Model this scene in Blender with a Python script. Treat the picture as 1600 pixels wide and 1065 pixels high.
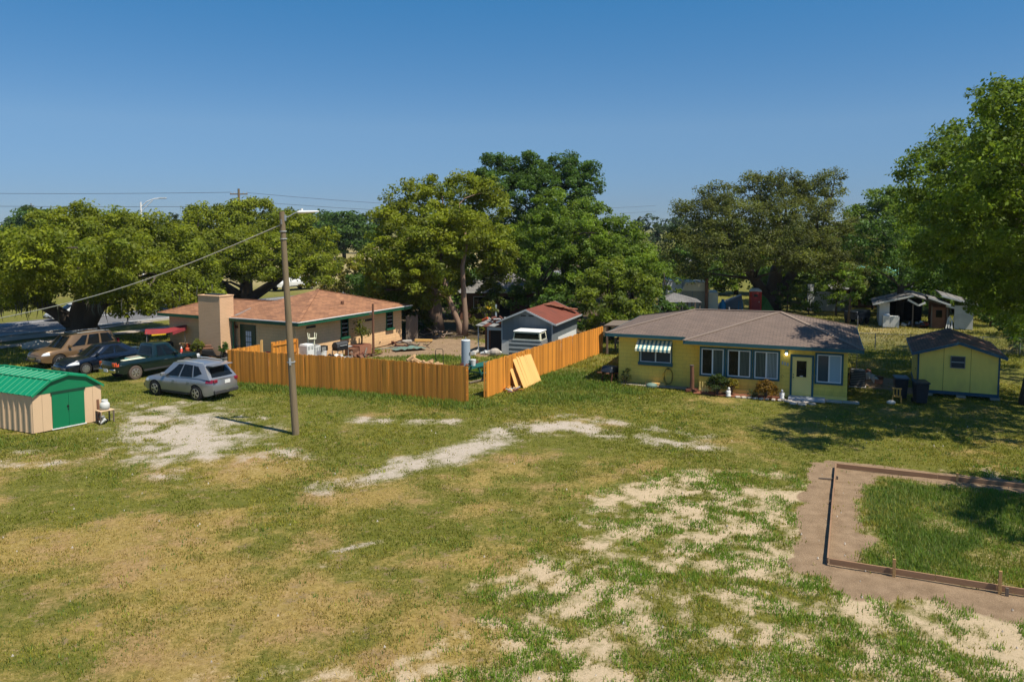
import bpy, bmesh, math, random
import numpy as np
from mathutils import Vector, Matrix
R = math.radians
rng = np.random.default_rng(7)
random.seed(7)
SC = bpy.context.scene
COL = SC.collection
for _o in list(bpy.data.objects):
    bpy.data.objects.remove(_o, do_unlink=True)

# ---------------------------------------------------------------- camera, sky, sun, exposure
cam_d = bpy.data.cameras.new('camera'); cam = bpy.data.objects.new('camera', cam_d); COL.objects.link(cam)
cam.location = (0, 0, 8.5); cam.rotation_euler = (R(90 - 4.4), 0, 0)
cam_d.sensor_fit = 'HORIZONTAL'; cam_d.sensor_width = 36; cam_d.lens = 27.675
cam_d.shift_y = -0.05366; cam_d.clip_start = 0.1; cam_d.clip_end = 9000
SC.camera = cam
SUN_EL, SUN_X, SUN_Y = 61.5, 0.803, -0.596
world = bpy.data.worlds.new('World'); SC.world = world; world.use_nodes = True
wn = world.node_tree; bg = wn.nodes['Background']
sky = wn.nodes.new('ShaderNodeTexSky'); sky.sky_type = 'NISHITA'; sky.sun_disc = False
sky.sun_elevation = R(SUN_EL); sky.sun_rotation = math.atan2(SUN_X, SUN_Y)
sky.altitude = 0; sky.air_density = 1.0; sky.dust_density = 0.3; sky.ozone_density = 3.0
sky.altitude = 2000; sky.dust_density = 0.3; sky.ozone_density = 10.0
# blue sky, brightened overhead to add fill light, dull blue haze at the horizon, the same all round
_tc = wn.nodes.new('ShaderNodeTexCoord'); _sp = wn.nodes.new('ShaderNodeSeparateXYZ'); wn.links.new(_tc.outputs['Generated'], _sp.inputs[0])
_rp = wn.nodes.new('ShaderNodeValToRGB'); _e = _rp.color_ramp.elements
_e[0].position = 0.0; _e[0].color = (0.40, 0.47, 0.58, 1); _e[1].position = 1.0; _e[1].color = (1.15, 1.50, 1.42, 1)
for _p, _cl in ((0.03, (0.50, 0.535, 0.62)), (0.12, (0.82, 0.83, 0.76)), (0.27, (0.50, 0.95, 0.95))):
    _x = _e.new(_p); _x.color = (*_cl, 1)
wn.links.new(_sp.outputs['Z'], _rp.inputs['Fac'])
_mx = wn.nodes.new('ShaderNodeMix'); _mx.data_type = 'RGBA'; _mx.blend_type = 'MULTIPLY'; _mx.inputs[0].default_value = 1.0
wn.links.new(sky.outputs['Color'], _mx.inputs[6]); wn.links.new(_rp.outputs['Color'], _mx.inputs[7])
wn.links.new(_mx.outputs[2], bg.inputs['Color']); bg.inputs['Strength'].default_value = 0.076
sun_d = bpy.data.lights.new('sun', 'SUN'); sun = bpy.data.objects.new('sun', sun_d); COL.objects.link(sun)
sun_d.energy = 4.0; sun_d.angle = R(0.5); sun_d.color = (1.0, 0.925, 0.79)
_c = math.cos(R(SUN_EL))
sun.rotation_euler = Vector((SUN_X * _c, SUN_Y * _c, math.sin(R(SUN_EL)))).to_track_quat('Z', 'Y').to_euler()
sun.location = (40, -30, 80)
SC.view_settings.view_transform = 'Standard'; SC.view_settings.look = 'None'
SC.view_settings.exposure = 0.68; SC.view_settings.gamma = 1.0; SC.view_settings.use_curve_mapping = False
SC.cycles.max_bounces = 7; SC.cycles.diffuse_bounces = 4; SC.cycles.glossy_bounces = 3
SC.cycles.transparent_max_bounces = 6

# ---------------------------------------------------------------- materials
def new_mat(name):
    m = bpy.data.materials.new(name); m.use_nodes = True
    return m, m.node_tree.nodes, m.node_tree.links, m.node_tree.nodes['Principled BSDF']
def mat(name, col, rough=0.7, var=0.18, scale=3.0, bump=0.0, bscale=None, metal=0.0, spec=0.4, stain=0.0, stain_col=(0.1, 0.08, 0.06), rnd=0.0, stretch=None, coat=0.0):
    """one colour with weathering: two noises, optional stains, grain bump, per object variation"""
    m, N, L, P = new_mat(name)
    tc = N.new('ShaderNodeTexCoord'); mp = N.new('ShaderNodeMapping')
    if stretch: mp.inputs['Scale'].default_value = stretch
    L.new(tc.outputs['Object'], mp.inputs['Vector'])
    n1 = N.new('ShaderNodeTexNoise'); n1.inputs['Scale'].default_value = scale; n1.inputs['Detail'].default_value = 6
    n1.inputs['Roughness'].default_value = 0.65
    L.new(mp.outputs['Vector'], n1.inputs['Vector'])
    mx = N.new('ShaderNodeMix'); mx.data_type = 'RGBA'
    mx.inputs[6].default_value = (*[c * (1 - var) for c in col], 1); mx.inputs[7].default_value = (*[min(1, c * (1 + var)) for c in col], 1)
    L.new(n1.outputs['Fac'], mx.inputs[0]); out = mx.outputs[2]
    if stain:
        n2 = N.new('ShaderNodeTexNoise'); n2.inputs['Scale'].default_value = scale * 0.37; n2.inputs['Detail'].default_value = 8
        L.new(tc.outputs['Object'], n2.inputs['Vector'])
        cr = N.new('ShaderNodeMapRange'); cr.inputs[1].default_value = 0.52; cr.inputs[2].default_value = 0.72; cr.inputs[4].default_value = stain
        L.new(n2.outputs['Fac'], cr.inputs[0])
        m2 = N.new('ShaderNodeMix'); m2.data_type = 'RGBA'; m2.inputs[7].default_value = (*stain_col, 1)
        L.new(cr.outputs[0], m2.inputs[0]); L.new(out, m2.inputs[6]); out = m2.outputs[2]
    if rnd:
        oi = N.new('ShaderNodeObjectInfo'); mr = N.new('ShaderNodeMapRange'); mr.inputs[3].default_value = 1 - rnd; mr.inputs[4].default_value = 1 + rnd
        L.new(oi.outputs['Random'], mr.inputs[0])
        hs = N.new('ShaderNodeHueSaturation'); L.new(mr.outputs[0], hs.inputs['Value']); L.new(out, hs.inputs['Color']); out = hs.outputs['Color']
    L.new(out, P.inputs['Base Color'])
    P.inputs['Roughness'].default_value = rough; P.inputs['Metallic'].default_value = metal
    P.inputs['Specular IOR Level'].default_value = spec; P.inputs['Coat Weight'].default_value = coat; P.inputs['Coat Roughness'].default_value = 0.05
    if bump:
        nb = N.new('ShaderNodeTexNoise'); nb.inputs['Scale'].default_value = bscale or scale * 8; nb.inputs['Detail'].default_value = 5
        L.new(mp.outputs['Vector'], nb.inputs['Vector'])
        b = N.new('ShaderNodeBump'); b.inputs['Strength'].default_value = bump; b.inputs['Distance'].default_value = 0.02
        L.new(nb.outputs['Fac'], b.inputs['Height']); L.new(b.outputs['Normal'], P.inputs['Normal'])
    return m
def brick_mat(name, c1, c2, mortar, bw, bh, gap=0.012, rough=0.85, bump=0.5, noise=0.2, offset=0.5, stain=0.0, stain_col=(0.05, 0.04, 0.035), splash=0.0):
    """courses too far off to tell apart (shingles, block joints): colour and fine relief, on UV in metres"""
    m, N, L, P = new_mat(name)
    uv = N.new('ShaderNodeUVMap'); br = N.new('ShaderNodeTexBrick')
    br.inputs['Color1'].default_value = (*c1, 1); br.inputs['Color2'].default_value = (*c2, 1); br.inputs['Mortar'].default_value = (*mortar, 1)
    br.inputs['Scale'].default_value = 1.0; br.inputs['Brick Width'].default_value = bw; br.inputs['Row Height'].default_value = bh
    br.inputs['Mortar Size'].default_value = gap; br.inputs['Mortar Smooth'].default_value = 0.3; br.offset = offset
    L.new(uv.outputs['UV'], br.inputs['Vector'])
    n = N.new('ShaderNodeTexNoise'); n.inputs['Scale'].default_value = 0.9; n.inputs['Detail'].default_value = 9; n.inputs['Roughness'].default_value = 0.7
    L.new(uv.outputs['UV'], n.inputs['Vector'])
    mr = N.new('ShaderNodeMapRange'); mr.inputs[1].default_value = 0.25; mr.inputs[2].default_value = 0.75
    mr.inputs[3].default_value = 1 - noise; mr.inputs[4].default_value = 1 + noise; L.new(n.outputs['Fac'], mr.inputs[0])
    hs = N.new('ShaderNodeHueSaturation'); L.new(mr.outputs[0], hs.inputs['Value']); L.new(br.outputs['Color'], hs.inputs['Color']); out = hs.outputs['Color']
    if stain:
        n2 = N.new('ShaderNodeTexNoise'); n2.inputs['Scale'].default_value = 0.35; n2.inputs['Detail'].default_value = 6
        mp = N.new('ShaderNodeMapping'); mp.inputs['Scale'].default_value = (1.6, 0.5, 1); L.new(uv.outputs['UV'], mp.inputs['Vector']); L.new(mp.outputs['Vector'], n2.inputs['Vector'])
        cr = N.new('ShaderNodeMapRange'); cr.inputs[1].default_value = 0.45; cr.inputs[2].default_value = 0.75; cr.inputs[4].default_value = stain; L.new(n2.outputs['Fac'], cr.inputs[0])
        m2 = N.new('ShaderNodeMix'); m2.data_type = 'RGBA'; m2.inputs[7].default_value = (*stain_col, 1)
        L.new(cr.outputs[0], m2.inputs[0]); L.new(out, m2.inputs[6]); out = m2.outputs[2]
    if splash:
        sx = N.new('ShaderNodeSeparateXYZ'); L.new(uv.outputs['UV'], sx.inputs[0])
        mp2 = N.new('ShaderNodeMapping'); mp2.inputs['Scale'].default_value = (2.2, 0.35, 1); L.new(uv.outputs['UV'], mp2.inputs['Vector'])
        n3 = N.new('ShaderNodeTexNoise'); n3.inputs['Scale'].default_value = 1.6; n3.inputs['Detail'].default_value = 7; L.new(mp2.outputs['Vector'], n3.inputs['Vector'])
        h = N.new('ShaderNodeMapRange'); h.inputs[1].default_value = 0.55; h.inputs[2].default_value = 0.0; h.inputs[4].default_value = 0.75; L.new(sx.outputs['Y'], h.inputs[0])
        ad = N.new('ShaderNodeMath'); ad.operation = 'ADD'; L.new(n3.outputs['Fac'], ad.inputs[0]); L.new(h.outputs[0], ad.inputs[1])
        c3 = N.new('ShaderNodeMapRange'); c3.inputs[1].default_value = 0.55; c3.inputs[2].default_value = 1.1; c3.inputs[4].default_value = splash; L.new(ad.outputs[0], c3.inputs[0])
        m3 = N.new('ShaderNodeMix'); m3.data_type = 'RGBA'; m3.inputs[7].default_value = (*[0.45 * c + 0.04 for c in c2], 1); L.new(c3.outputs[0], m3.inputs[0]); L.new(out, m3.inputs[6]); out = m3.outputs[2]
    L.new(out, P.inputs['Base Color']); P.inputs['Roughness'].default_value = rough; P.inputs['Specular IOR Level'].default_value = 0.25
    b = N.new('ShaderNodeBump'); b.inputs['Strength'].default_value = bump; b.inputs['Distance'].default_value = 0.012; b.invert = True
    L.new(br.outputs['Fac'], b.inputs['Height']); L.new(b.outputs['Normal'], P.inputs['Normal'])
    return m
def leaf_mat(name, trans=0.35, rough=0.55):
    m, N, L, P = new_mat(name)
    at = N.new('ShaderNodeAttribute'); at.attribute_name = 'tint'
    L.new(at.outputs['Color'], P.inputs['Base Color']); P.inputs['Roughness'].default_value = rough; P.inputs['Specular IOR Level'].default_value = 0.25
    tr = N.new('ShaderNodeBsdfTranslucent'); hs = N.new('ShaderNodeHueSaturation'); hs.inputs['Value'].default_value = 1.7; hs.inputs['Hue'].default_value = 0.49
    L.new(at.outputs['Color'], hs.inputs['Color']); L.new(hs.outputs['Color'], tr.inputs['Color'])
    ms = N.new('ShaderNodeMixShader'); ms.inputs[0].default_value = trans
    L.new(P.outputs[0], ms.inputs[1]); L.new(tr.outputs[0], ms.inputs[2]); L.new(ms.outputs[0], N['Material Output'].inputs['Surface'])
    return m
def glass_mat(name, col, rough=0.06):
    m, N, L, P = new_mat(name)
    P.inputs['Base Color'].default_value = (*col, 1); P.inputs['Roughness'].default_value = rough; P.inputs['Specular IOR Level'].default_value = 0.3
    tc = N.new('ShaderNodeTexCoord'); n = N.new('ShaderNodeTexNoise'); n.inputs['Scale'].default_value = 1.2; L.new(tc.outputs['Object'], n.inputs['Vector'])
    b = N.new('ShaderNodeBump'); b.inputs['Strength'].default_value = 0.06; b.inputs['Distance'].default_value = 0.02; L.new(n.outputs['Fac'], b.inputs['Height']); L.new(b.outputs['Normal'], P.inputs['Normal'])
    return m

M = {}
M['yellow_wall'] = brick_mat('yellow painted block', (0.90, 0.635, 0.115), (0.87, 0.615, 0.11), (0.74, 0.51, 0.09), 0.4, 0.2, 0.010, 0.65, 0.5, 0.10, splash=0.55)
M['yellow'] = mat('yellow paint', (0.88, 0.62, 0.15), 0.6, 0.08, 2)
M['pale_yellow'] = mat('pale yellow paint', (0.88, 0.68, 0.22), 0.5, 0.06, 2)
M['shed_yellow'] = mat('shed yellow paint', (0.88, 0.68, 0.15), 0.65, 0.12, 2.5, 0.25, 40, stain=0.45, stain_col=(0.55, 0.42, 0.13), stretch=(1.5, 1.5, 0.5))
M['teal'] = mat('teal trim paint', (0.022, 0.095, 0.115), 0.5, 0.15, 3)
M['blue_trim'] = mat('blue trim paint', (0.018, 0.08, 0.135), 0.5, 0.15, 3)
M['roof_tan'] = brick_mat('greyish tan shingles', (0.185, 0.135, 0.108), (0.15, 0.112, 0.092), (0.10, 0.075, 0.062), 0.33, 0.16, 0.018, 0.9, 0.8, 0.14, stain=0.35, stain_col=(0.10, 0.08, 0.068))
M['roof_cap'] = mat('ridge cap shingle', (0.205, 0.155, 0.122), 0.9, 0.2, 5, 0.3)
M['roof_rust'] = brick_mat('orange brown shingles', (0.34, 0.165, 0.085), (0.22, 0.105, 0.058), (0.15, 0.075, 0.045), 0.42, 0.17, 0.012, 0.9, 0.7, 0.28)
M['roof_red'] = mat('rusted red metal roof', (0.17, 0.045, 0.024), 0.7, 0.35, 2.2, 0.2, stain=0.7, stain_col=(0.07, 0.03, 0.02))
M['roof_shed2'] = brick_mat('brown shed shingles', (0.24, 0.125, 0.08), (0.18, 0.092, 0.062), (0.12, 0.07, 0.05), 0.33, 0.15, 0.015, 0.9, 0.7, 0.3, stain=0.5, stain_col=(0.06, 0.045, 0.035))
M['peach'] = brick_mat('peach painted block', (0.78, 0.50, 0.26), (0.75, 0.48, 0.25), (0.62, 0.385, 0.19), 0.4, 0.2, 0.010, 0.75, 0.5, 0.10, splash=0.5)
M['peach_chim'] = brick_mat('peach chimney brick', (0.72, 0.46, 0.27), (0.68, 0.43, 0.25), (0.54, 0.34, 0.2), 0.24, 0.09, 0.01, 0.8, 0.5, 0.08)
M['green_trim'] = mat('dark green trim', (0.012, 0.10, 0.05), 0.5, 0.12, 3)
M['door_green'] = mat('dark green door paint', (0.008, 0.052, 0.028), 0.4, 0.1, 3)
M['shed_green'] = mat('green painted steel', (0.004, 0.215, 0.095), 0.38, 0.07, 1.5, 0.03, 8)
M['shed_green_front'] = mat('green steel doors', (0.004, 0.17, 0.07), 0.42, 0.07, 1.5, 0.03, 8)
M['shed_tan'] = mat('tan painted steel', (0.66, 0.46, 0.285), 0.45, 0.06, 1.5, 0.04, 6)
M['white'] = mat('white paint', (0.72, 0.72, 0.70), 0.5, 0.06, 4)
M['white_old'] = mat('weathered white', (0.55, 0.55, 0.52), 0.7, 0.14, 3, stain=0.5, stain_col=(0.30, 0.28, 0.24))
M['white_rusty'] = mat('rusty white enamel', (0.62, 0.62, 0.60), 0.4, 0.1, 3, stain=0.6, stain_col=(0.25, 0.12, 0.05))
M['gray_siding'] = mat('grey blue weathered siding', (0.15, 0.172, 0.178), 0.8, 0.22, 2.0, 0.2, 20, stain=0.6, stain_col=(0.19, 0.20, 0.19), stretch=(1, 1, 0.35))
M['gray_light'] = mat('light grey metal', (0.40, 0.42, 0.42), 0.5, 0.15, 4)
M['gray_mid'] = mat('mid grey', (0.22, 0.22, 0.21), 0.7, 0.2, 4)
M['galv'] = mat('galvanised metal', (0.42, 0.44, 0.46), 0.4, 0.15, 6, metal=0.5)
M['tank'] = mat('pale blue grey tank enamel', (0.33, 0.40, 0.46), 0.35, 0.06, 3)
M['concrete'] = mat('concrete', (0.40, 0.37, 0.33), 0.9, 0.15, 3, 0.2, 60, stain=0.4, stain_col=(0.22, 0.2, 0.17))
M['step'] = mat('grey blue step paint', (0.36, 0.38, 0.42), 0.8, 0.1, 3)
M['fence'] = mat('stained cedar', (0.60, 0.235, 0.030), 0.7, 0.30, 2.2, 0.35, 30, rnd=0.30, stretch=(6, 6, 0.7), stain=0.5, stain_col=(0.33, 0.135, 0.03))
M['fence_new'] = mat('fresh pale cedar', (0.72, 0.43, 0.14), 0.7, 0.16, 2.2, 0.3, 30, rnd=0.08, stretch=(6, 6, 0.7))
M['form_wood'] = mat('weathered form lumber', (0.27, 0.155, 0.085), 0.85, 0.25, 3, 0.3, 30, rnd=0.15, stretch=(0.6, 5, 5))
M['stake'] = mat('pale stake wood', (0.42, 0.25, 0.10), 0.8, 0.2, 4, 0.3)
M['pole_wood'] = mat('grey brown utility pole wood', (0.20, 0.15, 0.088), 0.9, 0.35, 2.0, 0.6, 14, stretch=(5, 5, 0.25), stain=0.5, stain_col=(0.10, 0.095, 0.055))
M['old_wood'] = mat('old grey wood', (0.16, 0.125, 0.095), 0.9, 0.3, 3, 0.4, 20, stretch=(4, 4, 0.5))
M['brown_wood'] = mat('brown wood', (0.16, 0.072, 0.038), 0.8, 0.3, 3, 0.3)
M['pale_wood'] = mat('split firewood', (0.42, 0.26, 0.13), 0.85, 0.3, 4, 0.3, rnd=0.25)
M['bark'] = mat('dark furrowed bark', (0.085, 0.065, 0.048), 0.95, 0.4, 2.5, 0.8, 12, stretch=(4, 4, 0.5))
M['bark_light'] = mat('pinkish brown bark', (0.25, 0.165, 0.115), 0.95, 0.3, 2.5, 0.6, 12, stretch=(4, 4, 0.5))
M['moss_gray'] = mat('grey hanging moss', (0.12, 0.125, 0.09), 0.95, 0.3, 4)
M['black'] = mat('black plastic', (0.012, 0.012, 0.013), 0.5, 0.3, 5)
M['dark_hole'] = mat('dark interior lining', (0.02, 0.018, 0.016), 0.95, 0.3, 3)
M['bin'] = mat('dark blue grey bin plastic', (0.018, 0.024, 0.034), 0.42, 0.15, 4)
M['bin_lid'] = mat('dusty bin lid plastic', (0.05, 0.062, 0.078), 0.45, 0.3, 4)
M['red'] = mat('faded red', (0.42, 0.03, 0.035), 0.5, 0.2, 3)
M['red_dark'] = mat('dark red vinyl', (0.24, 0.026, 0.03), 0.7, 0.35, 3, stain=0.75, stain_col=(0.06, 0.03, 0.03))
M['red_brown'] = mat('rusty iron', (0.11, 0.035, 0.02), 0.8, 0.4, 5, 0.2)
M['orange'] = mat('orange red plastic', (0.62, 0.035, 0.018), 0.5, 0.1, 3)
M['orange_paint'] = mat('faded orange machine paint', (0.42, 0.07, 0.02), 0.6, 0.3, 4)
M['pink'] = mat('faded pink plastic', (0.42, 0.13, 0.13), 0.6, 0.15, 4)
M['table_green'] = mat('dark green table paint', (0.01, 0.10, 0.085), 0.55, 0.2, 4)
M['blue_barrel'] = mat('blue plastic', (0.012, 0.22, 0.42), 0.4, 0.1, 4)
M['yellow_plastic'] = mat('bright yellow plastic', (0.70, 0.46, 0.01), 0.4, 0.05, 4)
M['chair_yellow'] = mat('pale orange yellow plastic', (0.55, 0.30, 0.07), 0.5, 0.1, 4)
M['tarp_green'] = mat('pale green tarpaulin', (0.13, 0.20, 0.165), 0.6, 0.2, 3)
M['terracotta'] = mat('brown red block', (0.30, 0.13, 0.075), 0.85, 0.2, 4, 0.2)
M['hose'] = mat('olive yellow hose', (0.24, 0.17, 0.02), 0.5, 0.15, 6)
M['hose_green'] = mat('grey green hose', (0.13, 0.19, 0.16), 0.5, 0.1, 6)
M['cable'] = mat('pale grey cable', (0.46, 0.44, 0.36), 0.6, 0.1, 2)
M['wire_dark'] = mat('dark wire', (0.05, 0.055, 0.06), 0.6, 0.1, 2)
M['teal_roof'] = mat('pale teal metal roof', (0.14, 0.36, 0.30), 0.45, 0.12, 2)
M['cream'] = mat('cream siding', (0.66, 0.58, 0.44), 0.6, 0.1, 2)
M['tan_gray'] = mat('grey tan siding', (0.30, 0.28, 0.22), 0.7, 0.12, 2)
M['gray_roof'] = brick_mat('old grey shingles', (0.21, 0.20, 0.19), (0.16, 0.15, 0.145), (0.10, 0.095, 0.09), 0.4, 0.2, 0.02, 0.9, 0.6, 0.35, stain=0.5)
M['tarp_gray'] = mat('grey tarpaulin', (0.26, 0.26, 0.28), 0.6, 0.15, 2, 0.2, 6)
M['green_tarp'] = mat('green tarpaulin', (0.06, 0.22, 0.03), 0.6, 0.2, 2)
M['mulch'] = mat('red brown mulch', (0.20, 0.075, 0.04), 0.95, 0.45, 9, 0.8, 30)
M['asphalt'] = mat('asphalt', (0.13, 0.128, 0.132), 0.9, 0.2, 0.8, 0.2, 60)
M['drive'] = mat('pale dusty concrete drive', (0.36, 0.31, 0.26), 0.95, 0.2, 0.7, 0.2, 40, stain=0.5, stain_col=(0.22, 0.17, 0.12))
M['line_white'] = mat('road line paint', (0.62, 0.62, 0.60), 0.8, 0.15, 3)
M['stone'] = mat('pale stone', (0.46, 0.40, 0.34), 0.9, 0.2, 5, 0.3, rnd=0.2)
M['glass'] = glass_mat('dark window glass', (0.007, 0.009, 0.010))
M['glass_blue'] = glass_mat('bluish window glass', (0.05, 0.075, 0.085), 0.1)
M['curtain'] = mat('pale blue grey curtain', (0.33, 0.42, 0.45), 0.8, 0.05, 3)
M['blind'] = mat('vertical blind', (0.32, 0.36, 0.33), 0.7, 0.08, 3, rnd=0.12)
M['blind_dark'] = mat('dim vertical blind', (0.10, 0.12, 0.09), 0.7, 0.1, 3, rnd=0.2)
M['screen'] = mat('insect screen', (0.05, 0.055, 0.06), 0.8, 0.15, 3)
M['pane_bright'] = mat('pale door pane', (0.42, 0.52, 0.62), 0.3, 0.08, 3)
M['stripe_white'] = mat('cream awning metal', (0.74, 0.72, 0.52), 0.5, 0.06, 3)
M['stripe_teal'] = mat('teal awning metal', (0.07, 0.20, 0.24), 0.5, 0.08, 3)
M['rubber'] = mat('tyre rubber', (0.018, 0.017, 0.016), 0.85, 0.2, 6)
M['rubber_dusty'] = mat('dusty tyre rubber', (0.10, 0.075, 0.058), 0.9, 0.25, 6)
M['rim'] = mat('alloy rim', (0.55, 0.55, 0.55), 0.28, 0.1, 6, metal=0.8)
M['chrome'] = mat('chrome', (0.65, 0.65, 0.66), 0.15, 0.05, 6, metal=1.0)
M['paint_silver'] = mat('silver blue car paint', (0.30, 0.315, 0.335), 0.28, 0.03, 1, metal=0.55, coat=0.6)
M['paint_navy'] = mat('dark navy car paint', (0.008, 0.013, 0.026), 0.2, 0.1, 1, coat=0.9, metal=0.2)
M['paint_green'] = mat('dark green car paint', (0.004, 0.014, 0.013), 0.25, 0.15, 1, coat=0.7, stain=0.15, stain_col=(0.05, 0.05, 0.04))
M['paint_tan'] = mat('gold tan car paint', (0.23, 0.142, 0.072), 0.3, 0.06, 1, metal=0.4, coat=0.5)
M['cladding'] = mat('grey plastic cladding', (0.045, 0.045, 0.047), 0.6, 0.1, 4)
M['tail_red'] = mat('red tail light lens', (0.22, 0.012, 0.03), 0.15, 0.1, 4, coat=0.6)
M['tail_orange'] = mat('orange red tail light lens', (0.65, 0.09, 0.02), 0.2, 0.1, 4, coat=0.6)
M['headlight'] = mat('headlight lens', (0.62, 0.64, 0.66), 0.12, 0.05, 6, coat=0.8)
M['bed_cover'] = mat('teal plastic tool tray', (0.11, 0.36, 0.33), 0.5, 0.1, 4)
M['bed_tan'] = mat('dusty bed liner', (0.28, 0.245, 0.19), 0.9, 0.2, 3)
M['leaf'] = leaf_mat('tree leaves', 0.42)
M['grass'] = leaf_mat('grass blades', 0.30, 0.6)
M['weeds'] = M['grass']

# ---------------------------------------------------------------- mesh helpers
class MB:
    def __init__(s): s.v = []; s.f = []; s.uv = []
    def face(s, pts, uv=None):
        n = len(s.v); s.v += [tuple(p) for p in pts]; s.f.append(tuple(range(n, n + len(pts)))); s.uv.append(uv); return s
    def mesh(s, v, f):
        n = len(s.v); s.v += [tuple(p) for p in v]
        for q in f: s.f.append(tuple(i + n for i in q)); s.uv.append(None)
        return s
    def box(s, x0, x1, y0, y1, z0, z1):
        v = [(x0, y0, z0), (x1, y0, z0), (x1, y1, z0), (x0, y1, z0), (x0, y0, z1), (x1, y0, z1), (x1, y1, z1), (x0, y1, z1)]
        return s.mesh(v, [(0, 3, 2, 1), (4, 5, 6, 7), (0, 1, 5, 4), (1, 2, 6, 5), (2, 3, 7, 6), (3, 0, 4, 7)])
    def beam(s, a, b, w, h):
        a, b = Vector(a), Vector(b); d = (b - a).normalized()
        up = Vector((0, 0, 1)) if abs(d.z) < 0.95 else Vector((0, 1, 0))
        sx = d.cross(up).normalized() * (w / 2); sy = sx.cross(d).normalized() * (h / 2)
        v = [a - sx - sy, a + sx - sy, a + sx + sy, a - sx + sy, b - sx - sy, b + sx - sy, b + sx + sy, b - sx + sy]
        return s.mesh(v, [(0, 1, 2, 3), (4, 7, 6, 5), (0, 4, 5, 1), (1, 5, 6, 2), (2, 6, 7, 3), (3, 7, 4, 0)])
    def tube(s, pts, r, n=8, cap=True):
        pts = [Vector(p) for p in pts]; rr = r if isinstance(r, (list, tuple)) else [r] * len(pts)
        base = len(s.v); prev = None
        for i, p in enumerate(pts):
            d = (pts[min(i + 1, len(pts) - 1)] - pts[max(i - 1, 0)]).normalized()
            if prev is None:
                a = d.orthogonal().normalized()
            else:
                a = (prev - d * prev.dot(d)).normalized()
            prev = a; b = d.cross(a)
            for k in range(n):
                t = 2 * math.pi * k / n; s.v.append(tuple(p + (a * math.cos(t) + b * math.sin(t)) * rr[i]))
        for i in range(len(pts) - 1):
            for k in range(n):
                k2 = (k + 1) % n
                s.f.append((base + i * n + k, base + i * n + k2, base + (i + 1) * n + k2, base + (i + 1) * n + k)); s.uv.append(None)
        if cap:
            s.f.append(tuple(base + k for k in range(n))[::-1]); s.uv.append(None)
            e = base + (len(pts) - 1) * n; s.f.append(tuple(e + k for k in range(n))); s.uv.append(None)
        return s
    def cyl(s, a, b, r0, r1=None, n=14): return s.tube([a, b], [r0, r0 if r1 is None else r1], n)
    def lathe(s, c, prof, n=20, axis='z'):
        base = len(s.v)
        for r, h in prof:
            for k in range(n):
                t = 2 * math.pi * k / n; p = (r * math.cos(t), r * math.sin(t), h)
                if axis == 'y': p = (p[0], p[2], p[1])
                if axis == 'x': p = (p[2], p[0], p[1])
                s.v.append((c[0] + p[0], c[1] + p[1], c[2] + p[2]))
        for i in range(len(prof) - 1):
            for k in range(n):
                k2 = (k + 1) % n; s.f.append((base + i * n + k, base + i * n + k2, base + (i + 1) * n + k2, base + (i + 1) * n + k)); s.uv.append(None)
        s.f.append(tuple(base + k for k in range(n))[::-1]); s.uv.append(None)
        e = base + (len(prof) - 1) * n; s.f.append(tuple(e + k for k in range(n))); s.uv.append(None)
        return s
    def prism(s, poly, y0, y1, plane='xz'):
        n = len(poly)
        if plane == 'xz': a = [(p[0], y0, p[1]) for p in poly]; b = [(p[0], y1, p[1]) for p in poly]
        elif plane == 'yz': a = [(y0, p[0], p[1]) for p in poly]; b = [(y1, p[0], p[1]) for p in poly]
        else: a = [(p[0], p[1], y0) for p in poly]; b = [(p[0], p[1], y1) for p in poly]
        return s.mesh(a + b, [tuple(range(n)), tuple(range(2 * n - 1, n - 1, -1))] + [(i, i + n, (i + 1) % n + n, (i + 1) % n) for i in range(n)])
    def ball(s, c, rx, ry, rz, n=10, m=6):
        prof = [(max(1e-3, math.sin(math.pi * i / m)), -math.cos(math.pi * i / m)) for i in range(m + 1)]
        b = MB().lathe((0, 0, 0), prof, n)
        return s.mesh([(c[0] + x * rx, c[1] + y * ry, c[2] + z * rz) for x, y, z in b.v], b.f)
    def roof(s, pts, eave_a, eave_b):
        """sloping polygon with UV in metres: u along the eave, v up the slope"""
        a, b = Vector(eave_a), Vector(eave_b); ud = (b - a).normalized()
        P = [Vector(p) for p in pts]; nrm = (P[1] - P[0]).cross(P[2] - P[0]).normalized()
        if nrm.z < 0: P = P[::-1]; nrm = -nrm
        vd = nrm.cross(ud)
        return s.face([tuple(p) for p in P], [((p - a).dot(ud), (p - a).dot(vd)) for p in P])
    def xf(s, fn): s.v = [tuple(fn(*p)) for p in s.v]; return s
    def build(s, name, m, parent=None, smooth=False, bevel=0.0, loc=None, rotz=0.0, wall_uv=False):
        me = bpy.data.meshes.new(name); me.from_pydata(s.v, [], s.f); me.update()
        if not any(u is not None for u in s.uv):
            bm = bmesh.new(); bm.from_mesh(me); bmesh.ops.recalc_face_normals(bm, faces=bm.faces); bm.to_mesh(me); bm.free()
        if wall_uv or any(u is not None for u in s.uv):
            ul = me.uv_layers.new(name='UVMap')
            for p in me.polygons:
                u = s.uv[p.index] if not wall_uv else None
                nrm = p.normal
                for q, li in enumerate(p.loop_indices):
                    if u is not None: ul.data[li].uv = u[q]
                    else:
                        c = me.vertices[me.loops[li].vertex_index].co
                        ul.data[li].uv = (c.y if abs(nrm.x) > abs(nrm.y) else c.x, c.z)
        me.materials.append(m)
        if smooth:
            for p in me.polygons: p.use_smooth = True
        o = bpy.data.objects.new(name, me); COL.objects.link(o)
        if parent is not None: o.parent = parent
        if loc is not None: o.location = loc
        o.rotation_euler = (0, 0, rotz)
        if bevel:
            b = o.modifiers.new('edge', 'BEVEL'); b.width = bevel; b.segments = 1; b.limit_method = 'ANGLE'
        return o
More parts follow.
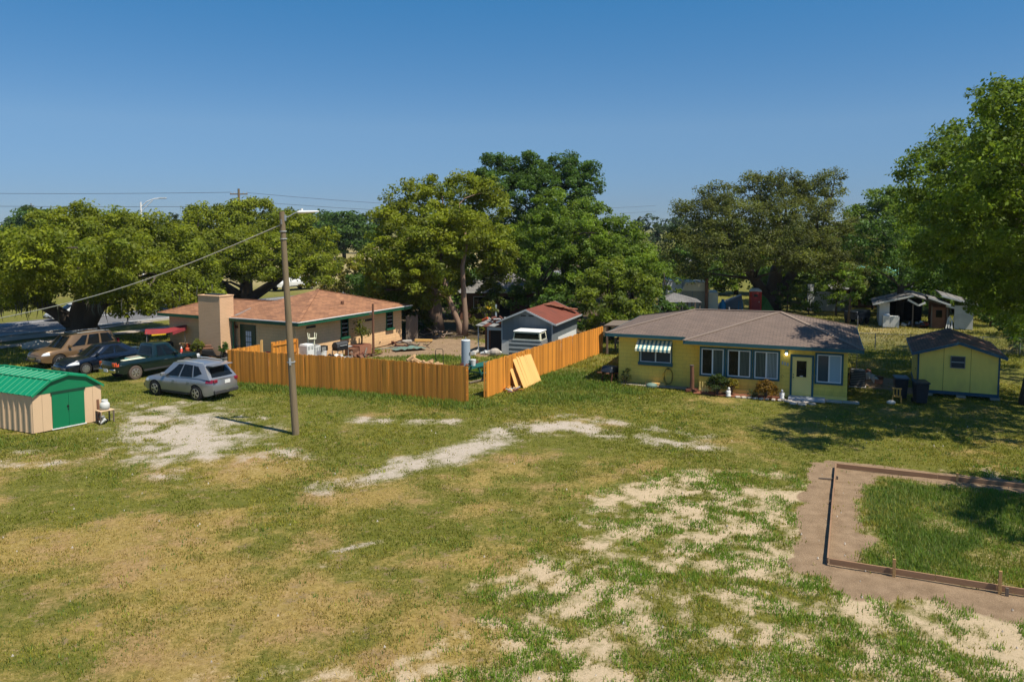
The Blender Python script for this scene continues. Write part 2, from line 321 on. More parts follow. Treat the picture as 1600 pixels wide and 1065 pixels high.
def tag(o, label=None, cat=None, group=None, kind=None):
    if label: o['label'] = label
    if cat: o['category'] = cat
    if group: o['group'] = group
    if kind: o['kind'] = kind
    return o
def thing(name, label, cat, loc=(0, 0, 0), deg=0.0, group=None):
    o = bpy.data.objects.new(name, None); COL.objects.link(o); o.empty_display_size = 0.3
    o.location = loc; o.rotation_euler = (0, 0, R(deg)); return tag(o, label, cat, group)
def inst(src, parent, loc, rot=(0, 0, 0), scale=None, name=None):
    o = src.copy(); COL.objects.link(o); o.parent = parent; o.location = loc; o.rotation_euler = rot
    if scale: o.scale = scale
    return o
def local(ox, oy, deg):
    a = R(deg); return lambda u, v, z=0.0: (ox + u * math.cos(a) - v * math.sin(a), oy + u * math.sin(a) + v * math.cos(a), z)

# ---------------------------------------------------------------- numpy noise
def _hash(ix, iy, seed):
    h = (ix.astype(np.int64) * 374761393 + iy.astype(np.int64) * 668265263 + seed * 1442695041) & 0x7fffffff
    h = ((h ^ (h >> 13)) * 1274126177) & 0x7fffffff
    return ((h ^ (h >> 16)) & 0xffff) / 65535.0
def vnoise(x, y, seed=0):
    ix, iy = np.floor(x), np.floor(y); fx, fy = x - ix, y - iy
    fx = fx * fx * (3 - 2 * fx); fy = fy * fy * (3 - 2 * fy)
    a = _hash(ix, iy, seed); b = _hash(ix + 1, iy, seed); c = _hash(ix, iy + 1, seed); d = _hash(ix + 1, iy + 1, seed)
    return (a * (1 - fx) + b * fx) * (1 - fy) + (c * (1 - fx) + d * fx) * fy
def fbm(x, y, size, octv=4, seed=0):
    t = np.zeros_like(x); amp = 1.0; tot = 0.0; f = 1.0 / size
    for k in range(octv):
        t += amp * vnoise(x * f + 17.3 * k, y * f - 9.1 * k, seed + k); tot += amp; amp *= 0.55; f *= 2.03
    return t / tot
def sstep(a, b, x):
    t = np.clip((x - a) / (b - a), 0, 1); return t * t * (3 - 2 * t)
def seg_dist(x, y, pts):
    best = np.full_like(x, 1e9)
    for (x0, y0), (x1, y1) in zip(pts[:-1], pts[1:]):
        dx, dy = x1 - x0, y1 - y0; t = np.clip(((x - x0) * dx + (y - y0) * dy) / (dx * dx + dy * dy), 0, 1)
        best = np.minimum(best, np.hypot(x - x0 - t * dx, y - y0 - t * dy))
    return best
def blob(x, y, cx, cy, rx, ry, deg=0.0):
    a = R(deg); dx, dy = x - cx, y - cy; p = dx * math.cos(a) + dy * math.sin(a); q = -dx * math.sin(a) + dy * math.cos(a)
    return np.exp(-((p / rx) ** 2 + (q / ry) ** 2))
# ---------------------------------------------------------------- the ground: one sheet to the horizon
TRACK = [(-6.0, 25.2), (-5.0, 25.9), (-3.7, 27.6), (-2.4, 28.6), (-1.0, 30.5), (0.3, 32.4), (1.9, 33.0), (4.0, 31.9), (6.3, 30.5), (7.6, 29.6)]
FENCE_A = [(-15.45, 42.45), (-7.0, 39.55), (-2.19, 37.42)]
FENCE_B = [(-1.27, 38.6), (6.12, 52.62)]
def slab_uv(x, y):
    c, s = math.cos(R(-23.5)), math.sin(R(-23.5)); dx, dy = x - 11.43, y - 27.23
    return dx * c + dy * s, -dx * s + dy * c
def house_uv(x, y):
    c, s = math.cos(R(-21.5)), math.sin(R(-21.5)); dx, dy = x - 16.21, y - 37.59
    return dx * c + dy * s, -dx * s + dy * c
def masks(x, y):
    big = fbm(x, y, 6.0, 4, 3); mid = fbm(x, y, 1.6, 4, 11); fine = fbm(x, y, 0.55, 3, 23)
    streak = fbm(x * 0.9 + y * 0.4, -x * 0.4 * 1.4 + y * 0.9 * 1.4, 3.0, 5, 31)
    w = 1.12 * blob(x, y, -14.1, 32.9, 5.4, 2.7, -50) + 0.5 * blob(x, y, -12.9, 30.4, 2.6, 2.0, -55)
    d = seg_dist(x, y, TRACK)
    tw = 0.62 + 0.45 * blob(x, y, 0.5, 32.4, 3.5, 3.0) + 0.3 * blob(x, y, -2.6, 28.2, 1.5, 1.5)
    w = np.maximum(w, 1.05 * np.exp(-(d / (tw * 1.15)) ** 2) * (0.72 + 0.42 * sstep(-7.5, -3, x)) * (1 - 0.38 * sstep(2.2, 5, x)))
    w = np.maximum(w, 0.8 * np.exp(-(seg_dist(x, y, [(-7.2, 34.2), (-5, 33.6), (-2.6, 33.8)]) / 0.5) ** 2))
    w = np.maximum(w, 0.8 * np.exp(-(seg_dist(x, y, [(-12.8, 34.8), (-11.0, 34.5)]) / 0.4) ** 2))
    w = np.maximum(w, 0.75 * np.exp(-(seg_dist(x, y, [(2.2, 35.0), (4.5, 33.6), (8.0, 31.5)]) / 0.55) ** 2))
    w = np.maximum(w, 0.62 * blob(x, y, -8.0, 29.0, 1.6, 0.6, -20)); w = np.maximum(w, 0.75 * blob(x, y, -19.2, 29.3, 1.4, 0.35, 0))
    w = np.maximum(w, 0.6 * blob(x, y, -17.2, 27.8, 2.2, 0.7, 10))
    w = np.maximum(w, 0.72 * blob(x, y, -7.3, 18.3, 0.6, 0.22, 30)); w = np.maximum(w, 0.60 * blob(x, y, -11.5, 26.0, 1.2, 0.4, -20))
    w = np.maximum(w, 0.55 * blob(x, y, -4.9, 19.3, 0.9, 0.13, -25)); w = np.maximum(w, 0.55 * blob(x, y, -4.2, 20.4, 0.9, 0.13, 32))
    white = w * 0.72 + sstep(0.04, 0.35, w) * (0.7 * (mid - 0.5) + 1.2 * (fine - 0.5) + 0.8 * (fbm(x * .6 + y, y * .7 - x * 1.6, 1.1, 3, 65) - 0.5))
    su, sv = slab_uv(x, y)
    # the thin sandy ground right of the worn line
    edge = np.interp(y, [8, 14, 17.5, 22.3, 25.5, 27.5, 29.5], [-2.4, -1.5, -0.6, 1.7, 3.6, 6.2, 11]); inside = sstep(-1.0, 1.6, x - edge) * sstep(28.0, 25.5, y)
    s = inside * 0.62 + 0.35 * blob(x, y, 2.4, 17.6, 1.3, 0.8, 20) + 0.32 * blob(x, y, 0.3, 18.6, 1.8, 0.7, 42) + 0.25 * blob(x, y, 4.0, 25.0, 1.6, 0.8, 20)
    s = s + 0.28 * blob(x, y, 9.5, 15.2, 2.6, 1.2, 10) * 1.0 + 0.2 * blob(x, y, 7.2, 25.2, 2.0, 1.0) - 0.28 * blob(x, y, 4.2, 20.3, 1.8, 1.3) - 0.22 * blob(x, y, 4.6, 16.6, 1.4, 1.0) - 0.22 * blob(x, y, 8.6, 25.4, 1.2, 1.2) - 0.2 * blob(x, y, 2.4, 21.6, 1.0, 0.8)
    s = s + 0.30 * blob(x, y, -3.3, 14.2, 3.2, 0.9, 5)
    sand = s + (0.5 * (mid - 0.52) + 0.9 * (fbm(x, y, 0.9, 3, 61) - 0.5) + 1.3 * (fine - 0.5) + 1.0 * (vnoise(x / 0.24, y / 0.24, 63) - 0.5)) * sstep(0.02, 0.2, s)
    dry = sstep(3.5, -2.0, x - np.interp(y, [14, 20, 26, 30], [1.0, 1.2, 0.5, -3])) * sstep(29.5, 24.0, y + 0.12 * x) * 0.54
    dry = dry + 0.5 * blob(x, y, 1.5, 26.8, 3.5, 1.6, -10) + 0.40 * blob(x, y, -9.5, 27.5, 4.0, 1.2, -15) - 0.55 * blob(x, y, -3.0, 21.2, 2.6, 1.5, 10) - 0.35 * blob(x, y, -9.0, 23.8, 2.0, 0.7, 10) - 0.5 * blob(x, y, -14.0, 24.5, 4.0, 2.2, 0) - 0.35 * blob(x, y, -1.5, 24.0, 2.0, 1.2, 0) - 0.35 * blob(x, y, -11.0, 14.6, 2.0, 1.2, 0)
    dry = dry + 1.5 * (streak - 0.5) + 1.0 * (mid - 0.5) + 0.5 * (fine - 0.5)
    # dug earth round the form boards, the worn back yard, leaf litter under the trees
    dirt = np.maximum(sstep(-1.05, -0.75, su + 0.9 * (mid - 0.5) + 0.5 * (fine - 0.5)) * sstep(1.15, 0.75, su + 1.7 * (mid - 0.5) + 0.6 * (fine - 0.5)) * sstep(-9.6, -9.2, sv) * sstep(0.6, 0.3, sv),
                      sstep(-10.3, -9.7, sv + 1.5 * (mid - 0.5) + 0.6 * (fine - 0.5)) * sstep(-8.3, -8.75, sv - 0.3 * (mid - 0.5)) * sstep(-0.2, 0.3, su))
    dirt = np.maximum(dirt, sstep(-0.6, -0.3, sv + 0.5 * (mid - 0.5)) * sstep(1.05, 0.6, sv + 0.6 * (mid - 0.5)) * sstep(-0.6, -0.2, su))
    yard = blob(x, y, -4.0, 55.0, 5.2, 4.4, -20) + blob(x, y, -9.0, 57.5, 3.0, 2.5) + 0.75 * blob(x, y, -8.2, 51.6, 3.4, 1.0, 30) + 0.6 * blob(x, y, -12, 49.5, 1.5, 1.5)
    yard = sstep(0.42, 0.62, yard + 0.55 * (mid - 0.5)); dirt = np.maximum(dirt, yard)
    hu, hv = house_uv(x, y)
    dirt = np.maximum(dirt, sstep(0.35, 0.6, blob(x, y, 19.5, 41.5, 3.0, 4.0) * 0.6 + 0.9 * (mid - 0.42)) * 0.8 * sstep(36, 38, y) * sstep(15, 17, x))
    litter = sstep(56, 61, y) * sstep(-14, -10, x) * sstep(20, 12, x)
    grassy = sstep(76, 72, y)
    lush = np.exp(-(seg_dist(x, y, FENCE_A) / 1.7) ** 2) * sstep(-17, -14, x)
    lush = np.maximum(lush, 0.95 * blob(x, y, 3.3, 43.0, 3.4, 4.0, 60)); lush = np.maximum(lush, 0.85 * blob(x, y, 2.2, 38.6, 3.6, 1.6, 0)); lush = np.maximum(lush, 0.9 * blob(x, y, 6.3, 40.2, 1.8, 1.2, 0))
    lush = np.maximum(lush, 0.75 * blob(x, y, -2.0, 45.5, 4.2, 2.4)); lush = np.maximum(lush, 0.8 * blob(x, y, -5.0, 50.3, 3.5, 1.4, -10))
    lush = np.maximum(lush, 0.7 * blob(x, y, -20.5, 30.2, 2.6, 1.0, 0)); lush = np.maximum(lush, 0.5 * blob(x, y, -15, 38.6, 5, 1.5, -20))
    slabin = (0.25 + 0.75 * sstep(0.36, 0.55, fbm(x, y, 1.1, 3, 171))) * sstep(0.75, 1.35, su + 1.2 * (mid - 0.5)) * sstep(-8.5, -7.9, sv + 0.6 * (mid - 0.5)) * sstep(-0.6, -1.1, sv + 0.6 * (mid - 0.5)) * sstep(9, 8, su)
    field = 0.75 * blob(x, y, 28, 63, 7, 7) * sstep(54, 57, y) + sstep(100, 110, y) * sstep(-95, -80, x) * sstep(5, -5, x)
    inslab = (su > 0.02) & (sv < -0.02) & (sv > -8.62)
    sand = np.where(inslab, 0.35 * (1 - slabin) + 0.5 * (mid - 0.5), sand); dry = np.where(inslab, 0.12 + 0.8 * (streak - 0.5), dry)
    white = np.where(inslab, 0, white)
    g = lambda a: np.clip(a, 0, 1)
    return dict(white=g(white), sand=g(sand), dry=g(dry), dirt=g(dirt), lush=g(np.maximum(lush, slabin)), slab=g(slabin), litter=g(litter), field=g(field), big=big, mid=mid, fine=fine)
def axis(fine0, fine1, step, far0, far1):
    a = list(np.arange(fine0, fine1 + 1e-6, step)); d = step
    while a[-1] < far1: d *= 1.22; a.append(a[-1] + d)
    d = step; b = [fine0]
    while b[-1] > far0: d *= 1.22; b.append(b[-1] - d)
    return np.array(b[:0:-1] + a)
gx = axis(-23, 26, 0.16, -1500, 1500); gy = axis(11.5, 47, 0.16, -200, 2200)
GX, GY = np.meshgrid(gx, gy); mk = masks(GX.ravel(), GY.ravel())
fx, fy = GX.ravel(), GY.ravel()
gz = (0.05 * (mk['mid'] - 0.5) + 0.03 * (mk['fine'] - 0.5) + 0.08 * (mk['big'] - 0.5)) * sstep(70, 50, fy) * (1 - 0.0 * fx)
gz = gz - 0.04
me = bpy.data.meshes.new('ground'); nx, ny = len(gx), len(gy)
idx = np.arange(nx * ny).reshape(ny, nx); q = np.stack([idx[:-1, :-1], idx[:-1, 1:], idx[1:, 1:], idx[1:, :-1]], -1).reshape(-1, 4)
me.vertices.add(nx * ny); me.vertices.foreach_set('co', np.stack([fx, fy, gz], 1).astype(np.float32).ravel())
me.loops.add(q.size); me.loops.foreach_set('vertex_index', q.astype(np.int32).ravel())
me.polygons.add(len(q)); me.polygons.foreach_set('loop_start', np.arange(0, q.size, 4, dtype=np.int32)); me.update(calc_edges=True)
me.polygons.foreach_set('use_smooth', np.ones(len(q), bool))
for nm, keys in (('soil', ('white', 'sand', 'dry', 'dirt')), ('cover', ('lush', 'litter', 'field', 'slab'))):
    at = me.attributes.new(nm, 'FLOAT_COLOR', 'POINT'); at.data.foreach_set('color', np.stack([mk[k] for k in keys], 1).astype(np.float32).ravel())
def ground_mat():
    m, N, L, P = new_mat('lawn soil and sand')
    geo = N.new('ShaderNodeNewGeometry')
    def noise(sc, det=5, ro=0.6):
        n = N.new('ShaderNodeTexNoise'); n.inputs['Scale'].default_value = sc; n.inputs['Detail'].default_value = det; n.inputs['Roughness'].default_value = ro
        L.new(geo.outputs['Position'], n.inputs['Vector']); return n.outputs['Fac']
    def attr(nm):
        a = N.new('ShaderNodeAttribute'); a.attribute_name = nm; s = N.new('ShaderNodeSeparateColor'); L.new(a.outputs['Color'], s.inputs[0]); return s.outputs[0], s.outputs[1], s.outputs[2], a.outputs['Alpha']
    white, sand, dry, dirt = attr('soil'); lush, litter, field, slab = attr('cover')
    nf, nm_, nl = noise(9.0, 6, 0.75), noise(2.2, 5), noise(0.35, 4); nv = noise(38.0, 4, 0.8)
    def madd(a, b, k, off):
        x = N.new('ShaderNodeMath'); x.operation = 'MULTIPLY_ADD'; L.new(b, x.inputs[0]); x.inputs[1].default_value = k; x.inputs[2].default_value = off
        y = N.new('ShaderNodeMath'); y.operation = 'ADD'; L.new(a, y.inputs[0]); L.new(x.outputs[0], y.inputs[1]); return y.outputs[0]
    def rng_(a, lo, hi):
        r = N.new('ShaderNodeMapRange'); r.inputs[1].default_value = lo; r.inputs[2].default_value = hi; r.interpolation_type = 'SMOOTHSTEP'; L.new(a, r.inputs[0]); return r.outputs[0]
    def mixc(f, a, b):
        x = N.new('ShaderNodeMix'); x.data_type = 'RGBA'; L.new(f, x.inputs[0])
        for k, c in ((6, a), (7, b)):
            if isinstance(c, tuple): x.inputs[k].default_value = (*c, 1)
            else: L.new(c, x.inputs[k])
        return x.outputs[2]
    green = mixc(rng_(nm_, 0.3, 0.7), (0.122, 0.130, 0.017), (0.225, 0.205, 0.036))
    green = mixc(rng_(nf, 0.35, 0.7), (0.108, 0.112, 0.020), green)
    brown = mixc(rng_(nf, 0.3, 0.7), (0.21, 0.150, 0.042), (0.38, 0.275, 0.088))
    brown = mixc(rng_(noise(0.55, 4), 0.45, 0.65), brown, mixc(rng_(nf, 0.3, 0.7), (0.23, 0.148, 0.06), (0.40, 0.265, 0.115)))
    c = mixc(rng_(madd(madd(dry, nf, 0.9, -0.45), nm_, 0.5, -0.25), 0.12, 0.75), green, brown)
    c = mixc(rng_(madd(noise(1.5, 5, 0.7), nf, 0.6, -0.3), 0.56, 0.72), c, mixc(nv, (0.15, 0.105, 0.055), (0.30, 0.22, 0.12)))
    c = mixc(rng_(lush, 0.2, 0.9), c, mixc(rng_(nf, 0.3, 0.7), (0.045, 0.07, 0.014), (0.10, 0.125, 0.028)))
    c = mixc(rng_(madd(madd(sand, nf, 1.6, -0.8), nv, 0.7, -0.35), 0.12, 1.05), c, mixc(nv, (0.36, 0.27, 0.165), (0.66, 0.52, 0.345)))
    c = mixc(rng_(madd(madd(madd(white, nf, 1.5, -0.75), nm_, 0.7, -0.35), nv, 0.8, -0.4), 0.12, 1.08), c, mixc(nv, (0.28, 0.22, 0.165), (0.64, 0.56, 0.465)))
    c = mixc(rng_(litter, 0.2, 0.8), c, mixc(nf, (0.05, 0.04, 0.022), (0.13, 0.09, 0.05)))
    c = mixc(rng_(madd(dirt, nf, 0.5, -0.25), 0.3, 0.65), c, mixc(rng_(madd(nv, nm_, 0.6, -0.3), 0.2, 0.8), (0.17, 0.112, 0.066), (0.36, 0.255, 0.16)))
    c = mixc(field, c, mixc(nl, (0.33, 0.26, 0.12), (0.24, 0.21, 0.09)))
    L.new(c, P.inputs['Base Color']); P.inputs['Roughness'].default_value = 0.95; P.inputs['Specular IOR Level'].default_value = 0.15
    b = N.new('ShaderNodeBump'); b.inputs['Strength'].default_value = 0.7; b.inputs['Distance'].default_value = 0.05
    ad = N.new('ShaderNodeMath'); ad.operation = 'ADD'; L.new(nf, ad.inputs[0]); L.new(nv, ad.inputs[1])
    L.new(ad.outputs[0], b.inputs['Height']); L.new(b.outputs['Normal'], P.inputs['Normal'])
    return m
me.materials.append(ground_mat())
ground = bpy.data.objects.new('ground', me); COL.objects.link(ground); tag(ground, 'patchy lawn of green and dry grass with bare sand', kind='structure')

def strip(name, pts_l, pts_r, z, m, label):
    b = MB(); v = [(*p, z) for p in pts_l] + [(*p, z) for p in pts_r]; n = len(pts_l)
    b.mesh(v, [(i, i + 1, i + 1 + n, i + n) for i in range(n - 1)])
    return tag(b.build(name, m), label, kind='structure')
RD = (math.cos(R(56.5)), math.sin(R(56.5))); RN = (-RD[1], RD[0])
def along(p0, off, t): return (p0[0] + RD[0] * t + RN[0] * off, p0[1] + RD[1] * t + RN[1] * off)
P0 = (-38.97, 59.44); ts = [-60, -20, 0, 20, 40, 80, 160, 300]
strip('road', [along(P0, 0, t) for t in ts], [along(P0, 9.5, t) for t in ts], 0.0, M['asphalt'], 'grey asphalt street behind the oaks')
for k, off in enumerate((1.35, 7.9)):
    strip('road_line', [along(P0, off, t) for t in ts], [along(P0, off + 0.22, t) for t in ts], 0.006, M['line_white'], 'white edge line painted along the street')
kb = MB()
for a, b2 in zip(ts[:-1], ts[1:]): kb.beam((*along(P0, -0.1, a), 0.03), (*along(P0, -0.1, b2), 0.03), 0.2, 0.18)
tag(kb.build('kerb', M['concrete']), 'concrete kerb along the near side of the street', kind='structure')
strip('road_shoulder', [along(P0, -2.6 if t < 8 else -0.9, t) for t in (-60, -20, 0, 3, 9, 12)], [along(P0, -0.22, t) for t in (-60, -20, 0, 3, 9, 12)], 0.006, M['drive'], 'pale sandy shoulder between street and verge')
strip('pavement', [along(P0, -6.0, t) for t in (-60, -20, 0, 7, 14, 30)], [along(P0, -4.5, t) for t in (-60, -20, 0, 7, 14, 30)], 0.012, M['drive'], 'narrow pale concrete pavement between the oaks and cars')

# ---------------------------------------------------------------- grass
def tri_mesh(name, V, C, m, quads=False):
    """V (n,3or4,3) faces with own corners, C (n,3) colour per face"""
    n, k, _ = V.shape; me = bpy.data.meshes.new(name)
    me.vertices.add(n * k); me.vertices.foreach_set('co', V.astype(np.float32).ravel())
    me.loops.add(n * k); me.loops.foreach_set('vertex_index', np.arange(n * k, dtype=np.int32))
    me.polygons.add(n); me.polygons.foreach_set('loop_start', np.arange(0, n * k, k, dtype=np.int32)); me.update(calc_edges=True)
    at = me.attributes.new('tint', 'FLOAT_COLOR', 'POINT')
    at.data.foreach_set('color', np.repeat(np.concatenate([C, np.ones((n, 1))], 1), k, 0).astype(np.float32).ravel())
    me.materials.append(m); o = bpy.data.objects.new(name, me); COL.objects.link(o); return o
def grass_field(name, label, x0, x1, y0, y1, n, sel, hfun, blades, cols, seed):
    r = np.random.default_rng(seed)
    y = y0 + (y1 - y0) * r.random(n) ** 1.35; x = r.uniform(x0, x1, n)
    k = np.abs(x) < 0.70 * y + 1.0; x, y = x[k], y[k]
    mk = masks(x, y); keep = r.random(len(x)) < sel(x, y, mk)
    x, y = x[keep], y[keep]; mk = {a: b[keep] for a, b in mk.items()}
    h = hfun(x, y, mk) * r.uniform(0.6, 1.3, len(x)); N = len(x)
    ang = r.uniform(0, 2 * np.pi, (N, blades)); lean = r.uniform(0.15, 1.0, (N, blades)); hh = h[:, None] * r.uniform(0.5, 1.15, (N, blades))
    wdt = (0.0035 + 0.00048 * y)[:, None] * r.uniform(0.7, 1.4, (N, blades)); sp = (0.05 + 0.5 * h)[:, None]
    bx = x[:, None] + r.normal(0, 1, (N, blades)) * sp; by = y[:, None] + r.normal(0, 1, (N, blades)) * sp
    dx, dy = np.cos(ang), np.sin(ang)
    z0 = -0.05; tip = np.stack([bx + dx * lean * hh, by + dy * lean * hh, z0 + 0.03 + hh * np.sqrt(np.clip(1.15 - 0.7 * lean ** 2, 0.2, 1))], -1)
    a = np.stack([bx - dy * wdt, by + dx * wdt, np.full_like(bx, z0)], -1); b = np.stack([bx + dy * wdt, by - dx * wdt, np.full_like(bx, z0)], -1)
    V = np.stack([a, b, tip], 2).reshape(-1, 3, 3)
    C = cols(x, y, mk, r)[:, None, :] * r.uniform(0.84, 1.18, (N, blades, 1)); C = C.reshape(-1, 3)
    return tag(tri_mesh(name, V, C, M['grass']), label, kind='stuff')
GREEN = np.array([0.162, 0.176, 0.018]); LUSH = np.array([0.082, 0.152, 0.014]); YEL = np.array([0.27, 0.25, 0.028]); DRY = np.array([0.40, 0.29, 0.085])
def gcol(x, y, mk, r):
    n = len(x); t = np.clip(mk['dry'] * 1.1 + r.normal(0, 0.14, n) - 0.10, 0, 1)[:, None]
    yel = sstep(0.45, 0.75, fbm(x, y, 2.5, 3, 51) + r.normal(0, 0.12, n))[:, None]
    g = GREEN * (1 - yel) + YEL * yel; g = g * (1 - t) + DRY * t; l = np.clip(mk['lush'] * 1.1 - 0.1 + r.normal(0, 0.12, n), 0, 1)[:, None] * (1 - 0.8 * yel)
    return g * (1 - l) + LUSH * l
def gsel(x, y, mk):
    bare = 0.88 * sstep(0.25, 0.85, mk['white']); sd = sstep(0.28, 0.75, mk['sand']); dt = sstep(0.3, 0.6, mk['dirt'])
    thin = 1 - 0.55 * sstep(0.54, 0.66, fbm(x, y, 1.4, 3, 301)) * (1 - mk['lush'])
    return np.clip(thin * (1 - bare) * (1 - 0.88 * sd) * (1 - 0.985 * dt) * (1 - 0.4 * mk['dry']) * (1 - mk['litter']), 0, 1)
def gh(x, y, mk): return 0.038 + 0.012 * (mk['mid']) + 0.15 * mk['lush'] ** 1.5 * (0.35 + 0.9 * fbm(x, y, 0.9, 3, 77)) + 0.02 * mk['slab'] + 0.05 * sstep(0.15, 0.3, mk['sand']) * sstep(0.5, 0.3, mk['sand'])
grass_field('grass', 'short patchy lawn grass, green to straw coloured', -27, 27, 12.8, 47, 152000, gsel, gh, 4, gcol, 5)
def tsel(x, y, mk): return gsel(x, y, mk) * np.clip(sstep(0.35, 0.8, mk['lush']) * 1.0 + 0.10, 0, 1) * sstep(0.35, 0.6, mk['mid'] + 0.25 * mk['lush'])
def th(x, y, mk): return 0.07 + 0.14 * mk['lush'] - 0.05 * mk['slab']
def tcol(x, y, mk, r):
    yel = np.clip(sstep(0.42, 0.68, fbm(x, y, 1.2, 3, 91) + 0.14 * mk['slab'] * sstep(17.5, 13.0, x) + r.normal(0, 0.1, len(x))), 0, 1)[:, None]; return LUSH * 1.05 * (1 - yel) + np.array([0.15, 0.19, 0.03]) * yel
grass_field('tall_grass', 'tall dark green grass by the cedar fence and inside the form boards', -25, 26, 13, 58, 66000, tsel, th, 7, tcol, 6)
def csel(x, y, mk):  # green tussocks standing in the bare sand
    return sstep(0.48, 0.60, fbm(x, y, 0.55, 3, 131)) * sstep(0.2, 0.5, mk['sand'] + 0.25) * (1 - sstep(0.3, 0.6, mk['dirt'])) * sstep(29, 26, y) * sstep(-4, 0, x)
grass_field('grass', 'dark green grass tussocks dotted over the bare sand', -5, 22, 12.8, 29, 52000, csel, lambda x, y, mk: 0.055 + 0.045 * mk['mid'], 7, lambda x, y, mk, r: LUSH * 1.25 * r.uniform(0.85, 1.35, (len(x), 1)) + np.array([0.07, 0.05, 0.005]) * r.random((len(x), 1)) ** 1.5, 8)
grass_field('grass', 'rough grass of the back yards and verges, green to straw coloured', -46, 46, 47, 74, 42000, lambda x, y, mk: gsel(x, y, mk) * 0.9 * (((x - P0[0]) * RN[0] + (y - P0[1]) * RN[1]) < -6.15), lambda x, y, mk: 0.10 + 0.10 * mk['mid'], 4, lambda x, y, mk, r: gcol(x, y, mk, r) * (1 - 0.6 * mk['field'][:, None]) + 0.6 * mk['field'][:, None] * np.array([0.34, 0.27, 0.07]), 9)
# broad leaved weeds flat on the lawn, in drifts
def wsel(x, y, mk): return gsel(x, y, mk) * sstep(0.52, 0.66, fbm(x, y, 2.2, 4, 201)) * (0.35 + 0.65 * (1 - mk['dry']))
grass_field('weeds', 'low yellowish green weeds growing in drifts through the lawn', -25, 25, 13, 42, 30000, wsel, lambda x, y, mk: 0.05 + 0.06 * mk['mid'], 6, lambda x, y, mk, r: np.where((r.random(len(x)) < 0.45)[:, None], np.array([[0.26, 0.28, 0.03]]), np.array([[0.10, 0.17, 0.025]])), 14)
# loose stones and chips of lime rock on the bare ground
r_ = np.random.default_rng(3); sx = r_.uniform(-20, 20, 9000); sy = 13 + 26 * r_.random(9000) ** 1.3; ms = masks(sx, sy)
k = (r_.random(9000) < 0.02 + 0.5 * sstep(0.4, 0.8, ms['white']) + 0.06 * sstep(0.3, 0.6, ms['sand']) + 0.05 * ms['dirt']) & (np.abs(sx) < 0.7 * sy)
sx, sy = sx[k], sy[k]; s = r_.uniform(0.012, 0.04, len(sx))
V = []
for a, b in ((0, 2.1), (2.1, 4.2), (4.2, 6.28)):
    V.append(np.stack([np.stack([sx + s * np.cos(a), sy + s * np.sin(a), 0 * s - 0.04], -1), np.stack([sx + s * np.cos(b), sy + s * np.sin(b), 0 * s - 0.04], -1), np.stack([sx, sy, s * 1.1 - 0.02], -1)], 1))
V = np.concatenate(V); C = np.repeat(np.array([[0.62, 0.57, 0.5]]), len(V), 0) * r_.uniform(0.7, 1.1, (len(V), 1))
pb = tri_mesh('gravel', V, C, M['grass']); tag(pb, 'scattered pale lime rock chips on the bare ground', kind='stuff')
# ---------------------------------------------------------------- trees
def unit(v): return v / np.maximum(np.linalg.norm(v, axis=-1, keepdims=True), 1e-6)
def leaf_mesh(lobes, dens, per, leaf, cr, base, seed, flat=0.62, under=0.0, spread=0.30, aspect=0.55, shell=0.5, warm=0.35):
    """leaf sized faces in clumps through the lobes' volume -> (V, C, clump centres)"""
    r = np.random.default_rng(seed); ctr = []; out = []
    for (x, y, z, rx, ry, rz) in lobes:
        n = max(6, int(dens * (rx * ry + rx * rz + ry * rz) / 3 * 4))
        d = unit(r.normal(0, 1, (n, 3))); d[:, 2] = np.where(d[:, 2] < -0.75 + under, -d[:, 2] * 0.8, d[:, 2]); d = unit(d)
        rad = np.where(r.random(n) < 0.8, r.uniform(shell + 0.22, 1.03, n), r.uniform(0.25, shell + 0.22, n))
        c = np.array([x, y, z]) + d * rad[:, None] * np.array([rx, ry, rz]) ; ctr.append(c); out.append(d)
    c = np.concatenate(ctr); d = np.concatenate(out); k = c[:, 2] > 0.3; c, d = c[k], d[k]; n = len(c); per = int(per * 1.4); leaf = leaf * 0.79
    size = cr * r.uniform(0.55, 1.25, n); m = per
    p = r.normal(0, 1, (n, m, 3)); p = p / np.maximum(np.linalg.norm(p, axis=-1, keepdims=True), 1e-6) * (r.random((n, m, 1)) ** 0.45)
    p[..., 2] *= flat; P = c[:, None] + p * size[:, None, None]
    nrm = unit(r.normal(0, 1, (n, m, 3)) * 0.75 + p * 0.7 + d[:, None] * 0.35 + np.array([0, 0, 0.65]))
    t = unit(np.cross(nrm, r.normal(0, 1, (n, m, 3)))); b = np.cross(nrm, t); s = leaf * r.uniform(0.6, 1.35, (n, m, 1))
    V = np.stack([P - t * s, P - b * s * aspect + nrm * s * 0.12, P + t * s, P + b * s * aspect + nrm * s * 0.12], 2).reshape(-1, 4, 3)
    base = np.array(base); warmc = base * np.array([1.55, 1.38, 0.85])
    w = np.clip(r.normal(warm, 0.3, (n, 1, 1)), 0, 1); col = base * (1 - w) + warmc * w
    col = col * r.uniform(1 - spread, 1 + spread, (n, 1, 1)) * r.uniform(0.72, 1.3, (n, m, 1))
    return V, col.reshape(-1, 3), c
def limb(mb, a, b, r0, r1, r, n=7, wob=0.12, steps=5):
    a, b = np.array(a, float), np.array(b, float); L = np.linalg.norm(b - a); pts = []
    off = r.normal(0, min(wob * L, 0.45), 3)
    for i in range(steps + 1):
        t = i / steps; pts.append(a + (b - a) * t + off * math.sin(math.pi * t) + (0, 0, min(0.10 * L, 0.35) * math.sin(math.pi * t)))
    mb.tube(pts, [r0 + (r1 - r0) * i / steps for i in range(steps + 1)], n)
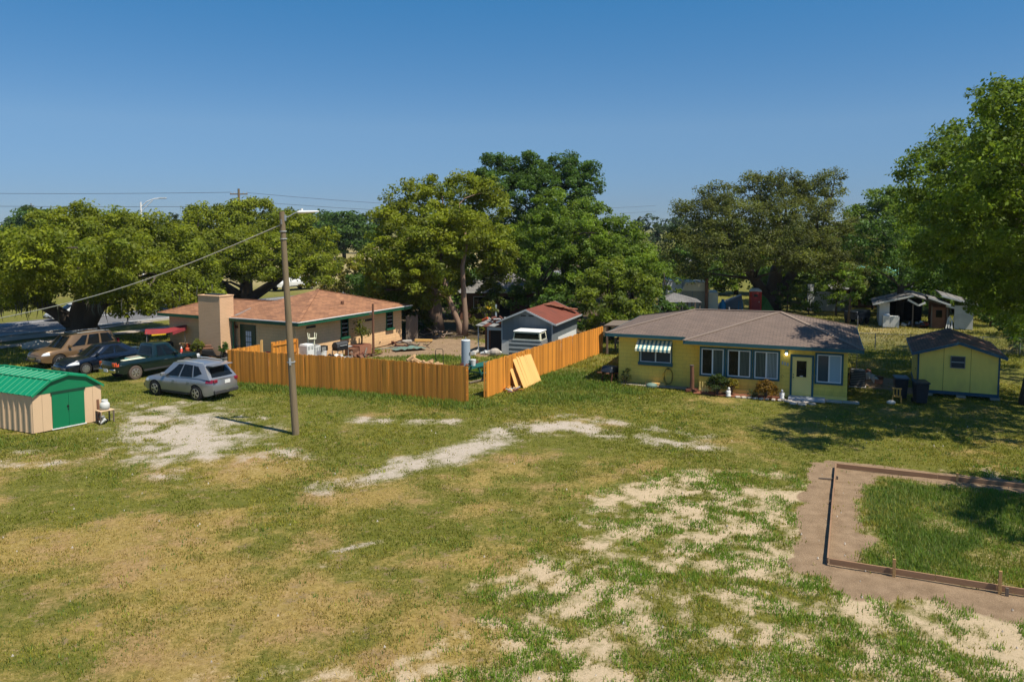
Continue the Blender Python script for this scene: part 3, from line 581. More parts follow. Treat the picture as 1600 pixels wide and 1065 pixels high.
def make_tree(name, label, base, lobes, trunks, dens, per, leaf, cr, col, seed, cat='tree', limbs=14, bark='bark', group=None, r_limb=0.11, moss=0, limb_z=0.0, **kw):
    """trunks: list of polylines [(x,y,z,r) ...] in world metres"""
    bx, by = base; root = thing(name, label, cat, (bx, by, 0), 0, group); r = np.random.default_rng(seed + 100)
    sh = [(x - bx, y - by, z, a, b, c) for x, y, z, a, b, c in lobes]
    V, C, ctr = leaf_mesh(sh, dens, per, leaf, cr, col, seed, **kw)
    cr_o = tri_mesh('crown', V, C, M['leaf']); cr_o.parent = root
    mb = MB(); tops = []
    for tr in trunks:
        mb.tube([(x - bx, y - by, z) for x, y, z, q in tr], [q for *_, q in tr], 10); tops += [(np.array((x - bx, y - by, z)), q) for x, y, z, q in tr[len(tr) // 2:]]
    if limbs and len(ctr):
        cz = ctr[ctr[:, 2] > max(limb_z, min(q[0][2] for q in tops) + 0.3)]
        for c in cz[r.choice(len(cz), min(limbs, len(cz)), False)]:
            best = min(tops, key=lambda t: np.linalg.norm(t[0] - c) + (3 if t[0][2] > c[2] else 0))
            limb(mb, best[0], c, min(best[1] * 0.55, r_limb * 1.6), r_limb * 0.28, r)
    mb.build('trunk', M[bark], root, smooth=True)
    if moss:
        ms = MB(); low = ctr[np.argsort(ctr[:, 2])[:max(8, len(ctr) // 3)]]
        for c in low[r.choice(len(low), min(moss, len(low)), False)]:
            for _ in range(5):
                p = c + r.normal(0, 0.3, 3); L = r.uniform(0.5, 1.5); ms.tube([(p[0], p[1], p[2]), (p[0] + r.normal(0, .06), p[1], p[2] - L * .5), (p[0] + r.normal(0, .1), p[1], max(0.2, p[2] - L))], [0.05, 0.035, 0.008], 4)
        tag(ms.build('hanging_moss', M['moss_gray'], root), kind='stuff')
    return root
YG = (0.130, 0.168, 0.014); MG = (0.092, 0.152, 0.015); DG = (0.052, 0.106, 0.015); OD = (0.084, 0.104, 0.019)
make_tree('oak_tree', 'wide spreading yellow green oak with hanging moss beside the street and parked cars', (-33.6, 61.2),
  [(-40.3, 64, 6.4, 2.5, 2.2, 1.9), (-36.1, 61, 7.4, 2.7, 2.5, 2.2), (-34.7, 63, 8.0, 2.8, 2.5, 2.2), (-31.5, 62, 7.5, 2.9, 2.6, 2.3), (-29.4, 64, 7.3, 2.9, 2.6, 2.3), (-26.6, 63, 6.3, 2.0, 2.2, 2.3), (-37.0, 59, 4.0, 2.6, 2.3, 2.0), (-32.7, 57, 4.9, 2.9, 2.5, 2.0), (-30.0, 58, 4.8, 2.9, 2.5, 2.0), (-27.2, 58, 4.8, 2.6, 2.3, 2.0), (-25.9, 60, 4.2, 1.7, 1.9, 2.0), (-27.4, 57, 2.7, 1.8, 1.5, 1.1), (-33.4, 63, 9.4, 1.5, 1.2, 0.9), (-36.6, 57.5, 3.0, 2.4, 1.7, 1.1), (-26.1, 58, 2.9, 1.4, 1.3, 1.2), (-27.6, 47.2, 6.6, 2.4, 2.2, 1.6), (-30.6, 49.6, 6.4, 2.6, 2.4, 1.7), (-24.8, 50.2, 6.6, 2.4, 2.2, 1.5), (-29.0, 53.2, 5.6, 2.6, 2.4, 1.6), (-33.2, 50.6, 5.4, 2.4, 2.4, 1.5), (-35.5, 54, 4.6, 2.6, 2.4, 1.8), (-27.4, 53.8, 4.4, 2.0, 2.0, 1.3), (-24.4, 55.0, 3.6, 1.6, 1.6, 1.2), (-36.2, 59, 4.2, 2.0, 2.0, 1.5), (-30.6, 58.6, 3.4, 1.8, 1.8, 1.2), (-33.6, 58.5, 4.4, 1.8, 1.6, 1.1), (-38.6, 57, 2.6, 1.6, 1.6, 1.0), (-25.2, 62, 4.9, 2.0, 2.0, 1.6), (-24.2, 61, 3.0, 1.5, 1.5, 1.2)],
  [[(-33.6, 61.2, -0.1, 1.5), (-33.6, 61.2, 0.8, 1.05), (-33.5, 61.1, 1.8, 0.95), (-33.2, 61, 3.4, 0.6), (-33, 61.5, 5.4, 0.35)], [(-33.8, 61, 0.6, 0.7), (-35.5, 60.6, 2.0, 0.5), (-37.8, 60.5, 3.2, 0.3)], [(-33.2, 61, 0.7, 0.7), (-31.8, 60.5, 2.4, 0.5), (-29.6, 60, 3.9, 0.3)], [(-33.4, 61.5, 0.9, 0.6), (-32.4, 61.8, 3, 0.45), (-30.5, 62, 5, 0.3)]],
  2.2, 78, 0.155, 0.78, YG, 1, limbs=26, moss=26, warm=0.45)
make_tree('oak_tree', 'rounded yellow green oak standing behind the rust roofed peach house', (-28.9, 85),
  [(-31.7, 84, 8.6, 4.0, 3.1, 2.2), (-28.2, 86, 9.0, 4.1, 3.1, 2.2), (-23.5, 84, 7.8, 3.3, 2.8, 2.3), (-33.3, 82, 6.3, 3.0, 2.8, 2.5), (-28.3, 80, 5.9, 4.0, 3.3, 2.6), (-23.4, 80, 5.4, 3.9, 3.1, 2.3), (-20.8, 84, 6.3, 2.3, 2.2, 2.0), (-31.0, 81, 3.9, 3.2, 2.4, 1.5), (-19.7, 82, 4.3, 2.1, 1.6, 1.1), (-26.1, 80, 3.6, 2.9, 1.9, 0.7), (-28.9, 86, 10.6, 2.1, 1.4, 0.7), (-28, 78, 4.6, 3.2, 2.4, 1.6), (-23.5, 78, 4.4, 3, 2.4, 1.5), (-19.5, 80, 3.6, 2.2, 2, 1.6), (-33.5, 80, 3.6, 2.2, 2, 1.6), (-35, 82, 4.8, 2.6, 2.2, 2.0), (-33, 78, 3.2, 2.0, 2, 1.4), (-30.5, 77.5, 2.8, 1.8, 1.6, 1.1)],
  [[(-28.9, 85, -0.1, 0.9), (-28.8, 85, 1.5, 0.7), (-28.4, 84.5, 4, 0.45)], [(-28.9, 85, 0.4, 0.6), (-31.5, 84, 2.5, 0.45), (-32.5, 83.5, 4, 0.3)], [(-28.7, 85, 0.4, 0.6), (-25.5, 83.5, 2.3, 0.45), (-23, 83, 4, 0.3)]],
  1.9, 78, 0.18, 0.88, YG, 2, limbs=24, warm=0.5)
make_tree('camphor_tree', 'tall yellow green tree with two bare leaning stems beside the worn dirt yard', (-3.94, 60.1),
  [(-7.7, 63, 10.0, 2.5, 2.3, 2.0), (-4.9, 64, 10.6, 3.0, 2.6, 2.2), (-2.1, 64, 9.6, 2.2, 2.3, 2.5), (-9.5, 62, 8.1, 1.9, 2.0, 2.0), (-6.5, 59, 7.9, 2.9, 2.5, 2.0), (-3.2, 61.5, 7.4, 2.4, 2.2, 2.0), (-9.8, 60, 5.4, 2.0, 2.0, 2.0), (-7.3, 58, 5.0, 2.6, 2.4, 1.9), (-1.3, 63, 6.3, 1.6, 2.0, 2.3), (-9.5, 60, 3.3, 1.9, 1.7, 1.3), (-7.3, 60, 2.8, 1.8, 1.5, 0.9), (-10.9, 62, 3.6, 1.3, 1.4, 1.5), (-1.5, 65, 4.2, 1.3, 1.5, 1.4), (-6.0, 57.6, 6.6, 2.2, 2.0, 1.7), (-3.9, 58.2, 8.2, 2.2, 2.0, 1.6), (-8.3, 62.5, 5.6, 2.4, 2.2, 2.2), (-6.4, 64, 6.4, 2.6, 2.2, 2.4), (-3.5, 65, 7.0, 2.6, 2.2, 2.4), (-8.8, 63.5, 3.2, 2.2, 2, 1.8), (-5.6, 65, 4.4, 2.0, 1.8, 1.8), (-5.9, 58.3, 4.3, 1.5, 1.5, 1.2), (-8.6, 60.2, 3.6, 2.1, 1.9, 1.5), (-6.8, 61, 4.2, 1.7, 1.7, 1.4), (-9.6, 62.5, 2.4, 1.6, 1.5, 1.2)],
  [[(-4.0, 60.1, -0.1, 0.30), (-4.05, 60.1, 0.9, 0.22), (-4.9, 60.2, 3.0, 0.20), (-5.3, 60.3, 4.6, 0.17), (-5.4, 60.5, 6.4, 0.12)], [(-3.7, 60.1, -0.1, 0.30), (-3.55, 60.1, 1.2, 0.21), (-3.7, 60.1, 3.2, 0.20), (-3.8, 60.2, 5.4, 0.17), (-3.4, 60.0, 7.3, 0.14), (-3.9, 60.4, 9.0, 0.08)], [(-6.3, 63.4, -0.1, 0.85), (-6.3, 63.4, 2, 0.62), (-6.5, 63, 5, 0.45), (-6.6, 62.5, 8, 0.25)]],
  2.2, 80, 0.155, 0.74, YG, 3, limbs=20, bark='bark_light', warm=0.5)
make_tree('oak_tree', 'tallest dark green tree rising behind the twin stemmed yellow green tree', (3, 89),
  [(-1.8, 88, 14.4, 3.0, 2.5, 2.0), (2.1, 88, 14.7, 3.2, 2.5, 1.7), (5.7, 88, 14.4, 3.2, 2.5, 1.9), (8.2, 88, 13.2, 1.7, 2.0, 2.3), (0.0, 86, 12.1, 4.2, 3.3, 2.4), (4.5, 86, 11.4, 4.2, 3.4, 2.7), (7.5, 88, 10.1, 2.1, 2.1, 2.0), (1.5, 88, 8, 4, 3, 2.5)],
  [[(3, 89, -0.1, 0.8), (3, 89, 4, 0.6), (3, 88.5, 9, 0.4), (3, 88, 12, 0.25)]], 1.9, 75, 0.18, 0.85, DG, 4, limbs=18, warm=0.25)
make_tree('mixed_tree', 'yellow green bushy tree behind the red roofed grey shed and cedar fence', (4.5, 68),
  [(3.7, 68, 9.7, 2.3, 2.0, 1.8), (6.4, 69, 8.9, 2.4, 2.1, 1.9), (2.4, 67, 7.5, 2.5, 2.4, 2.3), (5.5, 65, 6.8, 2.9, 2.6, 2.4), (9.1, 70, 7.6, 2.0, 1.8, 1.7), (8.1, 66, 5.4, 2.6, 2.5, 2.4), (3.7, 65, 4.6, 2.9, 2.7, 2.5), (11.0, 71, 6.6, 1.6, 1.5, 1.4), (11.2, 69, 4.9, 1.7, 1.8, 2.0), (1.6, 68, 4.6, 1.3, 1.8, 2.0), (4.3, 66, 2.3, 2.7, 1.9, 1.2), (0.6, 69, 6.6, 1.6, 1.8, 2.2), (6.6, 67, 4.6, 2.4, 2.2, 2.2), (1.2, 69, 2.2, 1.8, 1.8, 1.5)],
  [[(4.5, 68, -0.1, 0.4), (4.6, 68, 3, 0.3), (4.8, 67.5, 7, 0.18)], [(2.6, 66.5, -0.1, 0.25), (2.4, 66.5, 3, 0.2), (2.5, 67, 6, 0.12)], [(8.3, 68, -0.1, 0.25), (8.5, 68, 5, 0.15)]],
  2.1, 76, 0.155, 0.74, MG, 5, limbs=22, warm=0.42)
make_tree('bush', 'bright green leafy bush between the grey shed and the yellow house roof', (8, 58),
  [(7.3, 58, 4.6, 1.9, 1.7, 1.6), (9.2, 58, 3.6, 1.7, 1.6, 1.5), (6.3, 57, 2.9, 1.8, 1.5, 1.2), (8.2, 57, 2.3, 2.3, 1.7, 1.0), (6.0, 59, 4.0, 1.1, 1.1, 1.2), (7.5, 57, 1.2, 2.2, 1.5, 0.9)],
  [[(8, 58, -0.1, 0.2), (7.8, 58, 2.5, 0.12)], [(7.4, 58.2, -0.1, 0.14), (7.0, 58.2, 3, 0.08)]], 2.6, 70, 0.15, 0.62, (0.105, 0.150, 0.016), 6, cat='bush', limbs=12, r_limb=0.06, warm=0.5)
make_tree('oak_tree', 'big dark olive live oak behind the grey brown roof of the yellow house', (26.2, 79),
  [(20.8, 79, 11.2, 2.1, 1.9, 1.8), (24.2, 80, 11.5, 2.9, 2.6, 2.2), (27.1, 79, 11.8, 2.7, 2.4, 2.2), (32.1, 81, 12.2, 2.2, 2.2, 2.2), (18.9, 79, 8.9, 2.7, 2.5, 2.3), (21.6, 76, 8.6, 3.4, 3.0, 2.6), (25.2, 75, 8.6, 3.5, 3.1, 2.7), (30.0, 77, 8.6, 3.1, 2.9, 2.6), (33.3, 79, 7.0, 2.2, 2.5, 2.9), (17.1, 78, 6.2, 2.5, 2.5, 2.0), (19.8, 75, 5.9, 3.4, 3.0, 2.0), (23.8, 74, 6.2, 3.6, 3.1, 1.9), (28.4, 75, 5.6, 3.5, 3.0, 2.4), (33.3, 78, 4.2, 2.5, 2.3, 2.0), (16.6, 79, 9.9, 0.9, 1.0, 1.0), (29.5, 80, 11.8, 1.6, 1.6, 1.4), (17.6, 76, 3.9, 1.9, 1.9, 1.3), (31.8, 74, 3.4, 2.2, 2.0, 1.4), (34.4, 76, 5.4, 2.0, 2.0, 1.6), (22.2, 73, 5.0, 2.2, 2.0, 1.2), (26.4, 73, 5.2, 2.4, 2.0, 1.1)],
  [[(26.2, 79, -0.1, 1.0), (26.2, 79, 1.5, 0.8), (26.6, 79, 4, 0.6), (27, 78.5, 7, 0.35)], [(26.0, 79, 0.8, 0.6), (24.2, 78.5, 3.2, 0.5), (22.5, 78, 5.5, 0.32)], [(26.5, 79, 1, 0.5), (28.5, 79, 4.2, 0.4), (30.5, 79, 7, 0.25)]],
  2.0, 76, 0.135, 0.92, OD, 7, limbs=30, spread=0.38, warm=0.28, shell=0.4)
make_tree('oak_tree', 'bright green oak in the gap between the dark live oak and the derelict house', (44, 93),
  [(43.1, 92, 11.5, 2.1, 1.8, 1.5), (41.0, 92, 8.6, 2.7, 2.5, 2.2), (44.4, 92, 9.0, 2.8, 2.7, 2.5), (46.3, 92, 6.0, 3.0, 3.0, 3.0), (42.2, 92, 6.3, 3.0, 2.8, 2.2), (46.4, 94, 10.9, 2.3, 2.1, 2.0), (49, 93, 9, 3.4, 3, 3), (52, 93, 6, 3.5, 3, 3)],
  [[(44, 93, -0.1, 0.5), (44, 93, 4, 0.4), (44, 92.5, 8, 0.2)]], 1.9, 70, 0.18, 0.85, MG, 8, limbs=18, warm=0.3)
# the great oak at the right: its trunk stands by the yellow shed, its crown shades shed, lawn and roof
make_tree('oak_tree', 'huge spreading green oak whose trunk stands just past the yellow shed', (24.6, 37.0),
  [(17.6, 27.6, 11.3, 2.3, 2.4, 2.1), (19.2, 29.6, 12.4, 2.3, 2.4, 2.0), (18.2, 31.4, 8.6, 2.3, 2.4, 1.9), (20.6, 32.2, 10.6, 2.8, 2.8, 2.4), (22.6, 34.6, 12.2, 3.0, 3.0, 2.4), (21.2, 30.0, 8.0, 2.6, 2.6, 1.9), (20.0, 36.6, 10.2, 2.2, 2.5, 2.0), (22.2, 38.6, 10.6, 3.2, 3.0, 2.6), (24.4, 41.0, 9.0, 3.2, 3.0, 2.3), (26.2, 35.2, 9.6, 3.4, 3.2, 2.6), (27.8, 38.4, 11.6, 3.4, 3.2, 3.0), (24.2, 30.0, 9.0, 3.0, 3.0, 2.4), (22.8, 37.4, 7.4, 2.6, 2.4, 1.5), (26.0, 31.0, 13.0, 3.2, 3.0, 2.6), (27.0, 43.5, 8.4, 3.0, 2.8, 2.2), (29.0, 33.0, 9.0, 3.2, 3.0, 2.6), (24.5, 39.2, 5.8, 2.2, 2.0, 1.2), (26.6, 41.5, 5.2, 2.2, 2.0, 1.5), (27.4, 45.4, 5.2, 2.4, 2.2, 1.5), (30.0, 47.0, 4.4, 2.4, 2.2, 1.5), (25.4, 46, 7.0, 2.4, 2.4, 1.6), (29.4, 42.5, 6.4, 2.4, 2.4, 2.0), (21.4, 34.0, 8.8, 2.2, 2.2, 1.8), (19.4, 33.6, 10.6, 1.8, 1.8, 1.6), (23.2, 41.8, 7.6, 2.0, 2.0, 1.4), (26.2, 36.6, 6.4, 2.2, 2.0, 1.2), (30, 47, 9.5, 3.4, 3.4, 2.4), (27.2, 49, 8.6, 2.8, 3, 2.0), (32.5, 50, 8.5, 3.4, 3.2, 2.8), (25.6, 41.8, 4.4, 1.8, 1.8, 1.2), (30.6, 45.6, 3.2, 2.0, 2.0, 1.4), (24.6, 43.8, 5.8, 1.8, 1.8, 1.2)],
  [[(24.7, 37.0, -0.1, 0.5), (24.75, 37.0, 1.2, 0.36), (25.3, 36.8, 4, 0.32), (25.8, 36.4, 7, 0.26), (25.8, 35.6, 10, 0.15)], [(25.5, 36.6, 5.2, 0.24), (23.6, 34.5, 8, 0.16), (21, 32, 9.5, 0.09)], [(25.5, 36.8, 5.5, 0.24), (25, 39, 8, 0.16), (24, 40.5, 9.2, 0.08)], [(23.6, 34.5, 8, 0.14), (20.4, 31, 10.3, 0.10), (18.4, 29, 11.4, 0.05)]],
  2.0, 80, 0.112, 0.64, (0.088, 0.145, 0.013), 9, limbs=34, r_limb=0.06, limb_z=8.2, spread=0.32, warm=0.4)
make_tree('oak_tree', 'tall oak beyond the derelict house with a pale moss hung trunk', (47.7, 78),
  [(44, 76, 9.5, 3.0, 3.0, 2.4), (48, 77, 11.0, 3.6, 3.2, 3.0), (52, 78, 10, 3.6, 3.2, 3.0), (45, 75, 5.9, 2.8, 2.6, 1.8), (50.5, 75, 6.6, 3.2, 3.0, 2.4), (41.6, 75, 7.0, 2.6, 2.4, 1.9), (53.5, 75, 4.0, 3.0, 2.8, 2.5), (50.5, 73, 3.2, 2.2, 2.0, 1.6)],
  [[(47.7, 78, -0.1, 0.75), (47.7, 78, 2, 0.62), (47.6, 77.8, 5, 0.55), (47.8, 77.5, 9, 0.3)]], 1.9, 66, 0.17, 0.85, DG, 10, limbs=22, moss=14, warm=0.3)
make_tree('oak_tree', 'leaning oak shading the far end of the form board enclosure', (24.5, 22),
  [(19.4, 18.8, 9.6, 2.2, 2.2, 1.8), (21.6, 20.4, 10.8, 2.8, 2.8, 2.2), (22.0, 17.0, 9.0, 2.8, 2.8, 2.0), (24.6, 20.0, 9.5, 3.0, 3.0, 2.4)],
  [[(24.5, 22, -0.1, 0.5), (24.4, 21.8, 4, 0.38), (23, 20.4, 7.5, 0.25), (21, 19.6, 9.5, 0.12)]], 2.3, 50, 0.15, 0.66, MG, 11, limbs=16, warm=0.35)
# smaller growth
def sapling(label, x, y, h, w, col, seed, name='young_tree', cat='tree', z0=0.5, group=None, bark='bark', leaf=0.15, dens=3.0):
    return make_tree(name, label, (x, y), [(x, y, z0 * h + (1 - z0) * h * 0.5, w, w * 0.9, (1 - z0) * h * 0.5), (x + w * 0.3, y, h * (z0 + 0.12), w * 0.7, w * 0.7, h * 0.16)],
                     [[(x, y, -0.1, 0.05 + 0.012 * h), (x + 0.03 * h, y, h * 0.55, 0.03 + 0.006 * h), (x, y, h * 0.85, 0.015)]], dens, 34, leaf, 0.42, col, seed, cat=cat, limbs=8, r_limb=0.03, bark=bark, group=group, warm=0.4)
sapling('slim young tree on a bare stem behind the yellow house, before the white shed wall', 28.7, 66.8, 5.2, 1.3, MG, 21, z0=0.45)
sapling('small bushy tree between white block wall and dry grass behind the yellow house', 30.6, 74, 4.6, 1.7, MG, 22, z0=0.2)
sapling('low dark shrub at the foot of the dark live oak', 28.2, 74.5, 2.4, 1.3, DG, 23, 'shrub', 'bush', 0.0)
sapling('dark shrub beside the red portable toilet and the live oak trunk', 27.2, 77.5, 3.2, 1.3, DG, 24, 'shrub', 'bush', 0.0)
sapling('yellow green bushy tree beside the teal roofed building', 41.4, 79.5, 4.6, 1.9, (0.12, 0.13, 0.016), 25, z0=0.1)
sapling('dark leafy tree before the teal roofed building end', 36.8, 80, 4.4, 2.0, DG, 26, z0=0.1)
sapling('young tree with thin stem right of the derelict house', 40.4, 66, 4.6, 1.6, MG, 27, z0=0.35)
sapling('low leafy shrub in the dry grass beyond the derelict house', 43, 70, 2.4, 1.6, (0.085, 0.09, 0.015), 28, 'shrub', 'bush', 0.0)
sapling('yellowish bush behind the rust shingle roof near the white truck', -22.8, 95, 4.4, 3.0, (0.14, 0.125, 0.018), 29, 'shrub', 'bush', 0.0, leaf=0.2)
sapling('pale yellow green bush at the far corner of the rust shingle roof', -18.5, 92, 4.6, 2.6, (0.125, 0.128, 0.018), 30, 'shrub', 'bush', 0.0, leaf=0.2)
sapling('loose green thicket at the foot of the twin stems beside the lean-to', -2.2, 61.5, 2.6, 1.2, (0.085, 0.105, 0.016), 31, 'shrub', 'bush', 0.0)
sapling('yellow leafed shrub at the foot of the big dark trunk', -7.6, 62, 2.2, 1.3, (0.11, 0.12, 0.016), 32, 'shrub', 'bush', 0.0)
sapling('small leafy tree with forked pale stems before the grey roofed house', -1.7, 64.5, 5.0, 1.2, (0.07, 0.10, 0.014), 33, z0=0.35, bark='bark_light')
sapling('dark green thicket along the back fence behind the grey shed', 3.6, 61.5, 3.4, 2.2, DG, 34, 'shrub', 'bush', 0.0)
sapling('dark blue green thicket behind the far end of the cedar fence', 9.6, 60.8, 2.8, 2.2, (0.03, 0.06, 0.03), 35, 'shrub', 'bush', 0.0)
sapling('dark shrub beside the low pavilion roof', 11.5, 63.5, 3.0, 1.8, DG, 36, 'shrub', 'bush', 0.0)
sapling('dark undergrowth against the far wall of the peach house', -8.4, 62.5, 4.0, 1.8, DG, 37, 'shrub', 'bush', 0.0)

make_tree('oak_tree', 'dark oak leaning over the sagging roof of the derelict house', (34.4, 69.5),
  [(32.6, 66.5, 5.2, 2.2, 2.0, 1.3), (34.8, 68, 6.4, 2.6, 2.4, 1.8), (31.4, 68, 7.2, 2.2, 2.2, 1.8), (36.6, 68, 5.0, 1.8, 1.8, 1.2), (33.4, 64.6, 4.1, 1.3, 1.2, 0.8), (37.6, 71, 7.0, 2.4, 2.4, 2.0)],
  [[(34.4, 69.5, -0.1, 0.35), (34.2, 69, 3, 0.28), (33.8, 68, 5.5, 0.15)]], 2.0, 66, 0.15, 0.8, DG, 60, limbs=14, warm=0.3)
for k_, (lb, X, Y, h, w, c_) in enumerate([
  ('dark tree filling the gap behind the big trunk and the twin stems', -7.0, 74, 6.5, 3.6, DG), ('dark bushy tree behind the grey roofed house', 1.5, 80, 8.0, 4.0, DG), ('mid green tree between the bushy tree and the live oak', 13.5, 88, 7.2, 3.6, MG),
  ('low dark tree behind the cream building and white trailer', 20, 96, 6.5, 4.5, DG), ('dark tree behind the red portable toilet', 28, 98, 7.0, 4.5, MG), ('dark tree behind the brown shack', 37, 96, 7.5, 4.5, DG),
  ('green tree behind the teal roofed building', 46, 104, 9.5, 5.0, MG), ('dark tree at the far right behind the moss hung oak', 57, 92, 10.0, 5.5, DG), ('mid green tree beside the far end of the dry grass', 49, 86, 5.0, 3.2, MG), ('dark tree behind the far corner of the rust roof', -13.5, 84, 4.5, 3.6, DG)]):
    make_tree('backdrop_tree', lb, (X, Y), [(X, Y, h * .62, w, w * .8, h * .36), (X - w * .55, Y - 1, h * .40, w * .75, w * .7, h * .34), (X + w * .55, Y - 1, h * .40, w * .75, w * .7, h * .34), (X, Y - 1.5, h * .22, w * .9, w * .6, h * .2)],
              [[(X, Y, -0.1, 0.3), (X, Y, h * .5, 0.2)]], 1.25, 60, 0.22, 0.95, c_, 80 + k_, limbs=8, warm=0.3)
sapling('dark thicket behind the yellow shed beside the derelict house', 38.6, 60.5, 3.2, 2.4, DG, 38, 'shrub', 'bush', 0.0)
sapling('dark leafy thicket deep in the shade behind the yellow shed', 34.2, 51.5, 2.6, 2.2, DG, 39, 'shrub', 'bush', 0.0)
for k_, (lb, X, Y, h, w, c_) in enumerate([
  ('dark tree behind the derelict house door', 37.5, 76, 5.5, 3.4, DG), ('dark tree beyond the far end of the derelict house', 43.5, 77, 6.0, 3.4, MG), ('shadowy tree in the deep shade beyond the yellow shed roof', 47, 68, 5.5, 3.6, DG), ('green tree left of the teal roofed building', 33.5, 86, 6.4, 3.0, MG), ('low green tree between live oak and white block wall', 31, 88, 5.4, 3.4, DG)]):
    make_tree('backdrop_tree', lb, (X, Y), [(X, Y, h * .62, w, w * .8, h * .36), (X - w * .55, Y - 1, h * .40, w * .75, w * .7, h * .34), (X + w * .55, Y - 1, h * .40, w * .75, w * .7, h * .34), (X, Y - 1.5, h * .22, w * .9, w * .6, h * .2)],
              [[(X, Y, -0.1, 0.3), (X, Y, h * .5, 0.2)]], 1.25, 56, 0.22, 0.9, c_, 120 + k_, limbs=8, warm=0.3)
sapling('dark green shrub before the pavilion posts, above the yellow house roof', 13.6, 62.6, 2.5, 1.5, DG, 41, 'shrub', 'bush', 0.0)
sapling('leafy young tree beside the white trailer end', 14.2, 73.5, 5.0, 1.5, MG, 42, z0=0.15)
# far wood along the horizon, one mass
r_ = np.random.default_rng(12); lob = []
for X in np.arange(-330, 330, 7.0):
    Y = 262 + 18 * math.sin(X * 0.03) + r_.uniform(-8, 8); h = r_.uniform(9.0, 13.0) * (1.0 if X < 20 else 0.9); lob.append((X, Y, h * 0.5, 6.5, 4.5, h * 0.52))
V, C, _ = leaf_mesh(lob, 0.24, 14, 0.95, 2.1, (0.045, 0.075, 0.03), 40, warm=0.3)
tag(tri_mesh('far_wood', V, C, M['leaf']), 'far dark green wood along the horizon', kind='stuff')
for k_, (X, Y, h, w, c_) in enumerate([(-118, 195, 13.2, 7, DG), (-96, 190, 11.5, 6, MG), (-40.5, 190, 12.0, 6.5, DG), (-51, 205, 12.4, 6.5, DG)]):
    make_tree('field_tree', ['broad dark tree rising over the left end of the street oak', 'green tree far beyond the street oak', 'round green tree at the far edge of the tan field', 'darker tree left of the tan field in the gap between oaks'][k_],
              (X, Y), [(X, Y, h * 0.55, w, w, h * 0.45), (X + w * .5, Y, h * 0.45, w * .8, w * .8, h * .36), (X - w * .55, Y, h * .42, w * .8, w * .8, h * .34)], [[(X, Y, -0.1, 0.5), (X, Y, h * 0.5, 0.3)]], 0.5, 40, 0.5, 1.7, c_, 50 + k_, limbs=6, warm=0.25)
# ---------------------------------------------------------------- building pieces
def window(parent, x0, x1, z0, z1, y, trim='teal', sash='white', tw=0.09, mull=True, pane='glass', blinds=None, curtain=False, sill=None, muntins=0, face=-1):
    """window on the wall plane y (outside towards -y): trim > inner sash, panes, blinds"""
    f = MB(); d = 0.07
    f.box(x0, x1, y - d, y, z1 - tw, z1); f.box(x0, x1, y - d, y, z0, z0 + tw); f.box(x0, x0 + tw, y - d, y, z0 + tw, z1 - tw); f.box(x1 - tw, x1, y - d, y, z0 + tw, z1 - tw)
    w = f.build('window', M[trim], parent); a0, a1, b0, b1 = x0 + tw, x1 - tw, z0 + tw, z1 - tw; sw = 0.05
    if sash:
        s = MB(); s.box(a0, a1, y - .05, y - .005, b1 - sw, b1); s.box(a0, a1, y - .05, y - .005, b0, b0 + sw); s.box(a0, a0 + sw, y - .05, y - .005, b0 + sw, b1 - sw); s.box(a1 - sw, a1, y - .05, y - .005, b0 + sw, b1 - sw)
        if mull: c = (a0 + a1) / 2; s.box(c - .035, c + .035, y - .055, y - .005, b0 + sw, b1 - sw)
        s.build('sash', M[sash], w); a0 += sw; a1 -= sw; b0 += sw; b1 -= sw
    halves = [(a0, (a0 + a1) / 2 - .035), ((a0 + a1) / 2 + .035, a1)] if (sash and mull) else [(a0, a1)]
    for k, (p, q) in enumerate(halves):
        pm = pane[k] if isinstance(pane, tuple) else pane
        MB().box(p, q, y - .018, y - .006, b0, b1).build('pane', M[pm], w)
        if blinds and blinds[k]:
            n = 7; st = (q - p) / n; bm_ = blinds[k]; src = None
            for i in range(n):
                if src is None: src = MB().box(-st * .36, st * .36, -.004, .004, b0 + .02, b1 - .02).build('blind_slat', M[bm_], w, loc=(p + st * .5, y - .03, 0), rotz=0.25)
                else:
                    o = inst(src, w, (p + st * (i + .5), y - .03, 0), (0, 0, 0.25))
        for i in range(1, muntins + 1):
            zz = b0 + (b1 - b0) * i / (muntins + 1); MB().box(p, q, y - .04, y - .012, zz - .018, zz + .018).build('muntin', M['gray_light'], w)
    if sill: MB().box(x0 - .08, x1 + .08, y - .17, y - .0, z0 - .13, z0 - .002).build('sill', M[sill], w, bevel=0.01)
    return w
def rot90(o, deg, loc):  # turn a part built facing -y so that it faces another wall of its thing
    o.rotation_euler = (0, 0, R(deg)); o.location = loc
def fascia(b, a, c, z, h=0.17, t=0.035):
    b.beam((a[0], a[1], z - h / 2), (c[0], c[1], z - h / 2), t, h)

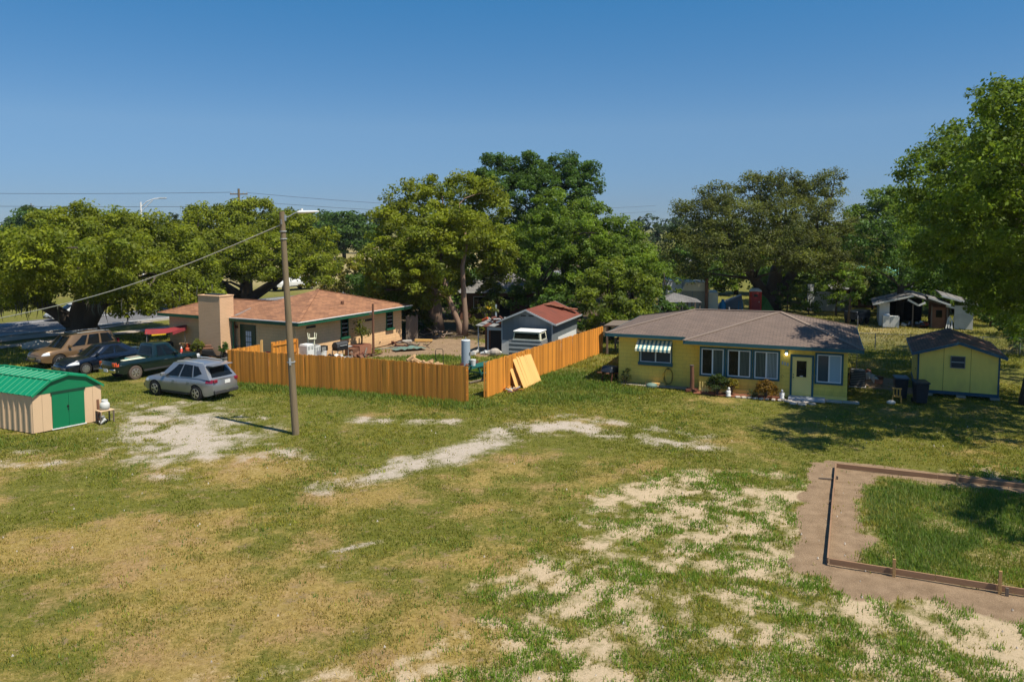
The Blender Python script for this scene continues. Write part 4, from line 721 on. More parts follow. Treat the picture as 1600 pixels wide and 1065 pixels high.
# ---------------------------------------------------------------- yellow house
YH = (16.21, 37.59)
yh = thing('yellow_house', 'low yellow block house with teal trim, hipped grey brown roof and striped awning', 'house', (*YH, 0), -21.5)
w = MB(); w.box(-7.05, 0, 0, 8.6, 0, 2.5); w.box(-11.45, -7.052, 0.7, 8.6, 0, 2.58)
w.build('wall', M['yellow_wall'], yh, wall_uv=True)
MB().box(-7.06, 0.01, -0.05, 0.0, 0.0, 0.20).build('wall_base', M['yellow'], yh)
P_, LA = (-3.35, 4.45, 3.77), (-7.95, 4.45, 3.73); ze, zp = 2.70, 2.61
A_, B_ = (-12.1, .3, ze), (-7.8, .3, ze); PL, PR, BR, BL = (-7.8, -.4, zp), (.65, -.4, zp), (.65, 9.2, zp), (-12.1, 9.2, ze)
r = MB()
r.roof([A_, B_, P_, LA], A_, B_); r.roof([PL, PR, P_], PL, PR); r.roof([PR, BR, P_], PR, BR); r.roof([BR, BL, LA, P_], BR, BL); r.roof([BL, A_, LA], BL, A_)
r.roof([PL, P_, B_], (-7.8, -.4, zp), (-7.8, .3, ze))
roof = r.build('roof', M['roof_tan'], yh)
caps = MB()
for a, b in ((P_, PR), (P_, BR), (P_, PL), (LA, A_), (LA, BL), (LA, P_)):
    caps.beam((a[0], a[1], a[2] + .012), (b[0], b[1], b[2] + .012), 0.22, 0.035)
caps.build('ridge_cap', M['roof_cap'], roof)
f = MB()
fascia(f, (-12.12, .28), (-7.82, .28), ze - .005); fascia(f, (-7.82, -.42), (.67, -.42), zp - .005); fascia(f, (.67, -.40), (.67, 9.2), zp - .005); fascia(f, (-12.12, .30), (-12.12, 9.2), ze - .005); fascia(f, (-7.80, -.40), (-7.80, .26), zp - .005)
f.build('fascia', M['teal'], yh)
so = MB(); so.box(-7.78, .64, -.39, 9.1, zp - .10, zp - .07); so.box(-12.09, -7.79, .31, 9.1, zp - .06, zp - .03); so.build('soffit', M['pale_yellow'], yh)
window(yh, -7.02, -5.73, .77, 2.30, 0, blinds=(None, 'blind_dark')); window(yh, -5.71, -4.42, .77, 2.30, 0, blinds=(None, 'blind_dark')); window(yh, -4.40, -3.10, .77, 2.30, 0, blinds=('blind_dark', 'blind'))
w4 = window(yh, -1.48, -.19, .77, 2.32, 0, pane=('glass_blue', 'curtain'))
ww = window(yh, -10.32, -8.55, 1.13, 2.32, .7, trim='teal', sash='white', tw=.06, pane=('screen', 'screen'))
MB().box(-10.36, -8.51, .56, .698, 1.03, 1.20).build('sill', M['teal'], ww)
# striped awning, each metal strip a piece of its own
aw = MB().box(-10.40, -8.56, .66, .70, 2.36, 2.41).build('awning', M['stripe_teal'], yh)
n = 17; wd = 1.86 / n; srcs = {}
for i in range(n):
    x = -10.42 + wd * (i + .5); k = i % 2
    if k not in srcs:
        s = MB(); z0 = .008 * k
        s.mesh([(-wd / 2, 0, 2.385 + z0), (wd / 2, 0, 2.385 + z0), (wd / 2, -.62, 1.98 + z0), (-wd / 2, -.62, 1.98 + z0), (wd / 2, -.63, 1.85 + z0), (-wd / 2, -.63, 1.85 + z0),
                (-wd / 2, 0, 2.37 + z0), (wd / 2, 0, 2.37 + z0), (wd / 2, -.61, 1.965 + z0), (-wd / 2, -.61, 1.965 + z0), (wd / 2, -.615, 1.85 + z0), (-wd / 2, -.615, 1.85 + z0)],
               [(0, 1, 2, 3), (3, 2, 4, 5), (6, 9, 8, 7), (9, 11, 10, 8), (5, 4, 10, 11), (0, 3, 9, 6), (3, 5, 11, 9), (1, 7, 8, 2), (2, 8, 10, 4)])
        srcs[k] = s.build('stripe', M['stripe_white' if k == 0 else 'stripe_teal'], aw, loc=(x, .68, 0))
    else: inst(srcs[k], aw, (x, .68, 0))
# front door
dr = MB(); dr.box(-2.62, -2.52, -.07, 0, .12, 2.16); dr.box(-1.62, -1.52, -.07, 0, .12, 2.16); dr.box(-2.52, -1.62, -.07, 0, 2.05, 2.16)
dr.build('door_frame', M['teal'], yh)
d = MB().box(-2.52, -1.62, -.045, -.004, .13, 2.05).build('door', M['pale_yellow'], yh)
pf = MB(); x0, x1, z0, z1 = -2.32, -1.86, 1.06, 1.86
pf.box(x0 - .04, x1 + .04, -.062, -.046, z1, z1 + .04); pf.box(x0 - .04, x1 + .04, -.062, -.046, z0 - .04, z0); pf.box(x0 - .04, x0, -.062, -.046, z0, z1); pf.box(x1, x1 + .04, -.062, -.046, z0, z1)
pf.build('pane_frame', M['pale_yellow'], d); MB().box(x0, x1, -.056, -.047, z0, z1).build('pane', M['glass'], d)
MB().box(-2.16, -2.02, -.068, -.057, z0 + .02, z0 + .06).build('notice', M['white'], d)
MB().ball((-2.46, -.075, 1.02), .03, .035, .03).build('handle', M['black'], d); MB().ball((-2.46, -.065, 1.16), .025, .02, .025).build('lock', M['black'], d)
MB().box(-2.40, -1.74, -.052, -.046, .25, .27).build('door_groove', M['yellow'], d)
MB().box(-2.66, -.98, -.75, -.052, 0, .13).build('doorstep', M['step'], yh, bevel=.015)
MB().box(-.96, -.2, -.45, -.052, -.02, .06).build('paving_slab', M['concrete'], yh); MB().box(-.18, .55, -.4, -.052, -.02, .055).build('paving_slab', M['concrete'], yh)
# lit porch lamp by the door
lp = MB().box(-2.88, -2.74, -.05, -.002, 2.16, 2.34).build('porch_lamp', M['teal'], yh)
em, N_, L_, Pn = new_mat('lit bulb'); Pn.inputs['Emission Color'].default_value = (1, .95, .8, 1); Pn.inputs['Emission Strength'].default_value = 6
MB().ball((-2.81, -.10, 2.17), .055, .055, .06).build('bulb', em, lp)
nm = MB()
for i in range(3): nm.box(-3.02 + .12 * i, -2.94 + .12 * i, -.02, -.002, 1.62 - .03 * i, 1.78 - .03 * i)
nm.build('number_plaque', M['gray_light'], yh)
MB().tube([(-2.98 + .06 * math.cos(t), -.02, 1.02 + .07 * math.sin(t)) for t in np.linspace(0, 5, 9)], .008, 5).build('hook', M['brown_wood'], yh)
MB().box(-3.2, -3.14, -.04, -.002, .2, .95).build('conduit', M['yellow'], yh)
# back corner post and brace under the eave
MB().box(-12.03, -11.93, 8.9, 9.0, 0, 2.56).build('corner_post', M['old_wood'], yh)
vp = MB().cyl((-6.2, 5.6, 3.35), (-6.2, 5.6, 3.80), .05); vp.build('vent_pipe', M['gray_mid'], roof)

# ---------------------------------------------------------------- yellow shed
s2 = thing('yellow_shed', 'small yellow wooden shed with blue trim and brown gable roof, dappled in shade', 'shed', (20.46, 39.24, 0), -24)
W2, D2 = 3.52, 5.2; pk = 2.63
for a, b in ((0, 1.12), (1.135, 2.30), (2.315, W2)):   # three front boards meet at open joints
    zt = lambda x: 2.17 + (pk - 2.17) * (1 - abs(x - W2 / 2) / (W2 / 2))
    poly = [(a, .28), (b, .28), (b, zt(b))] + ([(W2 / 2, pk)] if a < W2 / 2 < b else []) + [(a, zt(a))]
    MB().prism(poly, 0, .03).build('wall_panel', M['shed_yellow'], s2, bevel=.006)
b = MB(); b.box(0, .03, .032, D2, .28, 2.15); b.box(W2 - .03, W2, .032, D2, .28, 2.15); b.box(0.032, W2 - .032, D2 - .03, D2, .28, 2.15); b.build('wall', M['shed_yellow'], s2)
MB().prism([(.04, .28), (W2 - .04, .28), (W2 - .04, 2.10), (W2 / 2, pk - .06), (.04, 2.10)], .04, .06).build('frame_wall', M['dark_hole'], s2)
k = MB(); k.box(-.02, W2 + .02, -.03, -.002, .12, .28); k.box(-.03, -.002, -.002, D2, .12, .28); k.box(W2 + .002, W2 + .03, -.002, D2, .12, .28); k.build('skirt_board', M['blue_trim'], s2)
MB().box(-.025, .05, -.022, -.002, .28, 2.17).build('corner_board', M['blue_trim'], s2); MB().box(W2 - .05, W2 + .025, -.022, -.002, .28, 2.17).build('corner_board', M['blue_trim'], s2)
e = .28; ov = .25; m_ = (pk + .17 - 2.14) / (W2 / 2 + e)
RA, RB = (W2 / 2, -ov, pk + .17), (W2 / 2, D2 + ov, pk + .17); EL0, EL1, ER0, ER1 = (-e, -ov, 2.14), (-e, D2 + ov, 2.14), (W2 + e, -ov, 2.14), (W2 + e, D2 + ov, 2.14)
r = MB(); r.roof([EL0, RA, RB, EL1], EL1, EL0); r.roof([ER0, ER1, RB, RA], ER0, ER1); r.build('roof', M['roof_shed2'], s2)
so = MB(); dz = .06
so.face([(p[0], p[1], p[2] - dz) for p in (EL0, EL1, RB, RA)]); so.face([(p[0], p[1], p[2] - dz) for p in (ER0, RA, RB, ER1)]); so.build('soffit', M['shed_yellow'], s2)
k = MB()
for y in (-ov - .018, D2 + ov + .018):
    k.beam((-e - .02, y, 2.075), (W2 / 2, y, pk + .105), .03, .14); k.beam((W2 / 2, y, pk + .105), (W2 + e + .02, y, 2.075), .03, .14)
k.beam((-e - .018, -ov, 2.07), (-e - .018, D2 + ov, 2.07), .03, .14); k.beam((W2 + e + .018, -ov, 2.07), (W2 + e + .018, D2 + ov, 2.07), .03, .14)
k.build('fascia', M['blue_trim'], s2)
window(s2, 1.42, 2.06, 1.46, 2.06, 0, trim='gray_mid', sash=None, tw=.035, pane='screen', muntins=1)
dd = MB().box(-.035, -.003, .75, 2.0, .32, 2.05).build('door', M['shed_yellow'], s2); MB().box(-.05, -.036, .86, .92, 1.1, 1.22).build('handle', M['black'], dd)
MB().box(-.012, -.002, .62, .68, .3, 2.1).build('corner_strip', M['blue_trim'], s2)
for x in (.3, 1.75, 3.2): MB().box(x, x + .4, .05, .25, -.02, .12).build('footing_block', M['concrete'], s2)

# ---------------------------------------------------------------- green and tan metal shed (its far end runs out of the picture)
gs = thing('metal_shed', 'tan ribbed metal shed with green gambrel roof and green sliding doors', 'shed', (-19.6, 31.7, 0), 54)
_sa, _ca = math.sin(R(11)), math.cos(R(11))
skew = lambda u, v, z: (u - v * _sa, v * _ca, z)
WG, DG_ = 2.78, 5.4; prof = [(-.07, 1.56), (.66, 2.10), (1.39, 2.27), (2.12, 2.10), (2.85, 1.56)]
for a, b in ((0, .74), (2.06, WG)):
    for i, (p, q) in enumerate(((a, (a + b) / 2 - .004), ((a + b) / 2 + .004, b))): MB().box(p, q, 0, .02, 0, 1.56).build('wall_panel', M['shed_tan'], gs)
MB().prism([(0, 1.565), (WG, 1.565), (2.12, 2.07), (1.39, 2.24), (.66, 2.07)], -.012, .02).build('gable', M['shed_green_front'], gs)
MB().box(.70, 2.10, -.05, -.014, 1.50, 1.60).build('door_track', M['door_green'], gs)
for k_, (p, q) in enumerate(((.745, 1.397), (1.403, 2.055))):
    d = MB().box(p, q, -.032, -.004, .05, 1.51).build('sliding_door', M['shed_green_front'], gs, bevel=.006)
    xh = 1.36 if k_ == 0 else 1.44
    if k_ == 0: MB().cyl((1.37, -.034, .90), (1.37, -.06, .90), .045).build('handle', M['black'], d); MB().cyl((1.38, -.034, .76), (1.38, -.05, .76), .028).build('lock', M['black'], d)
MB().box(.70, 2.10, -.06, -.003, 0, .04).build('door_sill', M['white'], gs)
npan = 15; pw = DG_ / npan; src = None
for i in range(npan):     # ribbed side wall, each sheet its own piece
    v0 = i * pw + .02
    if src is None:
        p = MB(); pr = [(0, 0), (.05, -.035), (.11, -.035), (.16, 0), (pw, 0)]
        v = [skew(y, x, 0) for x, y in pr]
        p.mesh([(a[0], a[1], 0) for a in v] + [(a[0], a[1], 1.53) for a in v], [(j, j + 1, j + 6, j + 5) for j in range(4)])
        src = p.build('wall_sheet', M['shed_tan'], gs, loc=skew(0, v0, 0))
    else: inst(src, gs, skew(0, v0, 0))
for (a, b) in zip(prof[:-1], prof[1:]):     # roof sheets with raised seams, four slopes
    L_ = math.dist(a, b); src = None
    for i in range(npan):
        v0 = i * (DG_ + .16) / npan - .08; pw2 = (DG_ + .16) / npan
        if src is None:
            p = MB(); nx_, nz_ = -(b[1] - a[1]) / L_, (b[0] - a[0]) / L_
            pr = [(0, .0), (.02, .032), (.06, .032), (.08, 0), (pw2, 0)]
            vs = []
            for e_ in (a, b): vs += [skew(e_[0] + nx_ * h, x, e_[1] + nz_ * h) for x, h in pr]
            p.mesh(vs, [(j, j + 1, j + 6, j + 5) for j in range(4)])
            src = p.build('roof_sheet', M['shed_green'], gs, loc=skew(0, v0, 0))
        else: inst(src, gs, skew(0, v0, 0))
k = MB()
for a, b in zip(prof[:-1], prof[1:]): k.beam((*skew(a[0], -.10, 0)[:2], a[1] - .03), (*skew(b[0], -.10, 0)[:2], b[1] - .03), .03, .075)
k.build('roof_edge', M['shed_green'], gs)
k = MB(); k.beam(skew(.66, -.08, 2.115), skew(.66, DG_ + .08, 2.115), .06, .045); k.beam(skew(1.39, -.08, 2.285), skew(1.39, DG_ + .08, 2.285), .10, .05); k.beam(skew(2.12, -.08, 2.115), skew(2.12, DG_ + .08, 2.115), .06, .045)
k.build('roof_ridge', M['shed_green'], gs)
k = MB(); k.mesh([skew(0.05, 0.05, 0), skew(WG - .05, .05, 0), skew(WG - .05, DG_, 0), skew(.05, DG_, 0), skew(.05, .05, 1.5), skew(WG - .05, .05, 1.5), skew(WG - .05, DG_, 1.5), skew(.05, DG_, 1.5)], [(0, 1, 5, 4), (1, 2, 6, 5), (2, 3, 7, 6), (3, 0, 4, 7)])
k.build('lining', M['dark_hole'], gs)

# ---------------------------------------------------------------- peach house
ph = thing('peach_house', 'long peach block house with rust orange shingle roof, green trim and wide chimney', 'house', (-13.2, 47.6, 0), 62)
w = MB(); w.box(0, 10.9, 0, 8.4, 0, 2.55); w.box(.002, 7.0, 8.402, 11.3, 0, 2.45); w.build('wall', M['peach'], ph, wall_uv=True)
c_ = (-.55, -.75, 2.70); d_ = (11.05, -.75, 2.70); e_ = (-.55, 11.75, 2.66); apex = (5.2, 2.8, 4.15); bk = (11.05, 9.0, 2.70)
R1, R2 = (2.62, 4.4, 3.49), (2.62, 9.6, 3.47)
r = MB()
r.roof([c_, d_, apex], c_, d_)                                  # long side over the sunlit wall
mid_ = (-.55, 4.9, 2.69)
r.roof([c_, apex, R1, mid_], mid_, c_); r.roof([mid_, R1, R2, e_], e_, mid_)
r.roof([d_, bk, apex], d_, bk); r.roof([e_, R2, (6.6, 11.75, 2.66)], (6.6, 11.75, 2.66), e_)
r.roof([(6.6, 11.75, 2.66), R2, R1, (6.6, 5.2, 2.66)], (6.6, 5.2, 2.66), (6.6, 11.75, 2.66)); r.roof([R1, apex, bk, (6.6, 5.2, 2.66)], bk, (6.6, 5.2, 2.66))
pr_ = r.build('roof', M['roof_rust'], ph)
k = MB()
for a, b in ((apex, c_), (apex, d_), (R1, R2), (R2, e_)): k.beam((a[0], a[1], a[2] + .012), (b[0], b[1], b[2] + .012), .2, .03)
k.build('ridge_cap', M['roof_rust'], pr_, wall_uv=True)
k = MB(); fascia(k, (-.57, -.77), (11.07, -.77), 2.67, .18); fascia(k, (-.57, -.75), (-.57, 4.98), 2.67, .18); fascia(k, (-.57, 6.92), (-.57, 11.75), 2.65, .18); fascia(k, (11.07, -.75), (11.07, 9.0), 2.67, .18); fascia(k, (-.55, 11.77), (6.6, 11.77), 2.63, .18); k.build('fascia', M['green_trim'], ph)
k = MB(); k.beam((-.60, -.80, 2.70), (11.1, -.80, 2.70), .05, .05); k.beam((-.60, -.77, 2.70), (-.60, 4.95, 2.69), .05, .05); k.build('drip_edge', M['white'], ph)
k = MB(); k.box(-.53, 11.0, -.73, 8.9, 2.46, 2.49); k.box(-.53, 6.5, 8.91, 11.7, 2.46, 2.49); k.build('soffit', M['green_trim'], ph)
ch = MB().box(-1.30, -.20, 4.98, 6.90, 0, 4.06).build('chimney', M['peach_chim'], ph, wall_uv=True)
MB().box(-1.33, -.17, 4.95, 6.93, 4.062, 4.12).build('chimney_cap', M['peach_chim'], ch, wall_uv=True); MB().box(-1.05, -.45, 5.3, 6.6, 4.122, 4.17).build('flue', M['black'], ch)
k = MB(); k.mesh([(-.20, 5.0, 2.78), (-.20, 4.75, 2.80), (1.2, 4.75, 3.12), (1.2, 5.0, 3.14)], [(0, 1, 2, 3)]); k.build('flashing', M['gray_mid'], pr_)
MB().cyl((5.1, .6, 3.1), (5.1, .6, 3.46), .11).build('vent_pipe', M['brown_wood'], pr_); MB().box(3.4, 3.9, .2, .5, 3.06, 3.13).build('roof_vent', M['roof_rust'], pr_, wall_uv=True)
for x0, x1, z0, z1 in ((4.17, 4.90, 1.16, 2.36), (9.04, 9.80, 1.18, 2.33)): window(ph, x0, x1, z0, z1, 0, trim='green_trim', sash=None, tw=.05, muntins=3, sill='green_trim')
for x0, x1, z in ((.95, 1.75, 2.22), (6.7, 7.55, 2.05)): MB().box(x0, x1, -.06, -.002, z - .10, z + .03).build('wall_vent', M['black'], ph)
MB().box(.90, .94, -.02, -.002, .2, 2.2).build('conduit', M['peach'], ph, wall_uv=True)
# green door with nine lights on the shaded porch wall
f = MB(); f.box(-.06, -.002, 3.30, 4.62, .05, 2.24); df = f.build('door', M['door_green'], ph)
q = MB()
py0, py1, pz0, pz1 = 3.62, 4.12, .78, 1.86
for i in range(3):
    for j in range(3):
        a = py0 + (py1 - py0) * i / 3; b_ = pz0 + (pz1 - pz0) * j / 3
        MB().box(-.075, -.061, a + .02, a + .147, b_ + .025, b_ + .335).build('pane', M['pane_bright'], df)
MB().box(-.16, -.002, 4.86, 5.0 - .06, 1.98, 2.16).build('wall_lamp', M['red_brown'], ph)
MB().cyl((-.45, 4.80, 0), (-.45, 4.80, 2.5), .05, n=8).build('porch_post', M['green_trim'], ph)

# ---------------------------------------------------------------- grey shed with the red metal roof
gy = thing('gray_shed', 'grey blue wooden shed with rusty red metal roof behind the cedar fence', 'shed', (-0.68, 51.67, 0), -20.5)
WS, DS, pz = 3.52, 5.8, 2.92
zt = lambda x: 2.26 + (pz - 2.26) * (1 - abs(x - WS / 2) / (WS / 2))
xs = np.linspace(0, WS, 10)
for a, b in zip(xs[:-1], xs[1:]):
    a2, b2 = a + .004, b - .004; poly = [(a2, 0), (b2, 0), (b2, zt(b2))] + ([(WS / 2, pz)] if a2 < WS / 2 < b2 else []) + [(a2, zt(a2))]
    MB().prism(poly, random.uniform(0, .008), .03).build('siding_board', M['gray_siding'], gy)
b = MB(); b.box(0, .03, .035, DS, 0, 2.26); b.box(WS - .03, WS, .035, DS, .0, 2.26); b.box(.032, WS - .032, DS - .03, DS, 0, 2.26); b.build('wall', M['gray_siding'], gy)
MB().prism([(.03, .02), (WS - .03, .02), (WS - .03, 2.2), (WS / 2, pz - .06), (.03, 2.2)], .04, .06).build('lining', M['dark_hole'], gy)
MB().box(WS + .002, WS + .02, 1.2, DS - .3, .05, 1.15).build('pale_wall_sheet', M['white'], gy); MB().box(0.0, .5, -.02, -.002, 0, .95).build('pale_wall_sheet', M['white_old'], gy)
MB().box(-.02, .06, -.025, -.003, 0.96, 2.28).build('corner_board', M['gray_light'], gy); MB().box(WS - .06, WS + .02, -.025, -.003, 0, 2.28).build('corner_board', M['gray_light'], gy)
for x in (WS / 2 - .42, WS / 2 + .12): MB().box(x, x + .36, -.02, -.003, 2.58, 2.66).build('gable_vent', M['black'], gy)
e, ov = .28, .28; zr = pz + .14; zl = 2.19
RA, RB = (WS / 2, -ov, zr), (WS / 2, DS + ov, zr); npan = 9
for sgn, xe in ((-1, -e), (1, WS + e)):
    for i in range(npan):
        y0 = -ov + (DS + 2 * ov) * i / npan + .004; y1 = -ov + (DS + 2 * ov) * (i + 1) / npan - .004
        p = MB(); p.mesh([(WS / 2, y0, zr), (WS / 2, y1, zr), (xe, y1, zl), (xe, y0, zl), (WS / 2, y0, zr - .03), (WS / 2, y1, zr - .03), (xe, y1, zl - .03), (xe, y0, zl - .03)], [(0, 1, 2, 3), (4, 7, 6, 5), (0, 3, 7, 4), (1, 5, 6, 2), (3, 2, 6, 7)])
        o = p.build('roof_sheet', M['roof_red'] if sgn > 0 else M['gray_light'], gy)
k = MB()
for y in (-ov - .015, DS + ov + .015): k.beam((-e, y, zl - .06), (WS / 2, y, zr - .05), .03, .11); k.beam((WS / 2, y, zr - .05), (WS + e, y, zl - .06), .03, .11)
k.beam((WS + e + .015, -ov, zl - .06), (WS + e + .015, DS + ov, zl - .06), .03, .11); k.build('fascia', M['gray_light'], gy)
dbm = MB()
for i in range(9): dbm.ball((WS / 2 + .25 + .16 * i * random.uniform(.7, 1.1), DS * (.62 + .035 * i), zr - .02 - .055 * i), .35, .35, .07)
dbm.build('leaf_drift', M['mulch'], gy)

# open lean-to against it
lt = thing('lean_to', 'open lean-to of grey posts with rusty sheets and rubble on its roof', 'lean-to', (-0.68, 51.67, 0), -20.5)
for x, y, h in ((-1.72, .1, 1.82), (-1.02, .1, 1.70), (-1.72, 2.2, 1.9), (-.1, 2.2, 1.9)): MB().box(x - .03, x + .03, y - .03, y + .03, 0, h).build('post', M['gray_light'], lt)
MB().beam((-1.06, .05, 1.66), (-.05, .05, 1.68), .05, .22).build('beam', M['gray_light'], lt)
for i in range(4):
    x = -1.85 + .47 * i; MB().mesh([(x, -.1, 1.86 - .06 * (i % 2)), (x + .45, -.1, 1.82), (x + .45, 2.4, 2.0), (x, 2.4, 2.02), (x, -.1, 1.84 - .06 * (i % 2)), (x + .45, -.1, 1.80), (x + .45, 2.4, 1.98), (x, 2.4, 2.0)], [(0, 1, 2, 3), (4, 7, 6, 5), (0, 4, 5, 1), (1, 5, 6, 2), (3, 7, 4, 0)]).build('roof_sheet', M['red_brown' if i % 2 else 'gray_mid'], lt)
MB().box(-1.0, -.06, .5, .53, 0, 1.5).build('back_board', M['dark_hole'], lt); MB().box(-1.69, -1.05, 1.2, 1.23, 0, 1.7).build('back_board', M['brown_wood'], lt)
def heap(name, label, cat, x, y, z, n, spread, sizes, mats, seed, group=None, deg=0.0, partname='piece'):
    r = np.random.default_rng(seed); t = thing(name, label, cat, (x, y, z), deg, group)
    for i in range(n):
        sx_, sy_, sz_ = r.uniform(*sizes[0]), r.uniform(*sizes[1]), r.uniform(*sizes[2]); o = MB().box(-sx_, sx_, -sy_, sy_, -sz_, sz_).build(partname, M[mats[i % len(mats)]], t, bevel=.008)
        o.location = (r.normal(0, spread[0]), r.normal(0, spread[1]), sz_ + spread[2] * r.random()); o.rotation_euler = (r.normal(0, .35), r.normal(0, .35), r.uniform(0, 3.1))
    return t
def at_gy(u, v, z=0): return local(-0.68, 51.67, -20.5)(u, v, z)
heap('rubble_pile', 'rusty and white scraps heaped on the lean-to roof', 'rubble', *at_gy(-.55, .9, 1.92), 16, (.35, .45, .25), ((.05, .25), (.05, .2), (.02, .08)), ('orange_paint', 'red_brown', 'red_brown', 'white_old', 'gray_mid'), 4)
heap('rubble_pile', 'pale blocks and scraps lying on the ground at the lean-to posts', 'rubble', *at_gy(-1.1, -.35, 0), 14, (.55, .25, .05), ((.06, .18), (.06, .14), (.05, .11)), ('stone', 'white_old', 'gray_light'), 5)

# ---------------------------------------------------------------- derelict white house
dh = thing('derelict_house', 'collapsing white house with sagging roof and open front behind the chain link fence', 'house', (31.2, 66.5, 0), -23)
MB().box(0, .78, 0, .12, 0, 1.98).build('wall', M['white_old'], dh); MB().box(5.6, 6.95, 0, .12, 0, 1.95).build('wall', M['white_old'], dh); MB().box(6.83, 6.95, .122, 5, 0, 1.95).build('wall', M['white_old'], dh); MB().box(0, .12, .122, 5, 0, 1.95).build('wall', M['white_old'], dh)
MB().box(.13, 3.6, 4.9, 5, 0, 2.0).build('back_wall', M['dark_hole'], dh); MB().box(3.9, 5.5, 2.4, 2.5, 0, 2.1).build('inner_wall', M['brown_wood'], dh)
MB().box(4.0, 4.95, .05, .12, 0, 1.75).build('door', M['brown_wood'], dh); MB().box(4.25, 4.7, .02, .048, .9, 1.5).build('door_pane', M['glass'], dh)
for x in (2.5, 3.9, 5.05): MB().box(x, x + .1, .02, .12, 0, 1.9).build('porch_post', M['old_wood'], dh)
gr = dict(); 
def slab(name, pts, t, m, parent):
    lo = [(p[0], p[1], p[2] - t) for p in pts]; n = len(pts)
    return MB().mesh(list(pts) + lo, [tuple(range(n)), tuple(range(2 * n - 1, n - 1, -1))] + [(i, i + n, (i + 1) % n + n, (i + 1) % n) for i in range(n)]).build(name, M[m], parent, wall_uv=True)
slab('roof_slope', [(-.55, -.5, 1.86), (2.55, -.5, 2.72), (2.5, 5.3, 2.75), (-.55, 5.3, 1.86)], .08, 'gray_roof', dh); slab('roof_slope', [(2.56, -.3, 2.70), (4.6, -.2, 2.05), (4.7, 5.3, 2.2), (2.52, 5.3, 2.73)], .07, 'gray_roof', dh)
slab('roof_slope', [(3.6, -.6, 2.62), (5.2, -.6, 2.05), (5.2, 2.5, 2.15), (3.6, 2.5, 2.65)], .06, 'gray_roof', dh); slab('roof_slope', [(4.6, -.3, 2.78), (7.45, -.4, 1.98), (7.45, 5.3, 2.0), (4.6, 5.3, 2.82)], .08, 'gray_roof', dh)
for a, b in (((-.55, -.53, 1.83), (2.55, -.53, 2.68)), ((3.6, -.63, 2.58), (5.25, -.63, 2.00)), ((4.6, -.34, 2.73), (7.45, -.43, 1.95)), ((2.1, -.56, 2.35), (2.9, -.7, 1.9)), ((2.9, -.7, 1.9), (3.4, -.62, 2.15)), ((5.6, -.1, 1.75), (4.95, -.2, 1.9))): MB().beam(a, b, .05, .15).build('fascia_board', M['white_old'], dh)
for i, (x, a) in enumerate(((5.0, .18), (5.2, .05), (5.45, -.1), (5.3, .3))): MB().beam((x, -.25, 0), (x + a, .0, .95 + .1 * (i % 2)), .09, .03).build('loose_board', M['white_old'], dh)
heap('debris_pile', 'dark and pale debris spilling from the open front of the derelict house', 'debris', *local(31.2, 66.5, -23)(3.0, .6, 0), 20, (.9, .4, .25), ((.08, .4), (.06, .25), (.04, .12)), ('brown_wood', 'gray_mid', 'black', 'orange_paint', 'white_old'), 6)
cb = thing('cabinet', 'pale enamel refrigerator lying open before the derelict house wall', 'refrigerator', local(31.2, 66.5, -23)(.85, -.75, 0), -18)
MB().box(-.62, -.1, -.3, .3, 0, 1.02).build('body', M['white_rusty'], cb, bevel=.02); MB().box(-.08, .62, -.28, .3, 0, .95).build('body', M['white_old'], cb, bevel=.02); MB().box(-.6, -.12, -.32, -.302, .05, .98).build('door', M['white_old'], cb); MB().box(-.5, -.1, -.2, .2, 1.02, 1.08).build('lid', M['white'], cb)

# ---------------------------------------------------------------- house among the trees and buildings far behind
gh_ = thing('gray_roofed_house', 'old house with mossy grey shingle roof half hidden among the trees', 'house', (-4.7, 71, 0), -2)
MB().box(0, 6.6, 0, 5.5, 0, 2.6).build('wall', M['brown_wood'], gh_, wall_uv=True); r = MB(); a, b, c, d = (-.4, -.5, 2.55), (7.0, -.5, 2.55), (7.0, 6, 2.55), (-.4, 6, 2.55); p, q = (3.0, 2.8, 4.2), (4.4, 2.8, 4.2)
r.roof([a, b, q, p], a, b); r.roof([b, c, q], b, c); r.roof([c, d, p, q], c, d); r.roof([d, a, p], d, a); r.build('roof', M['gray_roof'], gh_)
MB().beam((-.42, -.54, 2.5), (7.02, -.54, 2.5), .04, .12).build('fascia', M['white_old'], gh_); window(gh_, 1.2, 2.3, 1.0, 2.1, 0, trim='white_old', sash=None, tw=.06); MB().box(3.6, 4.5, -.05, -.002, 0, 2.1).build('door', M['dark_hole'], gh_)
tb = thing('teal_roofed_building', 'white building with pale teal metal roof behind the trees', 'building', (37.6, 88, 0), -8)
MB().box(0, 7, 0, 5, 0, 2.9).build('wall', M['white'], tb); 
for i in range(16): 
    x = -.3 + .475 * i; MB().mesh([(x, -.3, 2.75), (x + .46, -.3, 2.75), (x + .46, 2.5, 3.95), (x, 2.5, 3.95), (x, 5.3, 2.75), (x + .46, 5.3, 2.75)], [(0, 1, 2, 3), (3, 2, 5, 4)]).build('roof_sheet', M['teal_roof'], tb)
window(tb, 2.4, 3.4, 1.0, 2.2, 0, trim='white', sash=None, tw=.07)
cr_ = thing('cream_building', 'cream barn shaped building with grey tan wall behind the yellow house roof', 'building', (16.6, 76.4, 0), -10)
MB().box(0, 2.5, 0, 4, 0, 2.15).build('wall', M['tan_gray'], cr_); MB().prism([(-.08, 2.152), (2.58, 2.152), (2.2, 2.98), (.3, 2.98)], -.05, 4.05).build('roof', M['cream'], cr_); MB().box(2.502, 3.4, .2, 3.5, 0, 2.0).build('side_wall', M['cream'], cr_); MB().box(.9, 1.0, -.03, -.002, 0, 2.1).build('batten', M['gray_mid'], cr_)
wt = thing('white_trailer', 'white lap sided trailer end beside the cream building', 'trailer', (15.3, 77.6, 0), -6)
